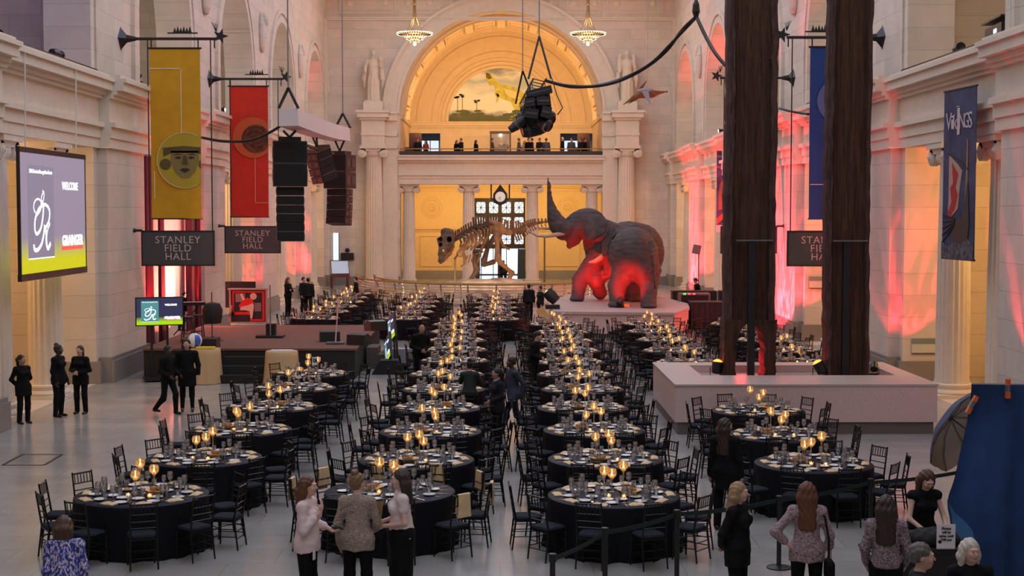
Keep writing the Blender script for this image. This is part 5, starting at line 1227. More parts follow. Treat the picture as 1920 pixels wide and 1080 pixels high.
# ------------------------------------------------------------------ flown loudspeakers
M_spk = mat('speaker black', (.012, .011, .012), .5); M_spk2 = mat('speaker side', (.07, .05, .055), .5); M_shell = mat('grille', (.006, .006, .007), .8)
def cable(a, b, r=.02, name='steel_cable', par=None, ma=None): return MB().tube([a, b], r, 4).build(name, ma or M_blk, par)
tr_ = empty('wrapped_truss', (0, 0, 0), 0, 'white cloth wrapped truss that carries the loudspeakers', 'truss')
pA, pB = at(541, 220, 44.2), at(643, 253, 57.5)
m = MB(); d = (pB - pA); n = 8; V = []
for k in range(n + 1):
    p = pA + d * k / n; sag = .07 * sin(pi * k / n); w_ = .3; V += [(p.x - w_, p.y, p.z - .27 - sag), (p.x + w_, p.y, p.z - .25 - sag), (p.x + w_ * .9, p.y, p.z + .27 - sag * .7), (p.x - w_ * .9, p.y, p.z + .25 - sag)]
m.raw(V, [(4 * k + i, 4 * k + (i + 1) % 4, 4 * k + 4 + (i + 1) % 4, 4 * k + 4 + i) for k in range(n) for i in range(4)] + [(3, 2, 1, 0), (4 * n, 4 * n + 1, 4 * n + 2, 4 * n + 3)])
m.build('cloth_wrap', mat('white wrap cloth', (.72, .66, .66), .7, bump=.6, vscale=2), tr_, recalc=True)
for p, py in ((pA, 165), (pB, 213)):
    top = Vector((p.x, p.y, zz(py, p.y)))
    m = MB(); m.tube([top, (p.x - .3, p.y, p.z + .27)], .05, 5); m.tube([top, (p.x + .3, p.y, p.z + .27)], .05, 5); m.build('sling', M_blk, tr_); cable(top, (p.x, p.y, ZT), .03, 'chain', tr_, M_grey)
def array(px, py_t, Y, boxes, rz, label, truss_z, w=1.1, curve=0.0):
    """boxes = list of (height, width, depth)"""
    p = at(px, py_t, Y); t = empty('line_array', p, rz, label, 'loudspeaker'); z = 0; ang = 0; pos = Vector((0, 0, 0))
    MB().box((-.35, -.3, .0), (.35, .3, .13)).build('flying_frame', M_blk, t)
    m = MB()
    for a in (-.2, .2): m.tube([(a, 0, truss_z - p.z), (0, 0, .13)], .04, 5)
    m.build('sling', M_blk, t)
    for i, (h, w_, dp) in enumerate(boxes):
        if i > 1: ang += curve
        M = Matrix.Rotation(ang, 3, 'X'); c = pos + M @ Vector((0, 0, -h / 2))
        b = MB(); b.cbox(c, (w_, dp, h - .025), M=M); o = b.build('cabinet', M_spk, t)
        g = MB(); g.cbox(c + M @ Vector((0, -dp / 2 - .008, 0)), (w_ * .94, .015, h * .86), M=M); g.build('grille', M_shell, o)
        k = MB()
        for s_ in (-1, 1):
            for u in (-.25, .25): k.cbox(c + M @ Vector((s_ * (w_ / 2 + .006), u * dp, 0)), (.012, dp * .32, h * .5), M=M)
        k.build('handle', M_spk2, o)
        if i % 2 == 0: l = MB(); l.cbox(c + M @ Vector((0, -dp / 2 - .01, -h / 2 + .01)), (w_ * .9, .02, .012), M=M); l.build('edge_strip', M_grey, o)
        pos = pos + M @ Vector((0, 0, -h))
    return t
array(543, 265, 46, [(.72, 1.06, 1.0), (.72, 1.06, 1.0)] + [(.29, .86, .6)] * 6, .18, 'large flown loudspeaker stack nearest the left wall banners', pA.z - .3, curve=-.012)
array(637, 290, 56, [(.66, .95, .9), (.66, .95, .9)] + [(.28, .82, .6)] * 5, -.35, 'smaller flown loudspeaker stack at the far end of the white truss', pB.z - .3, curve=-.03)
o = array(596, 283, 51.5, [(.28, .78, .55)] * 4, .9, 'middle flown loudspeaker cluster tilted down between two stacks', 7.9, curve=-.05); o.rotation_euler = (R(0), R(-18), .95)
m = MB(); m.tube([at(573, 272, 49), at(625, 288, 54)], .06, 5); o = m.build('cable_bar', M_blk); tag(o, 'dark perforated bar running between the flown loudspeakers', 'bar')
def swag(pts, Y0, Y1, r, label, name='power_cable', n=24):
    P = []
    m_ = len(pts) - 1
    for i in range(m_):
        p0 = pts[max(i - 1, 0)]; p1 = pts[i]; p2 = pts[i + 1]; p3 = pts[min(i + 2, m_)]
        for k in range(6):
            q = k / 6; xy = [.5 * ((2 * p1[j]) + (-p0[j] + p2[j]) * q + (2 * p0[j] - 5 * p1[j] + 4 * p2[j] - p3[j]) * q * q + (-p0[j] + 3 * p1[j] - 3 * p2[j] + p3[j]) * q ** 3) for j in (0, 1)]
            f = (i + q) / m_; P.append(at(xy[0], xy[1], Y0 + (Y1 - Y0) * f))
    P.append(at(*pts[-1], Y1)); o = MB().tube(P, r, 6).build(name, M_blk, smooth='all'); tag(o, label, 'cable'); return o
swag([(378, 258), (420, 265), (470, 263), (510, 246), (540, 226)], 46, 44.5, .045, 'black cable swagging from the left wall to the white truss')
swag([(1024, 151), (1060, 160), (1110, 162), (1160, 152), (1210, 127), (1250, 95), (1280, 55), (1304, 32)], 45, 40, .05, 'upper black cable swagging from the lighting rig to the right')
swag([(1024, 152), (1070, 163), (1120, 160), (1170, 146), (1220, 119), (1260, 80), (1304, 34)], 45.3, 40.2, .045, 'lower black cable swagging from the lighting rig to the right')
swag([(1306, 32), (1325, 72), (1345, 105), (1374, 137)], 40, 38, .05, 'black cable dropping behind the left totem pole')
swag([(1461, 203), (1485, 209), (1516, 214)], 46, 44, .04, 'short black cable between the totem poles')
ck = empty('cable_hook', at(1305, 22, 40), 0, 'black cable grip hanging high near the right wall', 'hook'); MB().lathe([(.03, .35), (.09, .2), (.11, 0), (.06, -.15), (.0001, -.2)], 10).build('grip', M_blk, ck); cable((0, 0, .3), (0, 0, ZT - ck.location.z), .02, 'line', ck)
# hanging lighting rig
rg = empty('lighting_rig', (0, 0, 0), 0, 'cluster of black moving lights on a truss hung before the arch', 'lighting rig')
YR = 45.0
tA, tB = at(1012, 160, 44.6), at(985, 205, 52)
m = MB(); dd = tB - tA
for ox, oz in ((-.2, -.2), (.2, -.2), (.2, .2), (-.2, .2)): m.tube([tA + Vector((ox, 0, oz)), tB + Vector((ox, 0, oz))], .03, 5)
for k in range(10):
    a = tA + dd * k / 10; b = tA + dd * (k + 1) / 10
    for s_ in (-1, 1): m.tube([a + Vector((s_ * .2, 0, -.2)), b + Vector((s_ * .2, 0, .2))], .018, 4)
    m.tube([a + Vector((-.2, 0, .2)), b + Vector((.2, 0, .2))], .018, 4)
m.build('truss', M_spk2, rg)
def slings(px, py, Y, p, par):
    top = at(px, py, Y); m = MB()
    for s_ in (-1, 1): m.tube([top, p + Vector((s_ * .35, 0, .2))], .035, 5)
    m.build('sling', M_blk, par); cable(top, (top.x, top.y, ZT), .025, 'hoist_line', par, M_grey)
slings(1011, 68, 44.8, tA, rg); slings(980, 133, 51.5, tB, rg)
for k, (dx, dy, dz, a, b) in enumerate(((-.02, .1, -.2, .8, .22), (-.3, .1, -.5, .3, .3), (.12, .1, -.48, .42, .26), (-.25, .2, -.85, .42, .3), (.2, .1, -.82, .3, .34))):
    m = MB(); m.cbox(tA + Vector((dx, dy, dz)), (a, .4, b), M=Matrix.Rotation(.12 * (k - 2), 3, 'Y')); bo = m.build('control_box', M_spk, rg)
    m = MB(); m.cbox(tA + Vector((dx, dy - .21, dz)), (a * .8, .02, b * .25), M=Matrix.Rotation(.12 * (k - 2), 3, 'Y')); m.build('vent', M_spk2, bo)
m = MB(); m.tube([tA + Vector((.38, 0, .2)), tA + Vector((.52, -.1, -.3)), tA + Vector((.7, -.1, -.7)), tA + Vector((.55, 0, -.9))], .02, 4); m.build('loose_cable', M_blk, rg)
for k, (px, py, r, L, ax) in enumerate(((1018, 198, .26, .5, (1, 0, .1)), (1022, 217, .28, .6, (.5, -.5, -.6)), (1000, 242, .24, .75, (-1, -.2, -.25)), (992, 205, .22, .5, (-.6, -.6, -.5)), (978, 228, .15, .9, (-.8, -.2, -.6)), (1012, 182, .2, .6, (1, -.2, 0)), (985, 215, .17, .6, (-.8, -.3, -.6)), (1020, 232, .2, .5, (.7, -.4, -.5)), (1003, 222, .3, .5, (0, -1, -.5)))):
    c = at(px, py, YR + .2 * k % .7); d = Vector(ax).normalized(); M = d.to_track_quat('Z', 'Y').to_matrix()
    f = MB().lathe([(.0001, -L / 2), (r * .8, -L / 2), (r, -L / 4), (r, L / 4), (r * .75, L / 2), (r * .65, L / 2 - .03), (.0001, L / 2 - .05)], 14, c, M=M).build('lamp_head', M_spk, rg, smooth=True)
    MB().lathe([(r * 1.02, L / 4 - .04), (r * 1.05, L / 4), (r * 1.02, L / 4 + .04)], 14, c, M=M).build('trim_ring', M_grey if k % 2 else M_spk2, f)
    if k in (2, 6): MB().lathe([(.0001, L / 2 - .02), (r * .5, L / 2 - .02), (.0001, L / 2 + .02)], 10, c, M=M).build('red_lens', mat('dull red lens', (.4, .03, .02), .2, emit=(1, .1, .05), es=.3), f)
    MB().tube([c + Vector((0, 0, r)), Vector((c.x * .7 + tA.x * .3, c.y, tA.z - .3))], .04, 5).build('yoke', M_spk2, rg)
# chandeliers
M_bulb = mat('frosted bulb', (1, .9, .7), .4, emit=(1, .78, .45), es=7); M_brass = mat('dull brass', (.35, .22, .09), .4, .8)
def chandelier(px, label):
    Y = 84.0; p = at(px, 64, Y); t = empty('chandelier', p, 0, label, 'chandelier')
    m = MB(); rings = ((1.0, 0), (.62, -.12), (.48, -.27), (.26, -.42), (.08, -.58))
    for r, z in rings[:-1]: m.lathe([(r + .05, z - .03), (r + .06, z + .03), (r - .06, z + .03), (r - .05, z - .03)], 36, (0, 0, 0))
    m.lathe([(.9, .0), (.5, -.15), (.3, -.3), (.05, -.5), (.0001, -.5)], 24); m.build('tiered_bowl', M_brass, t, smooth=True)
    for (r, z), n in zip(rings, (44, 26, 20, 10, 1)):
        b = MB()
        for k in range(n): b.sph((r * cos(2 * pi * k / n) if n > 1 else 0, r * sin(2 * pi * k / n) if n > 1 else 0, z + (.02 if n > 1 else 0)), .062 if n > 1 else .09, 4)
        b.build('bulb_ring', M_bulb, t, smooth='all')
    m = MB()
    for a in range(6):
        c, s_ = cos(a * pi / 3), sin(a * pi / 3); m.tube([(.55 * c, .55 * s_, 0), (.25 * c, .25 * s_, .5), (.1 * c, .1 * s_, 1.0), (.05 * c, .05 * s_, 1.7)], .03, 5)
    m.build('chains', M_brass, t); MB().lathe([(.05, 1.65), (.14, 1.7), (.14, 1.76), (.08, 1.8), (.1, 1.95), (.05, 2.1), (.04, ZT - p.z)], 10).build('stem', M_brass, t)
    light('chandelier_glow', 'POINT', (p.x, p.y, p.z - .95), 170, (1, .72, .40), shadow_soft_size=.5)
    light('chandelier_glow', 'POINT', (p.x, p.y, p.z + .7), 120, (1, .72, .40), shadow_soft_size=.5)
chandelier(777.5, 'tiered brass chandelier left of the great arch top'); chandelier(1102.5, 'tiered brass chandelier right of the great arch top')
# clock
ck = empty('hanging_clock', at(938, 369, 95.2), 0, 'pointed black clock hanging over the grille door', 'clock')
m = MB(); m.poly([(-.48, -.15), (-.42, -.4), (0, -.58), (.42, -.4), (.48, -.15), (.46, .2), (.2, .55), (0, .82), (-.2, .55), (-.46, .2)], (), lambda u, v, w: (u, w, v), .22); m.build('case', M_blk, ck, recalc=True)
MB().lathe([(.0001, 0), (.34, 0), (.34, .02), (.0001, .02)], 24, (0, -.002, 0), M=Matrix.Rotation(pi / 2, 3, 'X')).build('dial', mat('dial white', (.8, .76, .68), .4, emit=(1, .9, .75), es=.25), ck)
m = MB(); m.tube([(0, -.03, 0), (.0, -.03, -.26)], .012, 4); m.tube([(0, -.03, 0), (-.11, -.03, -.15)], .017, 4)
for k in range(12): m.tube([(.27 * cos(k * pi / 6), -.025, .27 * sin(k * pi / 6)), (.31 * cos(k * pi / 6), -.025, .31 * sin(k * pi / 6))], .012, 4)
m.build('hands', M_blk, ck)
for x_ in (-.6, .6): MB().tube([(x_, .1, 6.62 - ck.location.z), (x_, .1, -.1), (x_ * .75, .1, -.2)], .05, 5).build('hanging_rod', M_blk, ck)
# display case with a skull, on the balcony
dc = empty('display_case', (at(938.5, 288, 104).x, 104, 8.05), 0, 'dark framed glass case with a skull on the balcony', 'display case')
m = MB(); w_, h_ = .7, 2.35
for x_ in (-w_, w_):
    for y_ in (-.35, .35): m.box((x_ - .05, y_ - .05, 0), (x_ + .05, y_ + .05, h_))
m.box((-w_ - .08, -.42, h_), (w_ + .08, .42, h_ + .18)); m.box((-w_, -.38, 0), (w_, .38, .9)); m.build('frame', mat('dark mahogany', (.06, .03, .02), .4), dc)
MB().box((-w_ + .05, -.36, .9), (w_ - .05, -.35, h_)).build('glass', M_glass, dc)
M_bone = mat('pale bone', (.62, .48, .32), .7, var=.25, vscale=3)
sk = SDF((-.7, -.4, -.1), (.7, .4, .8), .04); sk.ell((.15, 0, .35), (.4, .22, .28)).ell((-.25, 0, .25), (.32, .16, .18)).ell((-.1, -.2, .4), (.12, .12, .1), op='s').ell((.25, -.2, .4), (.12, .14, .12), op='s').ell((-.35, -.15, .3), .07, op='s').cone((.3, 0, .1), (-.4, 0, .03), .07, .05)
V, Fq = sk.mesh(); o = np_mesh('dinosaur_skull', V * 1.15, Fq, mat('golden skull bone', (.42, .25, .10), .6, var=.5, vscale=6), loc=(dc.location.x, 104, 8.96 + .1)); light('case_lamp', 'POINT', (dc.location.x, 103.75, 10.3), 25, (1, .8, .55), shadow_soft_size=.05); tag(o, 'pale skull resting inside the balcony glass case', 'skull')
# wooden reception desks at the ends of the balcony
for px, lb, px2 in ((757, 'dark red wooden booth at the left end of the balcony', 772), (1108, 'dark red wooden booth at the right end of the balcony', 1124)):
    t = empty('wooden_booth', (at(px, 280, 100).x * .90, 100, 8.05), 0, lb, 'booth'); Mw = mat('red mahogany', (.12, .03, .018), .4)
    MB().box((-.55, -.3, 0), (.55, .3, 1.15)).build('counter', Mw, t); MB().box((-.3, .0, 1.15), (.55, .3, 2.2)).build('back_panel', Mw, t); MB().box((-.55, -.35, 1.15), (.55, .35, 1.2)).build('counter_top', M_wood, t)
# glass case and television at the left rear wall
gc = empty('glass_showcase', atz(637, 541, 0), .25, 'sloping glass showcase on wooden legs by the left end wall', 'display case')
Mw = mat('red mahogany', (.12, .03, .018))
for a in (-.5, .5):
    for b in (-.35, .35): MB().box((a - .04, b - .04, 0), (a + .04, b + .04, .8)).build('leg', Mw, gc)
MB().box((-.58, -.42, .72), (.58, .42, .92)).build('tray', Mw, gc)
m = MB()
for x_ in (-.55, .55):
    for a, b in (((x_, .4, .92), (x_, .4, 1.75)), ((x_, .4, 1.75), (x_, .05, 1.75)), ((x_, .05, 1.75), (x_, -.4, .95))): m.tube([a, b], .022, 4)
for y_, z_ in ((.4, 1.75), (.05, 1.75), (-.4, .95)): m.tube([(-.55, y_, z_), (.55, y_, z_)], .022, 4)
m.build('glass_frame', M_blk, gc); MB().raw([(-.55, -.4, .95), (.55, -.4, .95), (.55, .05, 1.75), (-.55, .05, 1.75), (-.55, -.39, .95), (.55, -.39, .95), (.55, .06, 1.75), (-.55, .06, 1.75)], [(0, 1, 2, 3), (7, 6, 5, 4)]).build('glass', M_glass, gc)
wt = empty('wall_television', (at(651.5, 481, 94.9).x, 94.86, at(651.5, 481, 94.9).z), 0, 'small black television on the left part of the end wall', 'screen'); MB().box((-.42, -.06, -.24), (.42, .1, .24)).build('screen', M_blk, wt); MB().sph((0, 0, .42), (.16, .12, .14), 6).build('dome_camera', M_blk, wt)
for i, (px0, px1, py0, py1) in enumerate(((624.5, 634.5, 437, 488),)):
    a, b = at(px0, py1, 94.9), at(px1, py0, 94.9); wn = tag(MB().box((a.x, 94.97, a.z), (b.x, 95.03, b.z)).build('window_3', M_sky), kind='structure'); m = MB()
    m.box((a.x - .05, 94.94, a.z - .05), (a.x, 95.05, b.z)); m.box((b.x, 94.94, a.z - .05), (b.x + .05, 95.05, b.z)); m.box((a.x, 94.94, a.z - .05), (b.x, 95.05, a.z)); m.build('window_frame', M_grey, wn)
# desk for the light operator, right rear
def skirted(px0, px1, pyt, pyb_z, Y, dep, label):
    a, b = wx(px0, Y), wx(px1, Y); h = zz(pyt, Y); t = empty('skirted_desk', ((a + b) / 2, Y, 0), 0, label, 'table'); w_ = (b - a) / 2
    MB().box((-w_, 0, h - .03), (w_, dep, h)).build('tabletop', M_skirt, t); m = MB(); n = int(w_ * 30); V = []
    for z in (0, h - .03):
        for k in range(n + 1): V.append((-w_ + 2 * w_ * k / n, .0 + .02 * sin(k * 1.9), z))
    m.raw(V, [(k, k + 1, k + n + 2, k + n + 1) for k in range(n)]); m.box((-w_ + .01, .03, 0), (w_ - .01, dep - .01, h - .04)); m.build('skirt', M_skirt, t); return t
skirted(1297, 1368, 567, 0, 58.6, 1.2, 'tall black skirted platform right of the elephant plinth')
skirted(1262, 1346, 546, 0, 64.5, .8, 'black skirted control desk behind the platform')
skirted(1351, 1372, 546, 0, 64.8, .8, 'small black skirted table right of the control desk')
rk = empty('equipment_rack', at(1301, 567, 61.5), 0, 'grey equipment rack with a few tiny lights at the control desk', 'rack'); rk.location.z = 0; MB().box((-.66, -.3, 0), (.66, .3, 1.35)).build('case', M_grey, rk); MB().box((-.58, -.33, .8), (.58, -.29, 1.28)).build('front_panel', M_blk, rk)
for k, c in enumerate(((.1, 1, .1), (1, .1, .1), (1, .1, .1))): MB().box((-.5 + .2 * k, -.33, 1.3), (-.38 + .2 * k, -.3, 1.36)).build('indicator', mat('led %d' % k, c, .5, emit=c, es=1.5), rk)
ts = empty('light_stand', (wx(1310.5, 66), 66, 0), 0, 'tall thin stand with a floodlight behind the control desk', 'light stand')
MB().tube([(0, 0, 0), (0, 0, 2.9)], .03, 6).build('pole', M_grey, ts); MB().cbox((-.1, 0, 3.1), (.34, .3, .42), M=Matrix.Rotation(.2, 3, 'Y')).build('floodlight', M_grey, ts)
m = MB()
for a in range(3): m.tube([(0, 0, .5), (.5 * cos(a * 2.1), .5 * sin(a * 2.1), 0)], .02, 4)
m.build('tripod', M_grey, ts)
# fixtures and a case at the left corner of the elephant plinth
fc = empty('moving_light', atz(1036, 579, 1.0), 0, 'black moving light with a lit red lens at the left corner of the elephant plinth', 'stage light')
MB().box((-.28, -.22, 0), (.28, .22, .16)).build('base', M_spk, fc); MB().lathe([(.0001, -.3), (.2, -.28), (.24, 0), (.22, .25), (.0001, .25)], 12, (-.05, 0, .5), M=Vector((-.7, .2, .7)).to_track_quat('Z', 'Y').to_matrix()).build('head', M_spk, fc, smooth=True)
MB().lathe([(.0001, .26), (.14, .26), (.0001, .29)], 12, (-.05, 0, .5), M=Vector((-.7, .2, .7)).to_track_quat('Z', 'Y').to_matrix()).build('lens', M_whitelens, fc)
pb_ = MB().cbox((0, 0, 0), (.34, .1, 1.2), M=Matrix.Rotation(R(-30), 3, 'Y')).build('tilted_panel', mat('lit wood panel', (.75, .45, .16), .5)); p = at(1031, 568, 55.6); pb_.location = (p.x - .1, 55.9, .55 + .0); pb_.location.z = .56; tag(pb_, 'tilted wooden panel leaning on the left end of the elephant plinth', 'panel')
fl_ = MB().cbox((0, 0, .0), (.55, .3, .8), M=Matrix.Rotation(R(28), 3, 'Y')).build('equipment_case', mat('beige case', (.45, .38, .30), .6)); fl_.location = (wx(1018, 53.6), 53.6, .5); tag(fl_, 'tilted beige equipment case left of the elephant plinth', 'case')
# spotlights standing on the side balcony ledges
def profile(p, rz, label, lensm=None, L=.75):
    t = empty('profile_spotlight', p, rz, label, 'stage light'); M = Matrix.Rotation(pi / 2, 3, 'Y')
    MB().lathe([(.0001, -L / 2), (.09, -L / 2), (.12, -L / 4), (.12, 0), (.085, .1), (.09, L / 2 - .08), (.12, L / 2 - .06), (.12, L / 2), (.0001, L / 2 - .02)], 12, (0, 0, .3), M=M).build('barrel', M_blk, t, smooth=True)
    if lensm: MB().lathe([(.0001, L / 2 - .01), (.1, L / 2 - .01), (.0001, L / 2 + .02)], 12, (0, 0, .3), M=M).build('lens', lensm, t)
    m = MB(); m.tube([(-.05, -.14, .3), (-.05, -.14, .02), (-.05, .14, .02), (-.05, .14, .3)], .015, 4); m.box((-.15, -.1, 0), (.1, .1, .03)); m.build('yoke', M_blk, t); return t
profile((-11.6, 38.0, 8.66), R(90), 'black profile spotlight on the left front balcony ledge', M_redlens)
profile((11.6, 36.6, 8.66), R(-100), 'black profile spotlight on the right front balcony ledge')
profile((11.55, 74.0, 8.66), R(180), 'small spotlight on the right balcony ledge left of the totem poles', M_whitelens)
profile((11.55, 59.9, 8.66), R(180), 'small dark spotlight on the balcony ledge seen between the totem poles')
profile((-11.55, 58.9, 8.66), R(0), 'small spotlight on the left balcony ledge behind the scarlet banner', M_whitelens)
fs = empty('follow_spot', (12.0, 34.5, 8.66), R(-95), 'large black follow spot with a small white display on the right balcony', 'stage light'); MB().box((-.9, -.22, .25), (.65, .22, .62)).build('body', M_blk, fs); MB().box((-.95, -.3, .72), (.9, .3, .76)).build('top_shelf', M_blk, fs)
m = MB(); m.lathe([(.16, 0), (.19, .35), (.0001, .34)], 12, (-1.2, 0, .42), M=Matrix.Rotation(pi / 2, 3, 'Y')); m.build('nose', M_blk, fs); m = MB(); m.tube([(0, 0, 0), (0, 0, .3)], .06, 6); m.box((-.6, -.3, 0), (.7, .3, .08)); m.build('stand', M_blk, fs)
for s_ in (-1, 1): MB().box((-.05, s_ * .225 - .005, .42), (.22, s_ * .225 + .005, .52)).build('display', M_scw, fs)
for sx, y0, y1 in ((-1, 32.6, 39.7), (1, 32.6, 39.7), (1, 45.6, 52)):
    o = MB().box((min(sx * 11.0, sx * 11.25), y0, 8.665), (max(sx * 11.0, sx * 11.25), y1, 8.72)).build('cable_tray', M_blk); tag(o, 'thin black strip along the %s' % {(-1, 32.6): 'left front balcony ledge', (1, 32.6): 'right front balcony ledge', (1, 45.6): 'second right balcony ledge'}[(sx, y0)], 'strip')
# notices on the walls
def notice(loc, rz, w, h, label, lines=3):
    t = empty('wall_notice', loc, rz, label, 'sign'); MB().box((-w / 2, 0, 0), (w / 2, .03, h)).build('board', mat('pale notice', (.62, .62, .52), .6), t); MB().box((-w / 2, -.006, h * .62), (w / 2, 0, h)).build('header', mat('notice green', (.22, .27, .25), .6), t)
    MB().box((-w / 2, -.01, -.02), (w / 2, .02, 0)).build('edge', M_blk, t)
a = at(1748, 662, 40.35); notice((a.x - .1, 40.36, a.z), 0, .95, .42, 'green and cream wall notice right of the planter')
a = at(1470, 590, 53.5); notice((11.95, 53.45, 2.0), 0, .9, .42, 'green and cream wall notice between the totem poles')
a = at(40, 600, 40); notice((-16.9, 46, 2.2), pi / 2, 1.6, .5, 'pale notice on the aisle wall behind the left columns')
eb = empty('exhibit_sign', (16.93, 42.2, 3.2), -pi / 2, 'dark red exhibition sign with gold letters behind the right columns', 'sign'); MB().box((-2.2, 0, 0), (2.2, .06, .9)).build('board', mat('maroon board', (.12, .02, .015), .5), eb); text('EXHIBITION', .5, frame((0, -.01, .45), (1, 0, 0), (0, 0, 1)), mat('gold letters', (.6, .4, .1), .4), eb, space=1.3)
MB().box((-2.2, -.02, .9), (2.2, .06, 1.0)).build('gold_edge', M_brass, eb)
# floor hatch
fh = MB()
P4 = [atz(px, py, .003) for px, py in ((5, 872), (83, 872), (117, 852), (42, 852))]
for a, b in zip(P4, P4[1:] + P4[:1]):
    d = (b - a).normalized(); nn = Vector((-d.y, d.x, 0)) * .035; fh.raw([a - nn, b - nn, b + nn, a + nn, *[q - Vector((0, 0, .003)) for q in (a - nn, b - nn, b + nn, a + nn)]], [(0, 1, 2, 3), (4, 7, 6, 5), (0, 4, 5, 1), (1, 5, 6, 2), (2, 6, 7, 3), (3, 7, 4, 0)])
tag(fh.build('floor_hatch', M_blk), 'dark square hatch outline in the floor at the left', 'hatch')
# rope barrier at the front
M_belt = mat('dark green belt', (.008, .022, .018), .7)
PO = [(1037, 16.07), (1136.6, 17.4), (1273, 18.44), (1467, 19.35), (1640, 20.6), (1830, 21.6)]
NM = ['nearest the bottom edge', 'in front of the right front table', 'right of the right front table', 'behind the woman in the dotted top', 'behind the front right table seats', 'behind the blue backdrop']
for i, (px, Y) in enumerate(PO):
    t = empty('barrier_post', (wx(px, Y), Y, 0), 0, 'black belt barrier post %s' % NM[i], 'barrier post', 'belt barrier posts')
    MB().lathe([(.17, 0), (.17, .015), (.04, .035), (.032, .05), (.032, .93), (.042, .94), (.042, .99), (.0001, 1.0)], 16).build('post', M_blk, t, smooth=True); MB().lathe([(.046, .90), (.046, .98)], 12).build('belt_cassette', M_blk, t)
for i in range(len(PO) - 1):
    a = Vector((wx(*PO[i]), PO[i][1], .93)); b = Vector((wx(*PO[i + 1]), PO[i + 1][1], .93)); m = MB(); V = []; n = 10
    for k in range(n + 1):
        q = k / n; p = a.lerp(b, q); p.z -= .03 * sin(pi * q); V += [(p.x, p.y, p.z - .028), (p.x, p.y, p.z + .028), (p.x, p.y + .004, p.z + .028), (p.x, p.y + .004, p.z - .028)]
    m.raw(V, [(4 * k + j, 4 * k + (j + 1) % 4, 4 * k + 4 + (j + 1) % 4, 4 * k + 4 + j) for k in range(n) for j in range(4)]); o = m.build('barrier_belt', M_belt); tag(o, 'dark green belt running right from the post %s' % NM[i], 'belt', 'barrier belts')
# ------------------------------------------------------------------ blue photo backdrop, umbrella, desk with sign
bd = empty('photo_backdrop', (0, 0, 0), 0, 'large blue cloth photo backdrop at the right edge', 'backdrop')
M_blue = mat('blue backdrop cloth', (.020, .045, .13), .8, var=.5, vscale=1.1, spec=.2)
YB_ = 18.6; xl_, zt_ = wx(1828, YB_), zz(722, YB_); m = MB(); V = []; nx, nz = 40, 26
def fold(u, v):
    lean = (-.44 * (1 - v) - .07 * math.exp(-((v - .42) / .08) ** 2)) * max(0, 1 - u * 2.0); x = xl_ + u * 2.9 + lean + .025 * sin(v * 9) * (u < .08); y = YB_ + .10 * sin(u * 26 + v * 1.2) * (1.1 - v) + .05 * sin(u * 61) * (1 - v) - .35 * (1 - v)
    return (x, y, v * zt_ - .04 * (sin(u * 3.0) if v > .98 else 0) * u)
for j in range(nz + 1):
    for i in range(nx + 1): V.append(fold(i / nx, j / nz))
N = len(V); V += [(a, b + .012, c) for a, b, c in V]; Fc = [(j * (nx + 1) + i, j * (nx + 1) + i + 1, (j + 1) * (nx + 1) + i + 1, (j + 1) * (nx + 1) + i) for j in range(nz) for i in range(nx)]
m.raw(V, Fc + [tuple(k + N for k in f)[::-1] for f in Fc]); m.build('cloth', M_blue, bd, smooth='all')
m = MB(); V = []; 
P = [(1795, 948), (1806, 966), (1822, 980), (1836, 996), (1840, 1014), (1834, 1036), (1822, 1060), (1808, 1085), (1800, 1112), (1786, 1112), (1792, 1060), (1797, 1010), (1800, 975)]
m.poly([(wx(a, YB_ - .75), zz(b, YB_ - .75)) for a, b in P], (), lambda u, v, w: (u, YB_ - .72 - .1 * sin(v * 4) - w, v), .012); m.build('turned_back_fold', mat('light blue cloth', (.03, .12, .26), .7, var=.2, vscale=2), bd, recalc=True)
MB().tube([(xl_ + .04, YB_ + .1, zt_ - .02), (xl_ + 3.2, YB_ + .1, zt_ - .06)], .03, 8).build('crossbar', M_grey, bd)
for x_ in (xl_ + .1, xl_ + 3.0): MB().tube([(x_, YB_ + .15, 0), (x_, YB_ + .15, zt_)], .025, 8).build('stand', M_grey, bd)
M_clamp = mat('orange clamp', (.75, .12, .02), .4)
for px, py, rot, lb in ((1823, 758, .5, 'orange tipped clamp on the left edge of the blue backdrop'), (1890, 728, 0, 'orange tipped clamp on the top edge of the blue backdrop')):
    t = empty('spring_clamp', at(px, py, YB_ - .12), 0, lb, 'clamp'); t.rotation_euler = (0, rot, 0)
    MB().box((-.022, -.02, -.06), (.022, .06, .04)).build('jaw', M_grey, t)
    for z_ in (.04, -.13): MB().box((-.025, -.03, z_), (.025, .04, z_ + .08)).build('handle_tip', M_clamp, t)
um = empty('photo_umbrella', at(1812, 805, 20.0), 0, 'silver lined photo umbrella with navy outside, left of the blue backdrop', 'umbrella')
ax = Vector((-.55, .70, .46)).normalized(); M = ax.to_track_quat('Z', 'Y').to_matrix(); n = 8; m = MB(); R_ = .72; V = []
rings_ = 6
for j in range(rings_ + 1):
    th = j / rings_ * 1.05
    for k in range(n * 4):
        a = 2 * pi * k / (n * 4); sc_ = 1 - .07 * (sin(a * n / 2) ** 2) * (j / rings_); p = Vector((R_ * sin(th) * cos(a) * sc_ * 1.15, R_ * sin(th) * sin(a) * sc_ * 1.15, -R_ * (1 - cos(th)) * .8)); V.append(M @ p + ax * .28)
nn = n * 4; Fc = [(j * nn + k, j * nn + (k + 1) % nn, (j + 1) * nn + (k + 1) % nn, (j + 1) * nn + k) for j in range(rings_) for k in range(nn)]
N = len(V); V += [v + ax * .008 for v in V]; m.raw(V, [f[::-1] for f in Fc], 0); m.raw(V[N:], Fc, 1)
m.build('canopy', [mat('silver lining', (.52, .42, .34), .35, .5), mat('navy umbrella cloth', (.03, .05, .12), .6)], um, smooth='all')
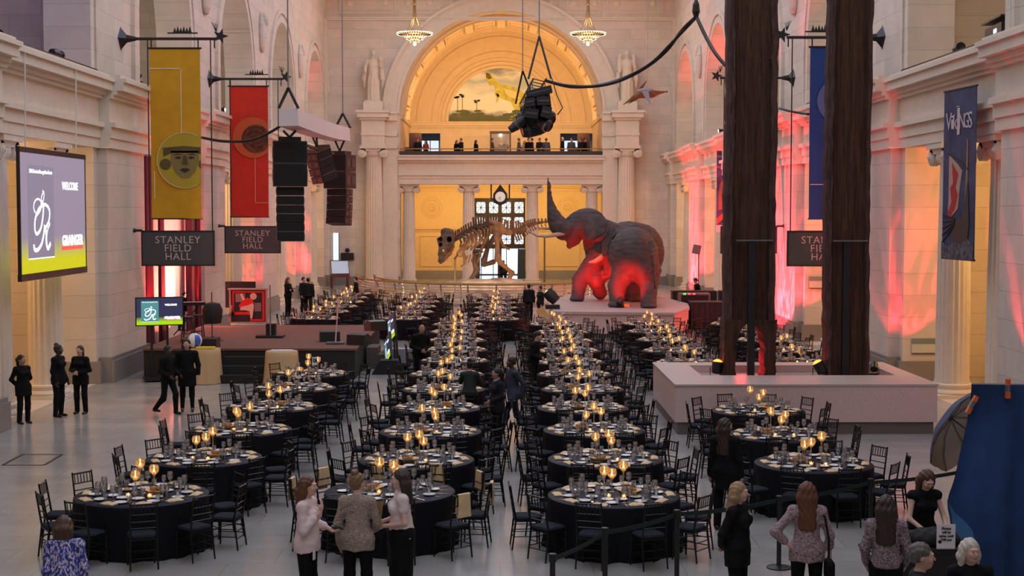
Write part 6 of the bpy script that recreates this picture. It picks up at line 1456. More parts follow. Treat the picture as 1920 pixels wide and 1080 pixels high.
for k in range(n):
    a = 2 * pi * k / n; MB().tube([M @ Vector((R_ * sin(th) * cos(a) * 1.15, R_ * sin(th) * sin(a) * 1.15, -R_ * (1 - cos(th)) * .8 - .01)) + ax * .28 for th in (0, .35, .7, 1.05)], .006, 4).build('rib', M_grey, um)
MB().tube([ax * .28, ax * -.35], .012, 6).build('shaft', M_grey, um)
st = empty('flash_stand', (um.location.x + .18, 20.0 - .1, 0), 0, 'black light stand holding the photo umbrella', 'light stand'); MB().tube([(0, 0, 0), (0, 0, 1.95)], .022, 6).build('pole', M_blk, st); MB().cbox((0, -.03, 1.75), (.1, .12, .3)).build('flash_head', M_blk, st)
m = MB()
for a in range(3): m.tube([(0, 0, .6), (.45 * cos(a * 2.1 + .5), .45 * sin(a * 2.1 + .5), 0)], .014, 4)
m.build('tripod', M_blk, st)
dkk = empty('registration_desk', (wx(1745, 17.2), 17.05, 0), 0, 'small black covered desk with a sign, bottom right', 'table'); MB().box((-.52, -.3, .84), (.52, .3, .88)).build('desktop', M_skirt, dkk)
m = MB(); m.poly([(-.52, 0), (.52, 0), (.52, .84), (-.52, .84)], (), lambda u, v, w: (u, -.3 + w, v), .02); m.box((-.5, -.27, .2), (.5, .27, .84)); m.build('cover', M_skirt, dkk, recalc=True)
bg = SDF((-.6, -.35, -.1), (.6, .35, .5), .02); bg.ell((.08, 0, .08), (.32, .2, .12)).ell((-.25, .02, .07), (.2, .16, .1)).ell((.25, 0, .05), (.16, .14, .09)).warp(lambda X, Y, Z: .012 * np.sin(X * 40) * np.cos(Y * 37 + Z * 20)); bg.cut_below(0)
V, Fq = bg.mesh(); o = np_mesh('black_bag', V, Fq, mat('black fabric', (.008, .008, .008), .8), loc=(wx(1738, 17.1), 16.95, .882)); tag(o, 'rumpled black bag lying on the registration desk', 'bag')
sg_ = empty('desk_sign', (wx(1777, 16.9), 16.75, .882), 0, 'white paper sign about photos in a clear holder', 'sign'); M = Matrix.Rotation(R(-10), 4, 'X'); b = MB(); b.cbox((0, 0, .14), (.22, .006, .29)); b.build('paper', M_card, sg_)
for k, s_ in enumerate(('Photos', 'will be', 'taken until', '7:00 pm')): text(s_, .04, frame((0, -.006, .235 - .045 * k), (1, 0, 0), (0, 0, 1)), M_ink, sg_, shear=.2, bold=.0006)
MB().box((-.12, -.05, 0), (.12, .05, .006)).build('holder_foot', M_glass, sg_)
# stanchion seen behind the right columns
t = empty('barrier_post', (14.0, 39.5, 0), 0, 'thin dark post standing in the yellow aisle behind the right columns', 'barrier post'); MB().lathe([(.17, 0), (.17, .015), (.04, .035), (.03, .05), (.03, .98), (.0001, 1.0)], 12).build('post', M_blk, t)
# ------------------------------------------------------------------ two elephants on the plinth
M_ele = mat('elephant hide', (.075, .058, .056), .75, var=.22, vscale=3, bump=.7)
M_tusk = mat('ivory', (.62, .42, .26), .4)
def P3(px, py, Y): p = at(px, py, Y); return (p.x, p.y, p.z)
def wrinkle(a=.012): return lambda X, Y, Z: a * np.sin(X * 9 + 3 * np.sin(Z * 4)) * np.sin(Z * 17 + 2 * np.sin(X * 5 + Y * 4)) + a * .6 * np.sin(Z * 31 + Y * 7)
def ear(poly, thick, c0, n_, name, par, bend=.25):
    """big flap: outline points in world space, closed and thickened, sagging outwards at the middle"""
    pass
# far elephant: faces left with its trunk raised, body foreshortened behind the near one
e1 = empty('elephant', (0, 0, 0), 0, 'far elephant with trunk raised high, facing left', 'elephant')
h = .045; g = SDF((2.0, 59.2, .85), (7.6, 66.5, 7.0), h)
g.ell((4.75, 63.2, 3.15), (1.0, 1.25, 1.25), .3).ell((5.7, 64.0, 3.1), (1.25, 1.1, 1.3), .4).ell((6.4, 64.5, 3.0), (.95, .95, 1.25), .4)        # chest, barrel, rump
g.ell((4.35, 62.7, 3.6), (.75, .75, .95), .3)                                       # shoulder, neck
g.ell((3.55, 62.2, 4.25), (.78, .55, .62), .25).ell((3.85, 62.3, 4.55), (.62, .5, .42), .25)   # head and brow
g.cone((3.2, 62.0, 4.0), (3.05, 61.9, 3.75), .42, .3, .2).cone((3.2, 62.0, 3.6), (2.98, 61.95, 3.35), .25, .13, .15)   # trunk root, lower jaw
tk = [(1056, 432), (1047, 422), (1040, 410), (1033, 394), (1028, 378), (1026, 362), (1025.5, 348), (1023, 336), (1018.5, 326)]
g.chain([P3(x, y, 61.8) for x, y in tk], [.42, .40, .33, .255, .20, .175, .16, .125, .085], .06)
for k, (top, knee, foot, r) in enumerate((
    ((4.25, 62.1, 2.9), P3(1088, 525, 61.9), P3(1083, 558, 61.6), (.50, .33, .27)),
    ((4.85, 62.4, 2.7), P3(1117, 525, 61.9), P3(1126, 550, 62.5), (.52, .34, .27)),
    ((6.2, 64.4, 2.4), (6.3, 64.6, 1.8), (6.2, 64.5, 1.1), (.6, .36, .27)),
    ((6.7, 64.9, 2.4), (6.75, 65.2, 1.8), (6.75, 65.1, 1.1), (.55, .36, .27)))):
    g.chain([top, knee, foot], list(r), .12); fz = foot[2] if k == 1 else 1.1
    g.ell((foot[0] - .05, foot[1] - .03, fz), (.31, .33, .13 if k != 1 else .2), .08)
g.warp(wrinkle()); g.D = np.maximum(g.D, (1.005 - g.ax[2])[None, None, :])
V, Fq = g.mesh(); np_mesh('body', V, Fq, M_ele, e1)
def flap(pts, Y, thick, name, par, bulge=.2, h=.04, m_=None, tiltx=.5, tiltz=.35):
    """ear: filled outline with a scalloped rim, built as a curved sheet of real thickness"""
    P = [Vector(P3(x, y, Y)) for x, y in pts]; c = sum(P, Vector()) / len(P); m = MB(); rings_ = 5; n = len(P) * 3
    Q = []
    L = len(P)
    for i in range(L):
        p0, p1, p2, p3 = P[i - 1], P[i], P[(i + 1) % L], P[(i + 2) % L]
        for q in (0, 1 / 3, 2 / 3): Q.append(.5 * ((2 * p1) + (-p0 + p2) * q + (2 * p0 - 5 * p1 + 4 * p2 - p3) * q * q + (-p0 + 3 * p1 - 3 * p2 + p3) * q ** 3))
    V = []; 
    for s_ in (0, 1):
        for j in range(1, rings_ + 1):
            f = j / rings_
            for i, p in enumerate(Q): d = (p - c) * f; V.append(c + d + Vector((0, (-bulge if not s_ else -bulge + thick) * (1 - f * f) - .03 * sin(i * 1.1) * f + (thick * .3 if s_ else 0) - d.x * tiltx + d.z * tiltz, 0)))
        V.append(c + Vector((0, -bulge + (thick if s_ else 0), 0)))
    B = rings_ * n + 1; Fc = []
    for s_ in (0, 1):
        o = s_ * B
        for i in range(n):
            a = (o + B - 1, o + i, o + (i + 1) % n); Fc.append(a if s_ else a[::-1])
            for j in range(rings_ - 1): a = (o + j * n + i, o + (j + 1) * n + i, o + (j + 1) * n + (i + 1) % n, o + j * n + (i + 1) % n); Fc.append(a if s_ else a[::-1])
    for i in range(n): a, b = (rings_ - 1) * n + i, (rings_ - 1) * n + (i + 1) % n; Fc.append((a, b, b + B, a + B))
    m.raw(V, Fc); return m.build(name, m_ or M_ele, par, smooth='all', recalc=True)
flap([(1096, 414), (1104, 406), (1118, 402), (1130, 404), (1137, 413), (1138, 425), (1132, 438), (1120, 446), (1108, 452), (1099, 448), (1094, 430)], 60.7, .09, 'ear', e1, .1)
for pts, n_ in ((((1060, 434), (1045, 430), (1025, 428), (1003, 427)), 'tusk'), (((1058, 437), (1042, 440), (1025, 443), (1008, 442), (994, 435), (986, 424)), 'tusk')):
    Yt = 61.6 if n_ and pts[0][1] == 434 else 61.9; L = len(pts)
    m = MB(); m.tube([P3(x, y, 61.5 if pts[0][1] == 437 else 62.2) for x, y in pts], [.11 - .085 * k / (L - 1) for k in range(L)], 10); m.build('tusk', M_tusk, e1, smooth='all')
MB().sph(P3(1083, 421, 61.72), .05, 6).build('eye', M_blk, e1)
# near elephant: seen from behind, head turned left
e2 = empty('elephant', (0, 0, 0), 0, 'near elephant seen from behind, head lowered to the left', 'elephant')
g = SDF((3.2, 56.0, .85), (7.6, 64.5, 4.9), h)
g.ell((5.42, 58.5, 3.12), (.98, 1.15, 1.08), .25).ell((5.45, 60.0, 3.05), (.95, 1.5, .98), .4).ell((5.3, 61.6, 3.1), (.82, 1.1, 1.1), .4)     # rump, barrel, shoulders
g.ell((5.85, 58.0, 2.55), (.5, .7, .85), .3).ell((5.0, 58.2, 2.75), (.42, .55, .7), .25)
g.ell((4.85, 62.3, 3.15), (.6, .75, .75), .25).ell((4.5, 62.4, 3.0), (.55, .55, .62), .25)     # neck, head
tr2 = [(1143, 462), (1139, 480), (1141, 494), (1143, 506), (1140, 515), (1133, 517), (1130, 510), (1134, 505)]
g.chain([P3(x, y, 61.6) for x, y in tr2], [.36, .30, .23, .19, .16, .15, .13, .11], .04)
g.cone(P3(1145, 480, 61.8), P3(1138, 490, 61.6), .22, .14, .12)
LG = [((5.0, 58.1, 2.4), P3(1157, 535, 58.0), P3(1155.5, 571, 57.7), (.52, .35, .285)), ((5.95, 58.0, 2.4), P3(1217, 530, 57.8), P3(1216, 575, 57.2), (.56, .37, .30)),
      ((5.05, 61.6, 2.4), P3(1174, 530, 61.9), P3(1172, 560, 61.9), (.45, .33, .28)), ((5.8, 61.5, 2.4), P3(1190, 530, 61.4), P3(1191, 563, 61.2), (.45, .33, .28))]
for top, knee, foot, r in LG:
    foot = (foot[0], foot[1], 1.12); g.chain([top, knee, foot], list(r), .12); g.ell((foot[0], foot[1] - .03, 1.1), (.33, .35, .13), .08)
g.cone(P3(1221, 455, 57.3), P3(1223, 480, 57.0), .12, .08, .05).cone(P3(1223, 480, 57.0), P3(1228, 530, 56.9), .08, .045, .04)
g.ell(P3(1190, 434, 59.4), (.42, .5, .13), .05, op='s')      # torn dip on the back
g.warp(wrinkle()); g.D = np.maximum(g.D, (1.005 - g.ax[2])[None, None, :])
V, Fq = g.mesh(); np_mesh('body', V, Fq, M_ele, e2)
MB().lathe([(.0001, .01), (.36, .02), (.38, 0), (.0001, -.03)], 14, Vector(P3(1190, 432.5, 59.5)) + Vector((0, 0, -.10)), fn=lambda a, z, r: 1 + .25 * sin(3 * a)).build('dark_hole', M_blk, e2)
flap([(1152, 428), (1149, 422), (1144, 424), (1140, 434), (1136, 446), (1131, 458), (1128, 470), (1130, 480), (1137, 478), (1143, 468), (1149, 456), (1152, 446), (1156, 436)], 60.5, .07, 'ear', e2, .12)
m = MB(); m.tube([P3(x, y, 61.0) for x, y in ((1131, 479), (1124, 485), (1115, 490), (1104, 492))], [.12, .11, .085, .03], 10); m.build('tusk', M_tusk, e2, smooth='all')
m = MB()
for k in range(9): m.tube([P3(1228, 528, 56.9), P3(1226 + k * .5, 540 + k % 3, 56.85 - .02 * k)], .012, 3)
m.build('tail_tuft', M_blk, e2)
# ------------------------------------------------------------------ dinosaur skeleton on its rocky base
M_bone2 = mat('brown fossil bone', (.24, .13, .06), .65, var=.4, vscale=3)
M_bone3 = mat('dark fossil bone', (.10, .062, .04), .65, var=.4, vscale=4)
tx = empty('dinosaur_skeleton', (0, 0, 0), 0, 'large mounted dinosaur skeleton facing left before the grille door', 'skeleton')
def T(px, py, Y): return Vector(P3(px, py, Y))
g = SDF(tuple(T(808, 500, 81) - Vector((0, 1, 0))), tuple(T(862, 425, 81) + Vector((0, 3, 0))), .035)
YH = 81.5
g.cone(T(840, 443, YH + .8), T(829, 476, YH - .2), .42, .25, .05).box(T(836, 452, YH + .5), (.46, .5, .3), .06, rot=(0, -.25, 0), rd=.06)
g.ell(T(836, 434, YH + .8), (.3, .3, .2), .1).ell(T(845, 437, YH + .9), (.2, .3, .2), .1).cone(T(827, 486, YH - .3), T(826, 489, YH - .3), .2, .14, .1)
for px, py, r in ((825, 449, .13), (842, 449, .14), (826, 459, .09), (831, 470, .08)): g.ell(T(px, py, YH - .1), (r, .9, r * 1.2), .04, op='s')
V, Fq = g.mesh(); np_mesh('skull', V, Fq, M_bone3, tx)
m = MB()
for k in range(9):
    p = T(822 + k * 2.3, 481 + (k % 3), YH - .4 + .1 * k); m.tube([p, p + Vector((0, 0, -.22))], [.045, .008], 5)
m.build('upper_teeth', M_bone, tx)
g = SDF(tuple(T(812, 500, 81) - Vector((0, 1, 0))), tuple(T(865, 455, 81) + Vector((0, 3.5, 0))), .035)
g.chain([T(849, 462, YH + 1.6), T(842, 474, YH + .8), T(832, 486, YH), T(826, 492, YH - .3)], [.12, .17, .12, .09], .05).chain([T(840, 476, YH + .2), T(828, 487, YH - .4)], [.11, .08], .05)
V, Fq = g.mesh(); np_mesh('lower_jaw', V, Fq, M_bone2, tx)
m = MB(); m.tube([T(821, 490, YH - .6), T(828, 492, YH - .5), T(834, 488, YH - .3)], [.03, .07, .06], 6); m.build('chin_bone', M_bone3, tx)
SP = [(851, 450, 82.8), (862, 444, 83.6), (874, 436, 84.2), (888, 429, 85), (902, 424, 85.8), (916, 423, 86.6), (934, 428, 87.4), (952, 434, 88), (968, 434, 88.8), (980, 429, 89.6), (991, 423, 90.2), (1003, 419, 90.8), (1016, 417, 91.3), (1030, 415.5, 91.8), (1044, 414, 92.2)]
SPV = []
for i in range(len(SP) - 1):
    a, b = T(*SP[i]), T(*SP[i + 1])
    nn_ = max(2, int((b - a).length / .24))
    for k in range(nn_): SPV.append((a.lerp(b, k / nn_), (b - a).normalized(), (i + k / nn_) / (len(SP) - 1)))
for p, d, q in SPV:      # every vertebra with its spine and side processes
    sz = .19 if q < .2 else (.27 if q < .55 else .27 * (1 - (q - .55) * 1.5)); sz = max(.09, sz)
    m = MB(); M = d.to_track_quat('Y', 'Z').to_matrix(); m.cbox(p, (sz * 1.0, .16, sz * 1.1), M=M)
    hz = (sz * 2.3 if q < .6 else sz * 1.6); m.cbox(p + Vector((0, 0, hz * .6)), (sz * .28, .12, hz), M=M)
    m.cbox(p + Vector((0, 0, sz * .3)), (sz * 2.6, .09, sz * .3), M=M)
    if q > .56: m.cbox(p + Vector((0, 0, -sz * 1.6)), (sz * .25, .07, sz * (2.6 - q)), M=M @ Matrix.Rotation(.5, 3, 'X'))
    m.build('vertebra', M_bone3 if q < .45 else M_bone2, tx)
RB = [(864, 443, 83.7), (871, 438, 84), (878, 434, 84.4), (885, 431, 84.8), (892, 428, 85.2), (899, 426, 85.7), (905, 425, 86.1), (911, 424, 86.4)]
for i, (px, py, Y) in enumerate(RB):
    for s_ in (-1, 1):
        L = (20, 28, 34, 38, 38, 34, 27, 20)[i]; o = Vector((.1 * s_, -.5 * s_, 0))
        pts = [T(px, py, Y), T(px + 3, py + L * .15, Y) + Vector((.2 * s_, -.75 * s_, 0)), T(px + 5, py + L * .6, Y) + Vector((.15 * s_, -.85 * s_, 0)), T(px + 1, py + L, Y) + Vector((-.1, -.25 * s_, 0))]
        MB().tube(pts, [.075, .07, .06, .04], 5).build('rib', M_bone2, tx, smooth='all')
for i in range(6): MB().tube([T(876 + i * 6, 480 - i * 1.5, 84.3 + i * .3) + Vector((0, -.5, 0)), T(872 + i * 6, 487 - i * 3 + (8 if i < 3 else 0), 84.3 + i * .3), T(876 + i * 6, 480 - i * 1.5, 84.3 + i * .3) + Vector((0, .5, 0))], .04, 5).build('belly_rib', M_bone2, tx)
def bone(name, pts, rs, ma=None, h=.04, k=.05):
    P = [Vector(p) for p in pts]; lo = Vector([min(p[i] for p in P) - max(rs) - .1 for i in range(3)]); hi = Vector([max(p[i] for p in P) + max(rs) + .1 for i in range(3)])
    g = SDF(lo, hi, h); g.chain(P, rs, k); V, Fq = g.mesh(); return np_mesh(name, V, Fq, ma or M_bone2, tx)
g = SDF(tuple(T(905, 450, 86) - Vector((0, .8, .3))), tuple(T(965, 412, 86) + Vector((0, 4, .3))), .04)
for dy in (-.35, .55):
    g.ell(T(928, 426, 87) + Vector((0, dy, 0)), (.72, .14, .42), .05, rot=(0, .35, 0)).ell(T(946, 433, 87.2) + Vector((0, dy, 0)), (.52, .14, .24), .1, rot=(0, .3, 0))
V, Fq = g.mesh(); np_mesh('pelvis', V, Fq, M_bone2, tx)
bone('pubis', [T(915, 440, 86.8), T(906, 458, 86.4), T(897, 486, 86), T(891, 495, 85.8)], [.13, .09, .08, .17])
bone('ischium', [T(936, 444, 87), T(943, 460, 87.3), T(955, 468, 87.6)], [.11, .08, .05])
# near leg, then far leg, each from thigh to foot
bone('leg', [T(931, 440, 86.2), T(932, 462, 85.8), T(933, 484, 85.4), T(938, 492, 85.5), T(950, 503, 86), T(960, 512, 86.3), T(957, 516, 86.2), T(953, 530, 86.0)], [.2, .13, .19, .16, .11, .16, .14, .13])
bone('leg', [T(929, 443, 87.2), T(915, 462, 86.6), T(908, 488, 86.2), T(905, 494, 86.2)], [.19, .12, .18, .12], M_bone3); bone('shin', [T(925, 491, 86.5), T(908, 497, 86.2), T(903, 498, 86.1)], [.16, .11, .06], M_bone3)
bone('shin', [T(890, 470, 85.8), T(889, 490, 85.6), T(894, 505, 85.6), T(890, 514, 85.5), T(881, 526, 85.3), T(874, 533, 85.1)], [.12, .13, .19, .14, .12, .06], M_bone3)
for base, tips in ((T(952, 531, 86), ((943, 536), (951, 538), (958, 536))), (T(890, 528, 85.3), ((870, 534), (878, 537), (890, 536)))):
    for x_, y_ in tips: MB().tube([base, T(x_, y_, base.y - .3)], [.09, .03], 6).build('toe', M_bone3, tx, smooth='all')
for s_, pts in ((0, [(872, 464), (862, 478), (856, 480), (850, 486)]), (1, [(866, 470), (872, 486), (870, 496), (863, 500)])): MB().tube([T(x_, y_, 84 + s_ * .8) for x_, y_ in pts], [.12, .08, .05, .02], 6).build('arm', M_bone2, tx, smooth='all')
bone('shoulder_blade', [T(880, 448, 84), T(868, 466, 83.6), T(862, 476, 83.5)], [.09, .15, .2])
M_rod = mat('rusty steel rod', (.07, .04, .025), .5)
for px, y0, Y, y1, lab in ((853, 486, 83, 547, ''), (1021, 445, 88, 533, '')):
    o = MB().tube([T(px, y0, Y), Vector((T(px, y1, Y).x, Y, .02))], .05, 6).build('support_rod', M_rod, tx)
MB().tube([T(853, 486, 83), T(862, 470, 83.6)], .04, 5).build('support_rod', M_rod, tx)
# rocky island and the railed platform round it
M_rock = mat('pale rock', (.52, .40, .30), .85, var=.25, vscale=2, bump=.5)
g = SDF((-5.2, 82.5, -.1), (2.6, 89.5, 1.4), .07)
g.ell((-1.3, 86.0, .3), (2.9, 2.1, .42), .3).ell((.3, 86.3, .35), (1.3, 1.6, .5), .2).ell((-3.2, 85.4, .15), (1.5, 1.6, .35), .3).ell((-1.2, 85.0, .6), (1.3, .8, .25), .1)
g.warp(lambda X, Y, Z: .05 * np.sin(X * 3.1 + np.sin(Y * 2)) * np.sin(Y * 2.7) + .03 * np.sin(X * 9) * np.sin(Z * 12)); g.cut_below(.0)
V, Fq = g.mesh(); o = np_mesh('rock_base', V, Fq, M_rock); tag(o, 'pale rocky island under the dinosaur skeleton', 'rock')
pf = empty('railed_platform', (0, 0, 0), 0, 'curving railed walkway around the dinosaur skeleton', 'platform')
M_slat = mat('warm lit slats', (.62, .50, .38), .6); M_rail = mat('olive brass rail', (.34, .24, .08), .4, .4)
def arcp(n, a0, a1, cx, cy, rx, ry): return [(cx + rx * cos(a0 + (a1 - a0) * k / n), cy + ry * sin(a0 + (a1 - a0) * k / n)) for k in range(n + 1)]
CR = (-.2, 85.5); front = arcp(36, pi * 1.0, pi * 2.0, CR[0], CR[1], 8.3, 12.4)
m = MB(); m.poly(front, (), lambda u, v, w: (u, v, w), .12); m.build('walkway', mat('walkway floor', (.40, .33, .26), .5), pf, recalc=True)
inner = arcp(36, pi * 1.0, pi * 2.0, CR[0], CR[1], 7.2, 10.6)
for k, z in enumerate((.22, .36, .50, .64, .78, .92)):
    m = MB()
    for a, b in zip(front, front[1:]):
        d = Vector((b[0] - a[0], b[1] - a[1], 0)).normalized(); nn_ = Vector((-d.y, d.x, 0)) * .02; a3, b3 = Vector((*a, z)), Vector((*b, z)); m.raw([a3 - nn_, b3 - nn_, b3 - nn_ + Vector((0, 0, .065)), a3 - nn_ + Vector((0, 0, .065)), a3 + nn_, b3 + nn_, b3 + nn_ + Vector((0, 0, .065)), a3 + nn_ + Vector((0, 0, .065))], [(0, 1, 2, 3), (5, 4, 7, 6), (3, 2, 6, 7), (0, 4, 5, 1)])
    m.build('slat', M_slat, pf)
MB().tube([(a, b, 1.12) for a, b in front], .05, 6).build('handrail', M_rail, pf, smooth='all')
MB().tube([(a, b, 1.06) for a, b in inner], .05, 6).build('handrail', M_rail, pf, smooth='all')
for P_, st in ((front, 2), (inner, 3)):
    for k in range(0, len(P_), st):
        a, b = P_[k]; d = Vector((a - CR[0], b - CR[1], 0)).normalized(); MB().tube([(a, b, .1), (a - d.x * .05, b - d.y * .05, .6), (a + d.x * .12, b + d.y * .12, 1.1)], .035, 5).build('post', M_grey, pf)
for z in (.35, .6, .85): MB().tube([(a, b, z) for a, b in inner], .015, 4).build('wire', M_grey, pf)
# curved flat seats beside the platform
for px, lab in ((722, 'left'), (1080, 'right')):
    c = atz(px, 545, .5); m = MB(); m.lathe([(.0001, .42), (1.5, .42), (1.5, .5), (.0001, .5)], 24, fn=lambda a, z, r: 1 if abs(sin(a)) < 2 else 1); o = m.build('bench_seat', M_rail, loc=(c.x, c.y + 1, 0)); o.scale = (1.3, .6, 1)
    MB().lathe([(.35, 0), (.3, .42)], 12).build('pedestal', M_grey, o); tag(o, 'low oval bench at the %s end of the railed walkway' % lab, 'bench')
# ------------------------------------------------------------------ hanging pterosaur
pt = empty('pterosaur_model', (0, 0, 0), 0, 'brown and grey flying reptile model hanging by the right statue', 'model')
YP_ = 84.0
def Q(px, py, dy=0): return Vector(P3(px, py, YP_ + dy))
g = SDF(tuple(Q(1160, 205) - Vector((0, 1.2, 0))), tuple(Q(1258, 145) + Vector((0, 1.2, 0))), .04)
g.ell(Q(1214, 176), (.62, .36, .26), .1).cone(Q(1226, 175), Q(1250, 172), .16, .035, .05).cone(Q(1203, 176), Q(1192, 181), .24, .16, .1)
V, Fq = g.mesh(); np_mesh('body', V, Fq, mat('pterosaur brown', (.19, .085, .03), .8, var=.3, vscale=4), pt)
m = MB(); m.tube([Q(1198, 176), Q(1185, 185), Q(1168, 196.5)], [.18, .11, .015], 7); m.tube([Q(1197, 180), Q(1190, 187), Q(1177, 195)], [.12, .07, .012], 6); m.build('beak', mat('pterosaur brown', (.19, .085, .03)), pt, smooth='all')
m = MB(); m.poly([(Q(1201, 173).x, Q(1201, 173).z), (Q(1196, 168).x, Q(1196, 168).z), (Q(1211, 152).x, Q(1211, 152).z), (Q(1212, 153).x, Q(1212, 153).z), (Q(1203, 170).x, Q(1203, 170).z)], (), lambda u, v, w: (u, YP_ - .1 - w - (v - 12) * .2, v), .05); m.build('far_wing', mat('pterosaur brown', (.19, .085, .03)), pt, recalc=True)
m = MB(); L = [(1201, 173), (1213, 172), (1215, 183), (1217, 197), (1215, 198), (1208, 187)]; m.poly([(Q(*p).x, Q(*p).z) for p in L], (), lambda u, v, w: (u, YP_ - .45 - w - (12.2 - v) * .5, v), .05); m.build('near_wing', mat('pterosaur grey', (.30, .28, .32), .7), pt, recalc=True)
MB().ell if False else MB().sph(Q(1211, 170, -.1), (.5, .3, .16), 7).build('back', mat('pterosaur grey', (.30, .28, .32)), pt, smooth='all')
m = MB()
for k in range(5): m.tube([Q(1248, 172), Q(1251.5, 170 + k)], [.05, .015], 4)
m.build('feet', mat('pterosaur brown', (.19, .085, .03)), pt)
MB().tube([Q(1214, 171), (Q(1214, 171).x, YP_, ZT)], .008, 3).build('wire', M_grey, pt)
# ------------------------------------------------------------------ statues
M_stat = mat('cream plaster statue', (.72, .63, .50), .7)
def statue(x, label, child=False):
    t = empty('statue', (x, YE - .85, 11.93), 0, label, 'statue')
    g = SDF((-.95, -.6, -.02), (.95, .6, 3.55), .035)
    g.chain([(0, 0, .15), (0, 0, 1.2), (0, 0, 1.9), (0, 0, 2.4)], [.42, .36, .30, .34], .1).ell((0, 0, 2.55), (.42, .22, .25), .1)
    for s_ in (-1, 1): g.cone((s_ * .16, -.08, .15), (s_ * .14, -.1, 1.5), .20, .18, .1).ell((s_ * .13, -.2, 2.35), .12, .08)
    g.cone((0, 0, 2.7), (0, -.02, 3.0), .1, .09, .08).ell((0, -.02, 3.13), (.155, .175, .2), .05).ell((0, .03, 3.24), (.17, .16, .12), .05).cone((0, -.18, 3.12), (0, -.21, 3.09), .025, .03, .02)
    g.chain([(-.4, 0, 2.6), (-.52, -.05, 2.2), (-.5, -.2, 1.9)], [.13, .11, .08], .06)
    if child: g.ell((-.48, -.1, 2.95), (.12, .13, .14), .04).chain([(-.48, -.08, 2.75), (-.5, -.08, 2.1)], [.14, .16], .06).cone((.42, 0, 2.6), (.5, -.05, 2.2), .13, .1, .05).cone((.5, .05, 1.8), (.45, .05, 3.0), .09, .13, .03)
    else: g.chain([(.4, 0, 2.6), (.5, -.1, 2.3), (.48, -.25, 2.6)], [.13, .11, .09], .06).ell((.5, -.28, 2.75), .16, .04)
    for s_ in (-1, 1): g.chain([(s_ * .5, .05, 2.3), (s_ * .6, .05, 1.5), (s_ * .55, .05, 1.0)], [.12, .14, .06], .08)
    g.warp(lambda X, Y, Z: .022 * np.sin(X * 26 + np.sin(Z * 2) * 1.5) * (Z < 2.0) * np.clip((2.0 - Z) * 2, 0, 1)); g.cut_below(0)
    V, Fq = g.mesh(); np_mesh('figure', V, Fq, M_stat, t); MB().box((-.5, -.45, 0), (.5, .45, .1)).build('plinth', M_stat, t); return t
statue(-8.23, 'robed stone statue holding a sphere, left of the great arch'); statue(8.25, 'robed stone statue with a child, right of the great arch', True)
# ------------------------------------------------------------------ people
SKIN = {}
def skin(n):
    c = {'light': (.62, .36, .27), 'fair': (.70, .43, .34), 'tan': (.40, .22, .14), 'brown': (.17, .085, .05), 'dark': (.08, .04, .025)}[n]
    return mat('skin ' + n, c, .5, spec=.4, var=.05, vscale=14)
M_eyew = mat('eye white', (.7, .66, .62), .3); M_iris = mat('iris dark', (.03, .02, .015), .2)
def lipm(n): return mat('lips ' + n, {'light': (.45, .16, .13), 'fair': (.50, .17, .14), 'tan': (.28, .11, .08), 'brown': (.13, .045, .035), 'dark': (.07, .03, .025)}[n], .4)
HAIRC = {'black': (.010, .008, .008), 'dark brown': (.035, .017, .010), 'brown': (.085, .038, .018), 'auburn': (.13, .045, .018), 'blonde': (.36, .22, .11), 'dirty blonde': (.22, .12, .06), 'grey': (.12, .10, .09), 'white': (.62, .56, .48)}
def hairm(n): return mat('hair ' + n, HAIRC[n], .45, var=.35, vscale=18, bump=.35, vec=(6, 6, 1.2))
M_bk = mat('black cloth', (.007, .007, .008), .8, spec=.15, var=.2, vscale=8)
M_suit = mat('dark suit', (.014, .014, .018), .75, spec=.2, var=.15, vscale=8); M_navy = mat('navy suit', (.025, .035, .06), .7)
M_gsuit = mat('grey suit', (.09, .085, .085), .7); M_shoe = mat('black shoe leather', (.010, .009, .009), .35)
